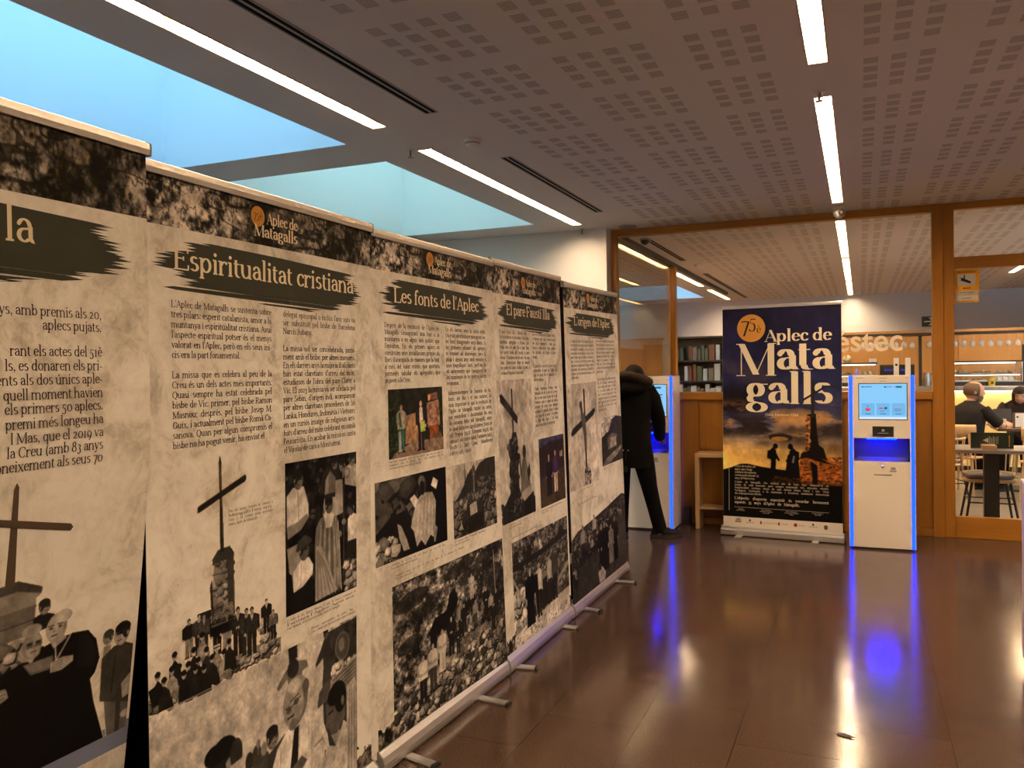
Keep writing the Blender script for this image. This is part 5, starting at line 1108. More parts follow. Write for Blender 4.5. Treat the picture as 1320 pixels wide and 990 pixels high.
# ------------------------------------------------------------------ self-service kiosks with blue light strips
M_KIOSK = mat('kiosk_white', (.80, .73, .63), .32)
M_LED = m_emit('blue_led', (.004, .026, 1.0), 7.0); M_LEDB = m_emit('blue_led_bar', (.0, .0012, 1.0), 260.)
M_ACRYL = mat('frosted_edge', (.70, .68, .86), .3)
M_SCREEN = m_emit('screen_blue', S(140, 205, 252), .90); M_SCREEN2 = m_emit('screen_tile', S(120, 190, 240), .85); M_SCREEND = m_emit('screen_dark_type', S(70, 100, 140), .8)
M_SRED = m_emit('screen_red', S(225, 60, 70), 1.); M_STEAL = m_emit('screen_teal', S(40, 110, 120), .9); M_SWHITE = m_emit('screen_white', S(225, 240, 250), .9); M_SORANGE = m_emit('screen_orange', S(235, 85, 40), 1.1)
M_BLUEIN = mat('slot_interior', (.06, .06, .08), .3)
def disc(mb, f, cx, cz, r, off, n=16, ry=None): mb.add([f(cx+r*math.cos(2*PI*i/n), cz+(ry or r)*math.sin(2*PI*i/n), off) for i in range(n)], (tuple(range(n)),))
def rect(mb, f, x0, x1, z0, z1, off): mb.add([f(x0, z0, off), f(x1, z0, off), f(x1, z1, off), f(x0, z1, off)], ((0, 1, 2, 3),))
def kiosk(name, label, x0, x1, yf, screen_kind, top=1.452):
    W = x1-x0; lean = .05; D = .34
    t = thing('self_service_kiosk', label, 'kiosk', ((x0+x1)/2, yf+.15, 0), 'self-service kiosks')
    def f(x, z, off=0.): return (x0+x, yf+lean*z/top-off, z)      # front face, leaning back
    b = MB(); e = .038
    def slab(xa, xb, za, zb, d=None):
        A = [f(xa, za), f(xb, za), f(xb, zb), f(xa, zb)]; B = [(p[0], yf+D+.04, p[2]) for p in A] if d is None else [(p[0], p[1]+d, p[2]) for p in A]
        b.add(A+B, ((0, 1, 2, 3), (7, 6, 5, 4), (0, 4, 5, 1), (1, 5, 6, 2), (2, 6, 7, 3), (3, 7, 4, 0)))
    z0 = .018; sz0, sz1 = .738, .930; sx0, sx1 = e+.004, W-e-.004
    slab(e, W-e, z0, sz0); slab(e, W-e, sz1, top); slab(e, sx0, sz0, sz1); slab(sx1, W-e, sz0, sz1)
    obj('body', b, M_KIOSK, t)
    sl = MB()
    A = [f(sx0, sz0), f(sx1, sz0), f(sx1, sz1), f(sx0, sz1)]; B = [(p[0], p[1]+.16, p[2]) for p in A]
    sl.add(A+B, ((0, 1, 5, 4), (2, 3, 7, 6), (1, 2, 6, 5), (3, 0, 4, 7), (4, 5, 6, 7)))
    ip = obj('receipt_recess', sl, M_BLUEIN, t)
    lip = MB(); lip.add([f(sx0+.03, sz0+.03, -.06), f(sx1-.03, sz0+.03, -.06), f(sx1-.03, sz0+.045, -.06), f(sx0+.03, sz0+.045, -.06)]+[f(sx0+.01, sz0, -.01), f(sx1-.01, sz0, -.01)], ((0, 1, 2, 3), (4, 5, 1, 0)))
    obj('tray_lip', lip, M_BLUEIN, ip)
    lb = MB(); n = 22
    for i in range(n): a = sx0+.10+(sx1-sx0-.20)*i/n; lb.add([f(a, sz1-.004, -.01), f(a+.010, sz1-.004, -.01), f(a+.010, sz1-.004, -.03), f(a, sz1-.004, -.03), f(a, sz1-.012, -.01), f(a+.010, sz1-.012, -.01), f(a+.010, sz1-.012, -.03), f(a, sz1-.012, -.03)], ((3, 2, 1, 0), (4, 5, 6, 7), (0, 1, 5, 4), (1, 2, 6, 5), (2, 3, 7, 6), (3, 0, 4, 7)))
    obj('led_bar', lb, M_LEDB, ip)
    for xa, s in ((0, 1), (W-e, -1)):
        ls = MB()
        A = [f(xa+.006, z0, .001), f(xa+e-.004, z0, .001), f(xa+e-.004, top+.002, .001), f(xa+.006, top+.002, .001)]; B = [(p[0], p[1]+.03, p[2]) for p in A]
        ls.add(A+B, ((0, 1, 2, 3), (7, 6, 5, 4), (0, 4, 5, 1), (1, 5, 6, 2), (2, 6, 7, 3), (3, 7, 4, 0))); st = obj('light_strip', ls, M_LED, t)
        ed = MB()
        for ua, ub in ((xa, xa+.006), (xa+e-.004, xa+e)):
            A = [f(ua, z0, .003), f(ub, z0, .003), f(ub, top, .003), f(ua, top, .003)]; B = [(p[0], yf+D+.04 if ua in (xa,) and s == 1 or ub == xa+e and s == -1 else p[1]+.04, p[2]) for p in A]
            ed.add(A+B, ((0, 1, 2, 3), (7, 6, 5, 4), (0, 4, 5, 1), (1, 5, 6, 2), (2, 6, 7, 3), (3, 7, 4, 0)))
        obj('acrylic_edge', ed, M_ACRYL, st)
    obj('plinth', MB().box(x0+.015, x1-.015, yf+.02, yf+D, 0, .018), M_BLACK, t)
    # screen
    a0, a1, b0, b1 = .085, W-.062, 1.090, 1.385
    bz = MB()
    for q in ((a0-.006, a1+.006, b1, b1+.006), (a0-.006, a1+.006, b0-.006, b0), (a0-.006, a0, b0, b1), (a1, a1+.006, b0, b1)): rect(bz, f, *q, .002)
    sc_ = MB(); rect(sc_, f, a0, a1, b0, b1, .0015); so = obj('touch_screen', sc_, M_SCREEN, t); obj('bezel', bz, M_BLACK, so)
    w_ = a1-a0; h_ = b1-b0
    def X(k): return a0+w_*k
    def Z(k): return b0+h_*k
    dk = MB(); rd = MB(); wt = MB(); tl = MB(); te = MB(); og = MB()
    if screen_kind == 0:
        for k in range(3): rect(tl, f, X(.05+.32*k), X(.05+.32*k+.28), Z(.11), Z(.45), .0022)
        rect(wt, f, X(.0), X(1), Z(.0), Z(.06), .0022)
        rect(dk, f, X(.05), X(.10), Z(.90), Z(.93), .0026); rect(dk, f, X(.11), X(.27), Z(.905), Z(.925), .0026); rect(dk, f, X(.53), X(.58), Z(.89), Z(.93), .0026); rect(dk, f, X(.59), X(.70), Z(.905), Z(.92), .0026)
        rect(rd, f, X(.75), X(.77), Z(.89), Z(.93), .0026); rect(te, f, X(.78), X(.90), Z(.885), Z(.935), .0026)
        for k in range(3): rect(dk, f, X(.13+.32*k), X(.25+.32*k), Z(.14), Z(.155), .0028)
        rd.add([f(X(.13), Z(.30), .003), f(X(.24), Z(.30), .003), f(X(.225), Z(.23), .003), f(X(.145), Z(.23), .003)], ((0, 1, 2, 3),))
        for k in range(5): rect(rd, f, X(.13+.024*k), X(.142+.024*k), Z(.30), Z(.325), .003)
        rect(te, f, X(.18), X(.19), Z(.33), Z(.38), .003); rect(te, f, X(.17), X(.20), Z(.36), Z(.375), .003)
        rect(rd, f, X(.42), X(.49), Z(.29), Z(.33), .003); rect(te, f, X(.49), X(.55), Z(.305), Z(.318), .003); disc(te, f, X(.565), Z(.312), .011, .003); rect(dk, f, X(.44), X(.54), Z(.22), Z(.232), .003)
        for k, (a, c_) in enumerate(((.74, te), (.74, dk), (.74, og))): rect(c_, f, X(a), X(a+.14), Z(.23+.05*k), Z(.242+.05*k), .003)
    else:
        rect(wt, f, X(0), X(1), Z(0), Z(.07), .0022); rect(te, f, X(.66), X(.86), Z(.88), Z(.94), .0026); rect(dk, f, X(.50), X(.60), Z(.895), Z(.915), .0026)
        rect(og, f, X(.30), X(.68), Z(.60), Z(.71), .0026); rect(te, f, X(.70), X(.90), Z(.665), Z(.70), .0026); rect(rd, f, X(.70), X(.90), Z(.585), Z(.61), .0026); rect(wt, f, X(.08), X(.66), Z(.12), Z(.57), .0024)
        for k in range(4): rect(dk, f, X(.12), X(.52-.06*k), Z(.48-.08*k), Z(.495-.08*k), .003); rect(dk, f, X(.72), X(.9), Z(.2-.04*k+.1), Z(.21-.04*k+.1), .003)
    for nm, q, m in (('screen_tiles', tl, M_SCREEN2), ('screen_type', dk, M_SCREEND), ('screen_red_marks', rd, M_SRED), ('screen_white_bar', wt, M_SWHITE), ('screen_teal_marks', te, M_STEAL), ('screen_orange_marks', og, M_SORANGE)):
        if q.v: obj(nm, q, m, so)
    # header print, reader, lock, slit, mark
    hp = MB()
    for a, c_, z in ((.24, .30, 1.434), (.245, .295, 1.410), (.06, .12, 1.436), (.44, .465, 1.436)): rect(hp, f, a, c_, z-.004, z, .0008)
    rect(hp, f, W*.62, W*.72, .652, .664, .001); hp.add([f(W*.63, .668, .001), f(W*.71, .668, .001), f(W*.705, .690, .001), f(W*.65, .694, .001)], ((0, 1, 2, 3),)); obj('printed_marks', hp, mat('kiosk_print', (.30, .28, .27), .5), t)
    rd_ = MB(); A = [f(.190, .948, .006), f(.345, .948, .006), f(.345, 1.026, .006), f(.190, 1.026, .006)]; B = [f(.186, .944), f(.349, .944), f(.349, 1.030), f(.186, 1.030)]
    rd_.add(A+B, ((0, 1, 2, 3), (4, 5, 1, 0), (5, 6, 2, 1), (6, 7, 3, 2), (7, 4, 0, 3))); ro = obj('card_reader', rd_, mat('reader_black', (.012, .012, .013), .18), t)
    g = MB(); rect(g, f, .258, .278, .988, 1.008, .007); rect(g, f, .228, .308, .972, .976, .007); obj('reader_print', g, mat('reader_print', (.35, .35, .36), .5), ro)
    k = MB(); k.ring_loft([[f(.262+r*math.cos(2*PI*i/14), .695+r*math.sin(2*PI*i/14), o_) for i in range(14)] for r, o_ in ((.013, 0), (.012, .005), (.006, .006))]); obj('lock', k, M_STEEL, t)
    k = MB(); rect(k, f, .196, .330, .6225, .6285, .001); obj('lower_slit', k, M_DARK, t)
    return t
kiosk('a', 'white self-service kiosk with blue light strips beside the navy poster', -.098, .412, 7.55, 0)
kiosk('b', 'white self-service kiosk being used by the person in the black parka', -2.145, -1.640, 7.80, 1, 1.466)

# ------------------------------------------------------------------ small things along the glazed wall
t = thing('console_table', 'narrow pale wood table half hidden by the navy poster', 'table', (-1.0, 8.13, 0))
obj('top', MB().box(-1.472, -.55, 8.01, 8.255, .685, .725, bev=.003), M_OAKX, t)
for x in (-1.472, -.59): obj('leg', MB().box(x, x+.04, 8.01, 8.255, 0, .685, bev=.003), M_OAK, t)
obj('shelf', MB().box(-1.432, -.59, 8.03, 8.25, .185, .205, bev=.002), M_OAKX, t)
t = thing('power_box', 'small black power box on the floor beside the used kiosk', 'electrical box', (-1.58, 8.1, 0))
obj('case', MB().box(-1.615, -1.555, 8.17, 8.27, 0, .17, bev=.006), M_BLACK, t)
obj('cable', MB().tube([(-1.56, 8.20, .02), (-1.535, 8.16, .012), (-1.515, 8.08, .008), (-1.50, 8.02, .007), (-1.49, 7.99, .007)], .006, 6), M_RUBBER, t)
# CCTV notice on the door glass
t = thing('cctv_notice', 'yellow video surveillance notice on the door glass', 'sign', (.865, 8.32, 2.08))
yy = 8.3255; A0, A1, B0, B1 = .772, .964, 2.082, 2.372
def fz(x, z, off=0.): return (x, yy-off, z)
obj('plate', MB().box(A0, A1, yy-.001, yy+.0005, B0, B1), mat('notice_yellow', S(250, 180, 8), .4), t)
n_ = MB(); rect(n_, fz, .796, .938, 2.228, 2.330, .0016); rect(n_, fz, .780, .956, 2.150, 2.185, .0016); rect(n_, fz, .780, .956, 2.098, 2.143, .0016); obj('white_field', n_, mat('notice_white', (.75, .72, .66), .4), t)
n_ = MB()
n_.add([fz(x, z, .0022) for x, z in ((.828, 2.300), (.880, 2.278), (.872, 2.255), (.822, 2.275))], ((0, 1, 2, 3),)); n_.add([fz(x, z, .0022) for x, z in ((.876, 2.278), (.905, 2.262), (.898, 2.246), (.870, 2.256))], ((0, 1, 2, 3),)); n_.add([fz(x, z, .0023) for x, z in ((.846, 2.325), (.856, 2.325), (.856, 2.285), (.846, 2.285))], ((0, 1, 2, 3),)); n_.add([fz(x, z, .0022) for x, z in ((.824, 2.302), (.848, 2.296), (.846, 2.290), (.822, 2.296))], ((0, 1, 2, 3),))
rect(n_, fz, .840, .900, 2.204, 2.210, .002); n_.add([fz(x, z, .002) for x, z in ((.838, 2.207), (.850, 2.216), (.850, 2.198))], ((0, 1, 2),)); obj('camera_pictogram', n_, M_PBLACK, t)
n_ = MB(); put_text(n_, lambda u, v, o: fz(u, v, o), 'ZONA VIDEOVIGILADA', .868, 2.342, .0195, None, 7, 5, 30, 'C', off=.0016, sx=.72); put_text(n_, lambda u, v, o: fz(u, v, o), 'PROTECCIO DE DADES', .868, 2.163, .014, None, 6, 4, 40, 'C', off=.0022, sx=.8); put_text(n_, lambda u, v, o: fz(u, v, o), 'RESPONSABLE', .868, 2.113, .014, None, 6, 4, 40, 'C', off=.0022, sx=.8); obj('lettering', n_, M_PBLACK, t)
# cream word on the cafe window
fc = bpy.data.curves.new('word', 'FONT'); fc.body = '\u00e9stec'; fc.offset = .013; fc.extrude = .004; fc.size = 1.0
fo = bpy.data.objects.new('word', fc); COL.objects.link(fo); dg = bpy.context.evaluated_depsgraph_get(); me = bpy.data.meshes.new_from_object(fo.evaluated_get(dg)); bpy.data.objects.remove(fo)
co = np.array([v.co for v in me.vertices]); x0_, x1_ = co[:, 0].min(), co[:, 0].max(); base_ = 0.
top_c = co[co[:, 0] > x0_+(x1_-x0_)*.85][:, 1].max()
for v in me.vertices: v.co = Vector((-.215+(v.co.x-x0_)/(x1_-x0_)*.569, 8.3245-v.co.z*.3, 1.673+v.co.y/top_c*.136))
me.materials.clear(); me.materials.append(mat('cream_vinyl', S(238, 220, 186), .5))
o = bpy.data.objects.new('window_lettering', me); COL.objects.link(o); tag(o, 'cream letters stec partly behind the poster on the cafe window', 'lettering')
# low white cabinet cut by the right edge of the photo
t = thing('display_cabinet', 'white low cabinet cut off by the right edge', 'cabinet', (1.05, 4.3, 0))
obj('body', MB().box(.742, 1.45, 3.75, 4.84, .06, .945, bev=.006), mat('cabinet_white', (.42, .34, .40), .35), t)
obj('top', MB().box(.738, 1.455, 3.745, 4.845, .945, .962, bev=.004), M_WPLASTIC, t)
obj('plinth', MB().box(.765, 1.43, 3.77, 4.82, 0, .06), M_BLACK, t)
# scrap lying on the joint of the floor slabs
sc_ = MB(); P_ = [(-.105, 3.715), (-.085, 3.730), (-.062, 3.722), (-.045, 3.700), (-.030, 3.694), (-.052, 3.684), (-.075, 3.688), (-.098, 3.700)]
sc_.prism(P_, lambda x, y, h: (x, y, .001+h+.004*math.sin(40*x)**2), .0015)
tag(obj('paper_scrap', sc_, mat('scrap_brown', (.06, .04, .025), .7)), 'small brown scrap lying on the floor in front of the free kiosk', 'scrap')
# ------------------------------------------------------------------ cafe behind the glass
t = thing('glass_partition', 'glass partition with dark top rail and wooden end post behind the window', 'partition', (-2.33, 9.9, 0))
obj('top_rail', MB().box(-2.37, -2.31, 8.42, 16.2, CZ-.05, CZ-.001), mat('dark_rail', (.05, .045, .04), .5), t)
obj('post', MB().box(-2.40, -2.30, 11.22, 11.36, 0, CZ-.05, bev=.004), M_WOOD, t); obj('base_rail', MB().box(-2.37, -2.31, 8.42, 11.22, 0, .09), M_WOOD, t)
obj('pane', MB().box(-2.345, -2.335, 8.42, 11.22, .09, CZ-.05), M_GLASS2, t)
cr = MB(); cr.box(-4.395, -4.36, 8.42, 18.38, 0, 1.95, bev=.002)
struct('wall_cafe_panelling', cr, M_WOOD)
struct('wall_cafe_end_panelling', MB().box(-4.36, -1.3, 17.9, 18.38, 0, 2.05), M_WOOD)
bw = MB()
for i in range(8):
    bw.box(-1.25+.91*i+.002, -1.25+.91*(i+1)-.002, 15.40, 15.45, 0, 2.06)
bw.box(-1.25, 6.0, 15.43, 15.48, 0, 2.06); bw.box(-1.27, 6.0, 15.38, 15.52, 2.06, 2.10)
struct('wall_bar_back', bw, wood('bar_back_wood', (.40, .20, .05), (.47, .25, .075), .45, 'Z'))
# dark bookcase and plant seen left of the poster
t = thing('bookcase', 'dark bookcase against the far wood wall left of the poster', 'bookcase', (-3.0, 16.6, 0))
bx0, bx1, byf, byb = -3.45, -2.38, 16.4, 16.75
obj('back_board', MB().box(bx0, bx1, byb-.02, byb, 0, 2.15), M_BLACK, t)
for x in (bx0, bx1-.03): obj('side_panel', MB().box(x, x+.03, byf, byb-.02, 0, 2.15), M_BLACK, t)
for z in (0.02, .45, .85, 1.25, 1.65, 2.12): obj('shelf', MB().box(bx0+.03, bx1-.03, byf, byb-.02, z, z+.03), M_BLACK, t)
r = random.Random(11); spine = [mat('book_%s' % n_, c, .6) for n_, c in (('blue_white', (.30, .36, .42)), ('rust', (.09, .035, .02)), ('grey', (.05, .052, .056)), ('green', (.035, .06, .04)), ('cream', (.10, .09, .075)))]
bi = 0
SHW = {1: 'the low', 2: 'the second', 3: 'the third', 4: 'the upper'}
for k, z in ((1, .48), (2, .88), (3, 1.28), (4, 1.68)):
    x = bx0+.05
    while x < bx1-.14:
        w_ = r.uniform(.06, .12); h_ = r.uniform(.22, .33); m = spine[(0 if k in (3,) and r.random() < .6 else r.randrange(5))]
        b_ = MB(); b_.box(x+.003, x+w_-.003, byf+.04, byf+.24, z+.001, z+h_, bev=.003)
        o = obj('book', b_, m); tag(o, 'book standing upright on %s shelf of the dark bookcase' % SHW[k], 'book', 'books on %s shelf of the bookcase' % SHW[k]); x += w_+r.uniform(0, .02)
        if r.random() < .12: x += .1
t = thing('potted_plant', 'tall leafy dark green plant just left of the poster behind the glass', 'plant', (-2.02, 15.2, 0))
obj('pot', MB().lathe([(.15, 0), (.19, .02), (.21, .36), (.19, .38), (.17, .34)], (-2.02, 15.2, 0), 20), mat('dark_pot', (.06, .055, .05), .5), t)
obj('stem', MB().tube([(-2.02, 15.2, .3), (-2.0, 15.2, 1.0), (-2.05, 15.22, 1.9)], .02, 8), mat('stem_brown', (.08, .05, .03), .7), t)
lf = MB(); r = random.Random(5)
for i in range(150):
    z = r.uniform(.7, 2.05); a = r.random()*2*PI; R = r.uniform(.05, .36)*(1.1-abs(z-1.4)*.6); c = Vector((-2.02+R*math.cos(a), 15.2+R*math.sin(a), z)); L = r.uniform(.08, .16)
    d = Vector((math.cos(a), math.sin(a), r.uniform(-.6, .4))).normalized()*L; s_ = d.cross(Vector((0, 0, 1))).normalized()*L*.28
    lf.add([c, c+d*.5+s_, c+d, c+d*.5-s_], ((0, 1, 2, 3),))
o = obj('leaves', lf, mat('leaf_green', (.03, .07, .025), .5), t); o['kind'] = 'stuff'
# bar counter
t = thing('bar_counter', 'pale yellow bar counter with steel top behind the diners', 'counter', (1.0, 13.7, 0))
obj('front_panel', MB().box(-1.0, 3.6, 13.42, 13.48, .08, 1.15), mat('counter_yellow', (.84, .63, .24), .55), t)
obj('carcass', MB().box(-1.0, 3.6, 13.48, 14.1, .0, 1.15), M_GREYP, t); obj('worktop', MB().box(-1.02, 3.62, 13.36, 14.15, 1.15, 1.215, bev=.006), M_STEEL, t); obj('kick_board', MB().box(-1.0, 3.6, 13.45, 13.48, 0, .08), M_BLACK, t); obj('added_front_light', MB().box(-.98, 3.58, 13.372, 13.392, 1.141, 1.149), m_emit('added_bar_light', (1.0, .72, .40), 30.), t)  # unseen glowing strip added under the worktop lip to brighten the yellow front
M_SHELFL = m_emit('case_light', (1.0, .93, .80), 5.0); M_CASE = mat('case_white', (.8, .8, .8), .4)
def display_case(x0, x1, label, seed):
    t = thing('display_case', label, 'display case', ((x0+x1)/2, 13.75, 1.215), 'glass food cases on the bar')
    y0, y1 = 13.52, 13.98
    obj('base', MB().box(x0, x1, y0, y1, 1.216, 1.275), M_BLACK, t)
    obj('top_frame', MB().box(x0, x1, y0, y1, 1.555, 1.575), M_BLACK, t)
    for x in (x0, x1-.014):
        for y in (y0, y1-.014): obj('corner_post', MB().box(x, x+.014, y, y+.014, 1.275, 1.555), M_STEEL, t)
    obj('front_glass', MB().box(x0+.014, x1-.014, y0+.002, y0+.006, 1.275, 1.555), M_CLEAR, t)
    obj('shelf', MB().box(x0+.014, x1-.014, y0+.03, y1-.02, 1.372, 1.384), M_CASE, t); obj('deck', MB().box(x0+.014, x1-.014, y0+.02, y1-.014, 1.275, 1.284), M_CASE, t)
    obj('light_tube', MB().box(x0+.03, x1-.03, y1-.06, y1-.03, 1.535, 1.550), M_SHELFL, t); obj('shelf_light', MB().box(x0+.03, x1-.03, y0+.05, y0+.065, 1.364, 1.371), M_SHELFL, t)
    r = random.Random(seed); kinds = [('sandwich', (.80, .68, .40)), ('croissant', (.62, .36, .10)), ('pastry', (.78, .60, .28)), ('cream_cake', (.85, .82, .74))]
    for zl, nm in ((1.3845, 'shelf'), (1.2845, 'deck')):
        n = max(2, int((x1-x0)/.26))
        for i in range(n):
            cx = x0+.05+(x1-x0-.1)*(i+.5)/n; k, c = kinds[r.randrange(4)]
            tr = thing('food_tray', 'tray of %s on the %s of the %s' % (k.replace('_', ' ')+'s', nm, label.split(' ')[0]+' glass food case'), 'tray', (cx, 13.74, zl), 'food trays in the glass cases')
            obj('tray', MB().box(cx-.115, cx+.115, 13.60, 13.88, zl, zl+.012, bev=.004), M_STEEL if r.random() < .5 else M_WPLASTIC, tr)
            for j in range(3):
                for q in range(2):
                    p = (cx-.07+.07*j, 13.68+.12*q, zl+.012+.022); mb = MB()
                    if k == 'sandwich': mb.box(p[0]-.03, p[0]+.03, p[1]-.05, p[1]+.05, p[2]-.022, p[2]+.022, bev=.012)
                    elif k == 'croissant': mb.tube([(p[0]+.035*math.cos(a), p[1]+.05*math.sin(a), p[2]-.006) for a in np.linspace(-.3, PI+.3, 7)], [.008, .015, .020, .022, .020, .015, .008], 8)
                    elif k == 'pastry': mb.ell((p[0], p[1], p[2]-.004), .032, .05, .020, 12, 8)
                    else: mb.lathe([(.030, -.022), (.033, -.01), (.031, .015), (.012, .028)], p, 14)
                    o = obj(k, mb, mat('food_'+k, c, .6)); tag(o, '%s lying on a tray of the %s, %s' % (k.replace('_', ' '), label.split(' ')[0]+' glass food case', nm), 'food', '%ss in the %s food case' % (k.replace('_', ' '), label.split(' ')[0]))
display_case(1.14, 2.10, 'long glass food case on the bar above the bald diner', 2); display_case(-.42, .24, 'short glass food case on the bar between poster and coffee machine', 7)
# glass rack
t = thing('glass_rack', 'black hanging rack carrying the stemmed glasses over the bar', 'rack', (1.1, 13.62, 1.2))
obj('rail', MB().box(-.9, 3.4, 13.50, 13.78, 1.958, 1.996), M_BLACK, t)
for x in (.79, -.88, 3.36): obj('post', MB().box(x, x+.045, 13.60, 13.645, 1.216, 1.958), M_BLACK, t)
def m_crystal():
    m = bpy.data.materials.new('crystal'); m.use_nodes = True; tt = m.node_tree
    for x in list(tt.nodes): tt.nodes.remove(x)
    o = tt.nodes.new('ShaderNodeOutputMaterial'); a = tt.nodes.new('ShaderNodeMixShader'); a.inputs[0].default_value = .38
    tr = tt.nodes.new('ShaderNodeBsdfTransparent'); p = tt.nodes.new('ShaderNodeBsdfPrincipled'); p.inputs['Base Color'].default_value = (.9, .9, .9, 1); p.inputs['Roughness'].default_value = .1
    tt.links.new(tr.outputs[0], a.inputs[1]); tt.links.new(p.outputs[0], a.inputs[2]); tt.links.new(a.outputs[0], o.inputs[0]); return m
M_CRYST = m_crystal()
g0 = None
for i in range(-11, 9):
    x = 1.268+.112*i
    if .76 < x < .86: continue
    if g0 is None:
        g0 = thing('stemmed_glass', 'clear stemmed glass hanging upside down from the black bar rack', 'glass', (x, 13.60, 1.958), 'glasses hanging from the black rack')
        obj('foot', MB().lathe([(.002, -.004), (.036, -.003), (.036, 0)], (x, 13.60, 1.956), 16), M_CRYST, g0)
        obj('stem', MB().lathe([(.004, -.075), (.004, -.004)], (x, 13.60, 1.956), 8), M_CRYST, g0)
        obj('bowl', MB().lathe([(.004, -.075), (.030, -.095), (.040, -.125), (.034, -.175), (.033, -.175), (.038, -.125), (.028, -.098)], (x, 13.60, 1.956), 16, cap=False), M_CRYST, g0); g = g0
    else: g = copy_tree(g0)
    g.location.x = x
    g['label'] = 'clear stemmed glass hanging upside down from the black bar rack'
# coffee machine, towers, canister, post items
t = thing('coffee_machine', 'black coffee machine with blue lit buttons on the bar', 'coffee machine', (.46, 13.8, 1.215))
obj('body', MB().box(.27, .74, 13.66, 14.05, 1.30, 1.54, bev=.01), M_BLACK, t); obj('drip_tray', MB().box(.27, .74, 13.55, 13.95, 1.216, 1.25, bev=.006), M_STEEL, t); obj('back_column', MB().box(.29, .72, 13.85, 14.05, 1.25, 1.30), M_BLACK, t)
for x in (.33, .55): obj('button_panel', MB().box(x, x+.12, 13.652, 13.66, 1.44, 1.475), m_emit('button_blue', S(70, 70, 150), .7), t)
for x in (.38, .60): obj('group_head', MB().lathe([(.030, 0), (.034, .03), (.03, .06)], (x, 13.60, 1.30), 14), M_STEEL, t); 
for x, lb in ((.487, 'white coffee bean tower with a dark round mark before the coffee machine'), (.642, 'plain white coffee bean tower before the coffee machine')):
    tw = thing('bean_tower', lb, 'bean hopper', (x, 13.5, 1.2155)); obj('case', MB().box(x-.034, x+.034, 13.46, 13.55, 1.222, 1.635, bev=.004), M_OAK if 0 else mat('tower_cream', (.72, .66, .56), .45), tw)
    obj('foot', MB().box(x-.038, x+.038, 13.455, 13.555, 1.2155, 1.222), M_BLACK, tw)
    if 'mark' in lb: mb = MB(); mb.add([(x+.018*math.cos(2*PI*i/14), 13.4592, 1.535+.018*math.sin(2*PI*i/14)) for i in range(14)], (tuple(range(14)),)); obj('round_mark', mb, M_PBLACK, tw)
t = thing('steel_jug', 'steel jug standing between coffee machine and black rack post', 'jug', (.755+.14, 13.6, 1.216)); obj('body', MB().lathe([(.05, 0), (.055, .01), (.052, .14), (.04, .19), (.042, .20)], (.90, 13.6, 1.216), 18), M_STEEL, t); obj('handle', MB().tube([(.94, 13.6, 1.39), (.985, 13.6, 1.37), (.985, 13.6, 1.28), (.95, 13.6, 1.25)], .008, 8), M_BLACK, t)
o = tag(obj('round_cheese', MB().ell((-.186, 13.72, 1.574+.062), .062, .062, .060, 18, 12), mat('cheese_cream', (.80, .66, .38), .5)), 'round cream ball on top of the short food case by the poster', 'food')
t = thing('price_card', 'small white price card on the short food case', 'card', (.17, 13.7, 1.576)); obj('card', MB().box(.12, .225, 13.70, 13.704, 1.58, 1.635), M_WPLASTIC, t); obj('stand', MB().box(.15, .195, 13.68, 13.73, 1.576, 1.582), M_BLACK, t)
t = thing('yellow_tub', 'yellow tub with a dark emblem on the bar beside the bald head', 'tub', (1.705, 13.42, 1.216)); obj('tub', MB().lathe([(.040, 0), (.050, .105), (.054, .108), (.054, .114), (.046, .114)], (1.705, 13.42, 1.216), 20), mat('tub_yellow', (.85, .68, .10), .4), t)
mb = MB(); mb.add([(1.705+a, 13.42-.051, 1.216+b) for a, b in ((-.022, .03), (.0, .025), (.022, .04), (.012, .055), (.020, .075), (.0, .065), (-.018, .08), (-.012, .055))], (tuple(range(8)),)); obj('emblem', mb, mat('tub_emblem', S(110, 70, 20), .5), t)
t = thing('till_screen', 'black till screen at the right end of the bar', 'screen', (2.3, 13.75, 1.216)); obj('screen', MB().box(2.12, 2.50, 13.70, 13.74, 1.47, 1.80, bev=.006), M_BLACK, t); obj('stand', MB().box(2.14, 2.48, 13.66, 13.95, 1.216, 1.47, bev=.01), M_BLACK, t); obj('display', MB().box(2.15, 2.47, 13.697, 13.70, 1.62, 1.77), m_emit('till_display', S(140, 150, 150), .5), t)
# exit sign on the end wall
t = thing('exit_sign', 'dark green exit sign with white arrow on the cafe end wall', 'sign', (1.25, 18.39, 2.27)); obj('plate', MB().box(1.13, 1.42, 18.385, 18.399, 2.275, 2.478), mat('exit_green', S(20, 36, 24), .4), t)
mb = MB(); mb.add([(x, 18.3835, z) for x, z in ((1.17, 2.365), (1.30, 2.365), (1.30, 2.39), (1.17, 2.39))], ((0, 1, 2, 3),)); mb.add([(x, 18.3834, z) for x, z in ((1.25, 2.30), (1.29, 2.30), (1.36, 2.377), (1.29, 2.455), (1.25, 2.455), (1.315, 2.377))], ((0, 1, 5,), (1, 2, 5), (2, 3, 5), (3, 4, 5))); obj('arrow', mb, mat('exit_white', (.8, .85, .78), .5), t)
# downlights on the low ceiling left
for i, (x, y) in enumerate(((-3.95, 13.2), (-3.1, 13.0), (-3.0, 13.9), (-2.75, 17.6), (-3.4, 17.6))):
    t = thing('downlight', 'round lit downlight in the left part of the cafe ceiling', 'ceiling light', (x, y, CZ), 'round downlights in the cafe ceiling'); obj('rim', MB().lathe([(.085, -.0005), (.09, -.006), (.075, -.008)], (x, y, CZ), 20), M_WPLASTIC, t); obj('lamp', MB().lathe([(.074, -.0045), (.01, -.005)], (x, y, CZ), 20), m_emit('downlight_white', (1, .92, .78), 14.), t)

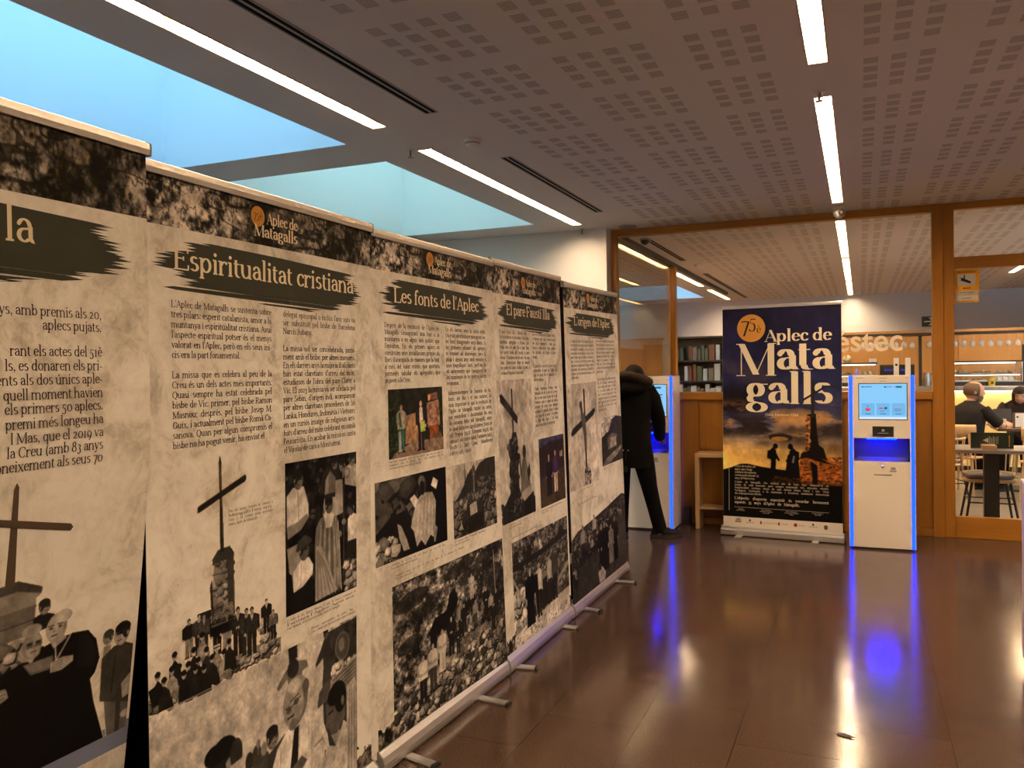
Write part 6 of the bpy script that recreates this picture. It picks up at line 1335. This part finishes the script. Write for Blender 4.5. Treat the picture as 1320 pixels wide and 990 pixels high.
# ------------------------------------------------------------------ tables and chairs
def pedestal_table(label, x0, x1, y0, y1, z, m_top, cw=.06):
    cx, cy = (x0+x1)/2, (y0+y1)/2; t = thing('cafe_table', label, 'table', (cx, cy, 0))
    obj('top', MB().box(x0, x1, y0, y1, z-.032, z, bev=.004), m_top, t); obj('column', MB().box(cx-cw, cx+cw, cy-.04, cy+.04, .02, z-.04), M_BLACK, t); obj('foot_plate', MB().box(cx-.25, cx+.25, cy-.22, cy+.22, 0, .02, bev=.005), M_BLACK, t); obj('bracket', MB().box(cx-.2, cx+.2, cy-.15, cy+.15, z-.045, z-.032), M_BLACK, t)
    return t
M_GTOP = mat('grey_laminate', (.30, .27, .25), .4)
pedestal_table('grey topped pedestal table right behind the door glass', .55+.0, 1.72, 8.72, 9.30, .742, M_GTOP, .064)
pedestal_table('dark table between the bald man and the dark haired woman', 1.50, 2.35, 11.35, 12.0, .76, M_DWOOD, .05)
M_RATTAN = wood('rattan', (.52, .33, .14), (.62, .42, .20), .45, 'Z')
def spindle_chair(label, x, y, rz):
    t = thing('spindle_chair', label, 'chair', (0, 0, 0), 'spindle back cafe chairs')
    s = MB(); s.ring_loft([[(q*.235*math.copysign(abs(math.cos(a))**.6, math.cos(a)), q*.225*math.copysign(abs(math.sin(a))**.6, math.sin(a)), z) for a in np.linspace(0, 2*PI, 28, endpoint=False)] for q, z in ((.94, .395), (1, .402), (1, .418), (.95, .425))]); obj('seat', s, M_RATTAN, t)
    s = MB(); s.ring_loft([[(q*.21*math.copysign(abs(math.cos(a))**.6, math.cos(a)), q*.20*math.copysign(abs(math.sin(a))**.6, math.sin(a))-.005, z) for a in np.linspace(0, 2*PI, 28, endpoint=False)] for q, z in ((.92, .425), (1, .435), (1, .452), (.9, .462))]); obj('seat_pad', s, mat('grey_cushion', (.16, .14, .13), .9), t)
    def arc(a, R=.245, z=.7): return (R*math.cos(a), R*.95*math.sin(a)-.0, z)
    A = np.linspace(math.radians(-12), math.radians(192), 15)
    for z, nm in ((.70, 'top_rail'), (.465, 'lower_rail')):
        mb = MB(); mb.tube([arc(a, .235+.06*(z-.42), z-(.0 if .1 < a < 3.04 else .03)) for a in A], .013 if z > .6 else .009, 8); obj(nm, mb, M_RATTAN, t)
    for a in np.linspace(math.radians(2), math.radians(178), 9): obj('spindle', MB().tube([arc(a, .228, .418), arc(a, .252, .70)], .006, 6), M_RATTAN, t)
    for sx, sy in ((-1, -1), (1, -1), (-1, 1), (1, 1)): obj('leg', MB().tube([(sx*.16, sy*.15, .40), (sx*.225, sy*.215, 0)], [.014, .011], 8), M_BLACK, t)
    for sy in (-1, 1): obj('stretcher', MB().tube([(-.19, sy*.182, .2), (.19, sy*.182, .2)], .007, 6), M_BLACK, t)
    for sx in (-1, 1): obj('stretcher', MB().tube([(sx*.195, -.18, .22), (sx*.195, .18, .22)], .007, 6), M_BLACK, t)
    t.location = (x, y, 0); t.rotation_euler = (0, 0, rz); return t
spindle_chair('spindle back chair with grey pad behind the nearest table', 1.150, 9.28, 0)
def bent_chair(label, x, y, rz):
    t = thing('bentwood_chair', label, 'chair', (0, 0, 0), 'bent wood cafe chairs')
    obj('seat', MB().box(-.21, .21, -.21, .21, .43, .46, bev=.012), M_OAKX, t)
    mb = MB(); A = np.linspace(-.95, .95, 11); rings = []
    for a in A: rings.append([(.25*math.sin(a), .22-.20*(1-math.cos(a))+o, z) for o, z in ((-.012, .68), (.0, .675), (.012, .68), (.014, .80), (.0, .83), (-.010, .80))])
    mb.ring_loft(rings); obj('backrest', mb, M_OAK, t)
    for sx in (-1, 1): obj('back_post', MB().tube([(sx*.17, .19, .44), (sx*.16, .205, .72)], .014, 8), M_OAK, t)
    for sx, sy in ((-1, -1), (1, -1), (-1, 1), (1, 1)): obj('leg', MB().tube([(sx*.17, sy*.17, .43), (sx*.21, sy*.21, 0)], [.018, .012], 8), M_OAK, t)
    t.location = (x, y, 0); t.rotation_euler = (0, 0, rz); return t
bent_chair('bent wood chair under the bald man in black', 1.14, 11.17, math.radians(145)); bent_chair('bent wood chair cut by the right edge below the white menu card', 1.88, 10.75, math.radians(160)); bent_chair('bent wood chair under the dark haired woman', 1.98, 12.35, math.radians(-20))
# menu stands
t = thing('menu_stand', 'dark green menu board with white print on the nearest table', 'menu stand', (1.13, 8.9, .742))
obj('block', MB().box(1.035, 1.150, 8.735, 8.90, .742, .785, bev=.004), M_OAKX, t)
obj('board', MB().box(.955, 1.305, 8.90, 8.912, .744, .892), mat('menu_green', S(20, 42, 28), .5), t); obj('edge_strip', MB().box(.950, .9545, 8.899, 8.913, .744, .894), M_OAK, t)
mb = MB()
def fm(x, z, off=0.): return (x, 8.8995-off, z)
mb.add([fm(x, z) for x, z in ((1.055, .82), (1.10, .845), (1.10, .795))], ((0, 1, 2),))
for i in range(5): rect(mb, fm, 1.106+.011*i, 1.110+.011*i, .780+.004*(i % 2), .86-.01*(i % 3), 0)
for i in range(2): rect(mb, fm, 1.165+.012*i, 1.168+.012*i, .785, .855, 0)
obj('white_print', mb, mat('menu_white', (.7, .68, .6), .5), t); mb = MB(); rect(mb, fm, 1.265, 1.275, .76, .87, 0); obj('gold_stripe', mb, M_GOLD, t)
t = thing('menu_card', 'white menu card standing on the dark table by the right edge', 'menu stand', (1.75, 11.45, .76)); obj('board', MB().box(1.67, 1.90, 11.44, 11.452, .762, .95), mat('card_brown', (.10, .06, .03), .5), t); mb = MB(); mb.box(1.695, 1.895, 11.4365, 11.4395, .775, .94); obj('white_sheet', mb, mat('card_white', (.8, .78, .72), .6), t)
mb = MB(); mb.add([(1.718+.012*math.cos(2*PI*i/10), 11.436, .895+.012*math.sin(2*PI*i/10)) for i in range(10)], (tuple(range(10)),)); obj('emblem', mb, M_PBLACK, t)
t = thing('tablet_case', 'black open case standing on the table behind the man', 'tablet', (1.62, 11.9, .76)); obj('panel', MB().add([(1.52, 11.82, .762), (1.72, 11.84, .762), (1.72, 11.89, .97), (1.52, 11.87, .97), (1.52, 11.832, .762), (1.72, 11.852, .762), (1.72, 11.902, .97), (1.52, 11.882, .97)], ((0, 1, 2, 3), (7, 6, 5, 4), (0, 4, 5, 1), (1, 5, 6, 2), (2, 6, 7, 3), (3, 7, 4, 0))), M_BLACK, t); obj('flap', MB().box(1.52, 1.72, 11.78, 11.87, .761, .768), M_BLACK, t)
t = thing('water_glass', 'small drinking glass on the dark table between the diners', 'glass', (1.60, 11.62, .76)); obj('tumbler', MB().lathe([(.026, 0), (.030, .10), (.028, .10), (.024, .008)], (1.60, 11.62, .761), 16, cap=False), M_CRYST, t)
o = spindle_chair('spindle back chair with a grey jacket over it behind the door post', .83, 10.62, math.radians(200))
jk = MB(); jk.ring_loft([[( .99-.16+.155*math.cos(a)*q, 10.62+.26*math.sin(a)*q*.9, z) for a in np.linspace(0, 2*PI, 20, endpoint=False)] for q, z in ((.98, .47), (1.12, .55), (1.16, .68), (1.05, .80), (.82, .90), (.45, .96), (.1, .975))])
o = tag(obj('draped_jacket', jk, mat('jacket_grey', (.20, .18, .16), .9)), 'grey jacket hung over the chair behind the door post', 'jacket')
# ------------------------------------------------------------------ people
M_SKIN = mat('skin', (.62, .36, .25), .5, spec=.3); M_SKIN2 = mat('skin_tan', (.58, .32, .21), .5, spec=.3)
M_HAIRD = mat('dark_hair', (.012, .009, .007), .75, spec=.15); M_HAIRB = mat('brown_hair', (.10, .055, .03), .6)
M_PARKA = mat('black_parka', (.006, .006, .006), .9, spec=.12); M_TROUS = mat('black_trousers', (.006, .006, .007), .9, spec=.1); M_SHOE = mat('black_shoe', (.008, .007, .007), .6, spec=.2)
def skinned(pts, edges, sub=2):
    """one smooth surface grown round a skeleton; pts: (x,y,z,rx[,ry])"""
    me = bpy.data.meshes.new('sk'); me.from_pydata([p[:3] for p in pts], edges, []); me.update()
    o = bpy.data.objects.new('sk', me); COL.objects.link(o)
    m = o.modifiers.new('s', 'SKIN'); m.use_smooth_shade = True; m.branch_smoothing = .4
    for i, p in enumerate(pts):
        d = me.skin_vertices[0].data[i]; d.radius = (p[3], p[4] if len(p) > 4 else p[3]); d.use_root = (i == 0)
    sb = o.modifiers.new('u', 'SUBSURF'); sb.levels = sb.render_levels = sub
    bpy.context.view_layer.update(); dg = bpy.context.evaluated_depsgraph_get(); ev = o.evaluated_get(dg); r = bpy.data.meshes.new_from_object(ev)
    mb = MB(); mb.add([v.co[:] for v in r.vertices], [tuple(p.vertices) for p in r.polygons], 0, True)
    bpy.data.objects.remove(o); bpy.data.meshes.remove(me); bpy.data.meshes.remove(r); return mb
def head_mesh(R, c, yaw=0., pitch=0., roll=0.):
    """a modelled head facing +Y of its own frame; R = half height"""
    mb = MB(); n, m = 32, 24; M = Matrix.Translation(Vector(c)) @ Matrix.Rotation(yaw, 4, 'Z') @ Matrix.Rotation(pitch, 4, 'X') @ Matrix.Rotation(roll, 4, 'Y')
    rings = []
    for i in range(m+1):
        th = PI*i/m; h = -math.cos(th); s = max(.002, math.sin(th)); ring = []
        for j in range(n):
            a = 2*PI*j/n; x = s*math.cos(a)*.74; y = s*math.sin(a)*.92; z = h
            f = max(0, math.sin(a))
            if z < -.1: k = 1-.30*min(1, (-.1-z)/.9)**1.2; x *= k; y = y*(1-.10*(-.1-z)) if y > 0 else y*(1-.35*(-.1-z))
            if y > .3:
                y += .16*math.exp(-((x/.09)**2+((z+.12)/.16)**2)) + .06*math.exp(-((x/.07)**2+((z-.05)/.15)**2))      # nose
                y -= .07*math.exp(-(((abs(x)-.27)/.13)**2+((z-.08)/.09)**2))                                            # eye sockets
                y += .05*math.exp(-((x/.18)**2+((z+.46)/.06)**2)) - .03*math.exp(-((x/.2)**2+((z+.37)/.04)**2)) + .05*math.exp(-((x/.16)**2+((z+.80)/.12)**2))
            ring.append(M @ Vector((x*R, y*R, z*R)))
        rings.append(ring)
    mb.ring_loft(rings)
    for sx in (-1, 1):                                                                                                   # ears
        e = []
        for i in range(7):
            t = PI*i/6; q = max(.05, math.sin(t)); e.append([M @ Vector((sx*(.72+.06*math.cos(b)*q+.03)*R, (-.06+.15*math.sin(b)*q)*R, (-.02-.24*math.cos(t))*R)) for b in np.linspace(0, 2*PI, 10, endpoint=False)])
        mb.ring_loft(e)
    return mb, M
def eyes_brows(t, M, R, hair):
    e = MB()
    for sx in (-1, 1):
        c = M @ Vector((sx*.26*R, .80*R, .07*R)); e.ell(c, .075*R, .075*R, .05*R, 10, 8)
    obj('eyes', e, mat('eye_dark', (.03, .02, .015), .2), t); b = MB()
    for sx in (-1, 1): b.tube([M @ Vector((sx*.13*R, .875*R, .23*R)), M @ Vector((sx*.27*R, .85*R, .27*R)), M @ Vector((sx*.42*R, .72*R, .22*R))], [.02*R, .03*R, .012*R], 6)
    obj('eyebrows', b, hair, t); l = MB(); l.tube([M @ Vector((-.16*R, .82*R, -.42*R)), M @ Vector((0, .90*R, -.43*R)), M @ Vector((.16*R, .82*R, -.42*R))], [.015*R, .04*R, .015*R], 8); obj('lips', l, mat('lips', (.42, .16, .13), .5), t)
def hand_chain(pts, edges, wrist_i, d, up, L=.18, curl=.5, thumb=1):
    """palm, five fingers of different lengths and a thumb from the side of the palm, grown from the wrist"""
    d = Vector(d).normalized(); s = d.cross(Vector(up)).normalized(); u = s.cross(d).normalized(); w = Vector(pts[wrist_i][:3])
    def add(p, r, k): pts.append((*p, r)); edges.append((k, len(pts)-1)); return len(pts)-1
    palm = add(w+d*L*.25, .020, wrist_i)
    for q, ln in ((-1.5, .36), (-.5, .44), (.5, .47), (1.5, .42)):
        k = add(w+d*L*.50+s*q*.019*thumb*-1, .0105, palm); p = Vector(pts[k][:3]); a = .2*curl; r = .0092
        for j in range(3):
            a += curl*.55; p = p+(d*math.cos(a)-u*math.sin(a))*L*ln*(.42, .32, .26)[j]; k = add(p, r, k); r -= .0009
    k = add(w+d*L*.22+s*.032*thumb, .0125, palm); p = Vector(pts[k][:3])
    for j in range(2): p = p+(d*.8+s*.55*thumb-u*.35*curl).normalized()*L*.17; k = add(p, .0105-.0012*j, k)
def place(t, x, y, z, rz): t.location = (x, y, z); t.rotation_euler = (0, 0, rz)

# the person in the parka, seen from behind, bent over the kiosk (frame: facing +Y)
t = thing('person', 'person in a black fur hooded parka standing at the kiosk, back turned', 'person', (0, 0, 0))
P = [(0, 0, .86, .135, .105), (0, .0, 1.02, .13, .10), (0, .02, 1.20, .15, .105), (0, .05, 1.36, .11, .08), (0, .10, 1.41, .055), (0, .14, 1.46, .052),
     (.165, .04, 1.34, .062), (.225, .10, 1.10, .048), (.195, .27, .93, .036), (.190, .33, .90, .028),
     (-.165, .04, 1.34, .062), (-.22, .10, 1.10, .048), (-.17, .27, 1.00, .036), (-.165, .34, .99, .028),
     (.10, .0, .80, .082), (.16, .03, .46, .058), (.235, .10, .09, .042), (-.09, .0, .80, .082), (-.085, .02, .46, .058), (-.09, .0, .09, .042)]
E = [(0, 1), (1, 2), (2, 3), (3, 4), (4, 5), (2, 6), (6, 7), (7, 8), (8, 9), (2, 10), (10, 11), (11, 12), (12, 13), (0, 14), (14, 15), (15, 16), (0, 17), (17, 18), (18, 19)]
hand_chain(P, E, 9, (0, .9, -.25), (0, .2, 1), .18, .5, -1); hand_chain(P, E, 13, (0, .9, -.2), (0, .2, 1), .18, .5, 1)
body = skinned(P, E); hm, HM = head_mesh(.118, (0, .17, 1.452), 0, -.6); body.add(hm.v, hm.f, 0, True); obj('body', body, M_SKIN, t, False)
eyes_brows(t, HM, .118, M_HAIRD)
hr = MB(); hr.ring_loft([[HM @ Vector((.118*q*.80*math.cos(a), .118*(q*.98*math.sin(a)-.06), .118*z)) for a in np.linspace(0, 2*PI, 24, endpoint=False)] for q, z in ((.97, -.15), (1.03, .15), (.98, .45), (.78, .80), (.42, 1.03), (.05, 1.10))]); obj('hair', hr, M_HAIRD, t, False)
def ringe(cx, cy, z, rx, ry, n=32, p=1., ph=0.): return [(cx+rx*math.copysign(abs(math.cos(a))**p, math.cos(a)), cy+ry*math.copysign(abs(math.sin(a))**p, math.sin(a)), z+ph*math.sin(a)) for a in np.linspace(0, 2*PI, n, endpoint=False)]
ct = MB(); wob = [.000, .004, -.003, .005, .0, -.004, .003, 0, 0, 0, 0]
R_ = [(0, -.005, .655, .195, .155), (0, -.005, .70, .197, .158), (0, 0, .82, .192, .152), (0, .0, .95, .186, .145), (0, .0, 1.04, .184, .138), (0, .01, 1.15, .196, .142), (0, .02, 1.26, .206, .142), (0, .03, 1.34, .196, .132), (0, .045, 1.40, .155, .11), (0, .06, 1.44, .10, .085), (0, .07, 1.455, .07, .07)]
ct.ring_loft([ringe(cx, cy, z, rx+w_, ry+w_, 36, .85) for (cx, cy, z, rx, ry), w_ in zip(R_, wob)])
ct.tube([(.150, .035, 1.36), (.195, .05, 1.27), (.235, .09, 1.11), (.232, .15, 1.03), (.215, .24, .94), (.205, .30, .905)], [.072, .078, .068, .062, .056, .050], 14)
ct.tube([(-.150, .035, 1.36), (-.195, .05, 1.27), (-.23, .09, 1.11), (-.22, .15, 1.06), (-.185, .24, 1.02), (-.17, .30, 1.005)], [.072, .078, .068, .062, .056, .050], 14)
co_ = obj('parka', ct, M_PARKA, t, False)
vt = MB(); vt.tube([(0, -.150, .655), (0, -.162, .72), (0, -.158, .80)], .004, 6); vt.ring_loft([[(.022*math.cos(a), -.158-.004, .645+.03*math.sin(a)) for a in np.linspace(0, 2*PI, 10, endpoint=False)], [(.02*math.cos(a), -.166, .645+.028*math.sin(a)) for a in np.linspace(0, 2*PI, 10, endpoint=False)]]); obj('back_vent', vt, mat('parka_seam', (.004, .004, .004), .8), co_, False)
bt = MB()
for x in (-.022, .022): bt.ell((x, -.163, .815), .006, .004, .006, 10, 6)
obj('snap_buttons', bt, M_STEEL, co_, False)
hd = MB(); hd.ring_loft([ringe(0, -.02, 1.300, .10, .09, 30), ringe(0, -.035, 1.315, .155, .125, 30), ringe(0, -.02, 1.36, .182, .150, 30, 1, .01), ringe(0, .0, 1.415, .180, .150, 30, 1, .01), ringe(0, .02, 1.450, .150, .13, 30, 1, .01)]); ho = obj('hood', hd, M_PARKA, co_, False)
fu = MB(); r = random.Random(3); A = np.linspace(math.radians(-215), math.radians(35), 26)
cen = [Vector((.172*math.cos(a), -.01+.135*math.sin(a)*.9+.02, 1.462+.045*(-math.sin(a))*.6-.04*abs(math.cos(a)))) for a in A]; fu.tube(cen, [.036+.008*r.random() for _ in A], 10)
for i in range(2600):
    k = r.randrange(len(cen)-1); c = cen[k].lerp(cen[k+1], r.random()); d = Vector((r.gauss(0, 1), r.gauss(0, 1), r.gauss(0, 1)+.4)).normalized(); a_ = c+d*.026; q = d.cross(Vector((r.random(), r.random(), r.random()))).normalized()*.0016
    tip = c+d*r.uniform(.046, .064)+Vector((0, 0, -.006)); fu.add([a_-q, a_+q, tip], ((0, 1, 2),))
fo_ = obj('fur_trim', fu, mat('grey_brown_fur', (.05, .037, .030), .9, spec=.1), ho, False); fo_['label'] = 'grey brown fur edge of the hood'
tr = MB()
for s, pts_, rr in ((1, [(.085, 0, .88), (.105, 0, .78), (.135, .02, .62), (.165, .03, .46), (.20, .06, .28), (.235, .10, .10), (.240, .105, .05)], [.105, .102, .088, .072, .064, .062, .064]), (-1, [(-.085, 0, .88), (-.09, 0, .78), (-.092, .01, .62), (-.088, .02, .46), (-.09, .01, .28), (-.092, .0, .10), (-.092, .0, .05)], [.105, .102, .088, .072, .064, .060, .062])): tr.tube(pts_, rr, 18)
obj('trousers', tr, M_TROUS, t, False)
def shoe(t, x, y, rz, L=.29, W=.105, sock=True):
    M = Matrix.Translation((x, y, 0)) @ Matrix.Rotation(rz, 4, 'Z'); up = MB(); so = MB()
    def outline(q, z, h=1.): return [M @ Vector((W/2*q*(.78+.22*math.sin(PI*min(1, max(0, (b+1)/2)))**.7)*math.cos(a), L/2*q*b+.06, z)) for a, b in ((a, math.sin(a)) for a in np.linspace(0, 2*PI, 24, endpoint=False))]
    so.ring_loft([outline(1.0, .0), outline(1.04, .006), outline(1.04, .030), outline(1.0, .032)], smooth=False)
    def upper(q, z, c, ql): return [M @ Vector((W/2*q*.92*math.cos(a), ql*L/2*math.sin(a)+.06+c, z)) for a in np.linspace(0, 2*PI, 24, endpoint=False)]
    up.ring_loft([upper(1.0, .030, 0, .97), upper(1.02, .05, -.004, .95), upper(.92, .072, -.03, .72), upper(.80, .092, -.062, .45), upper(.78, .115, -.075, .36)])
    a = obj('shoe', up, M_SHOE, t, False); obj('sole', so, M_RUBBER, a, False)
shoe(t, .240, .095, math.radians(-68)); shoe(t, -.092, -.02, math.radians(6))
sk = MB(); sk.tube([(.238, .10, .03), (.236, .10, .13)], .052, 14); so_ = obj('sock', sk, mat('patterned_sock', (.16, .15, .13), .9), t, False)
place(t, -1.942, 7.40, 0, math.radians(0))

# seated people in the cafe (frame: facing +Y, pelvis above the origin)
def seated(t, top_r, arms, headc, hyaw, hpitch, skin, hr_=.115):
    P = [(0, 0, .56, .15, .11), (0, .0, .72, .13, .10), (0, .03, .90, .15, .10), (0, .05, 1.02, .12, .08), (0, .06, 1.075, .056), (headc[0]*.7, headc[1]*.8, headc[2]-.06, .054)]
    E = [(0, 1), (1, 2), (2, 3), (3, 4), (4, 5)]
    for s in (1, -1):
        b = len(P); el, wr = arms[s]
        P += [(s*.175, .04, .98, .062), (*el, .046), (*wr, .032)]; E += [(2, b), (b, b+1), (b+1, b+2)]
        d = Vector(wr)-Vector(el); hand_chain(P, E, b+2, d, (0, 0, 1), .18, .55, -s)
        b = len(P); P += [(s*.10, .04, .53, .090), (s*.13, .44, .50, .065), (s*.13, .42, .09, .044), (s*.13, .54, .05, .036, .026)]; E += [(0, b), (b, b+1), (b+1, b+2), (b+2, b+3)]
    body = skinned(P, E); hm, M = head_mesh(hr_, headc, hyaw, hpitch); body.add(hm.v, hm.f, 0, True); obj('body', body, skin, t, False); return M
def seated_clothes(t, shirt, trous, arms, sleeve, collar=True):
    sh = MB(); sh.ring_loft([ringe(0, cy, z, rx, ry, 32, .85) for cy, z, rx, ry in ((0, .48, .175, .145), (0, .56, .185, .15), (0, .70, .170, .135), (.01, .84, .185, .130), (.03, .95, .205, .125), (.045, 1.02, .185, .11), (.055, 1.06, .12, .085), (.06, 1.085, .075, .07))])
    for s in (1, -1):
        el, wr = [Vector(q) for q in arms[s]]; S0 = Vector((s*.165, .04, 1.0)); S1 = Vector((s*.195, .045, .96))
        pts = [S0, S1, S1.lerp(el, .55)]; rr = [.070, .074, .066]
        if sleeve == 'long': pts += [el, el.lerp(wr, .5), wr]; rr += [.058, .050, .042]
        else: pts += [S1.lerp(el, .8)]; rr += [.068]
        sh.tube(pts, rr, 16)
    so = obj('shirt', sh, shirt, t, False)
    if collar: c = MB(); c.ring_loft([ringe(0, .062, 1.07, .082, .078, 24), ringe(0, .066, 1.10, .072, .070, 24), ringe(0, .066, 1.095, .062, .060, 24)], cap=False); obj('collar', c, shirt, so, False)
    tr = MB()
    for s in (1, -1): tr.tube([(s*.09, -.04, .54), (s*.105, .10, .545), (s*.13, .40, .52), (s*.135, .46, .47), (s*.13, .43, .30), (s*.13, .42, .08)], [.115, .112, .088, .085, .068, .062], 16)
    obj('trousers', tr, trous, t, False)
    for s in (1, -1): shoe(t, s*.13, .42, 0)
t = thing('person', 'bald man in a black short sleeved shirt seated with his back to the window', 'person', (0, 0, 0))
arms = {1: ((.27, .22, .80), (.16, .44, .80)), -1: ((-.24, .14, .76), (-.10, .34, .80))}
HM = seated(t, 0, arms, (.02, .09, 1.205), math.radians(-42), -.12, M_SKIN2, .122); seated_clothes(t, mat('black_shirt', (.010, .009, .009), .8, spec=.2), M_TROUS, arms, 'short'); eyes_brows(t, HM, .122, M_HAIRB)
hr = MB(); A = np.linspace(math.radians(160), math.radians(380), 22)
V = [[HM @ Vector((.122*q*.785*math.cos(a), .122*q*.97*math.sin(a), .122*z)) for a in A] for q, z in ((.80, -.42), (.98, -.20), (1.03, .08), (1.0, .34), (.86, .60), (.66, .80))]; hr.ring_loft(V, cap=False, closed=False); obj('hair_fringe', hr, M_HAIRB, t, False)
be = MB(); A = np.linspace(math.radians(20), math.radians(160), 18); be.ring_loft([[HM @ Vector((.122*q*.70*math.cos(a), .122*(q*.93*math.sin(a)+.02), .122*z)) for a in A] for q, z in ((.74, -.98), (.86, -.80), (.96, -.55), (.93, -.36))], cap=False, closed=False); obj('beard', be, M_HAIRB, t, False)
place(t, 1.17, 11.18, 0, math.radians(-38))
t = thing('person', 'dark haired woman in dark clothes at the right edge, looking down', 'person', (0, 0, 0))
arms = {1: ((.25, .20, .82), (.10, .46, .80)), -1: ((-.25, .20, .82), (-.08, .46, .80))}
HM = seated(t, 0, arms, (.0, .12, 1.120), math.radians(12), -.28, M_SKIN, .108); seated_clothes(t, mat('dark_cardigan', (.018, .012, .014), .85, spec=.2), M_TROUS, arms, 'long', False); eyes_brows(t, HM, .108, M_HAIRD)
hr = MB(); R = .108
rows_ = [(-1.9, .95, .55), (-1.2, 1.02, .62), (-.5, 1.06, .78), (.1, 1.10, .92), (.5, 1.02, .98), (.85, .74, .78), (1.06, .35, .40), (1.12, .04, .05)]
A = np.linspace(math.radians(128), math.radians(412), 30)
hr.ring_loft([[HM @ Vector((R*(qx*.80)*math.cos(a), R*(qy*math.sin(a)-.03), R*z)) for a in A] for z, qx, qy in rows_[:5]], cap=False, closed=False)
hr.ring_loft([[HM @ Vector((R*(qx*.80)*math.cos(a), R*(qy*1.02*math.sin(a)-.03), R*z)) for a in np.linspace(0, 2*PI, 30, endpoint=False)] for z, qx, qy in ((.55, 1.03, .99), (.85, .76, .80), (1.06, .38, .42), (1.12, .04, .05))])
obj('long_hair', hr, M_HAIRD, t, False); place(t, 1.90, 12.28, 0, math.radians(160))
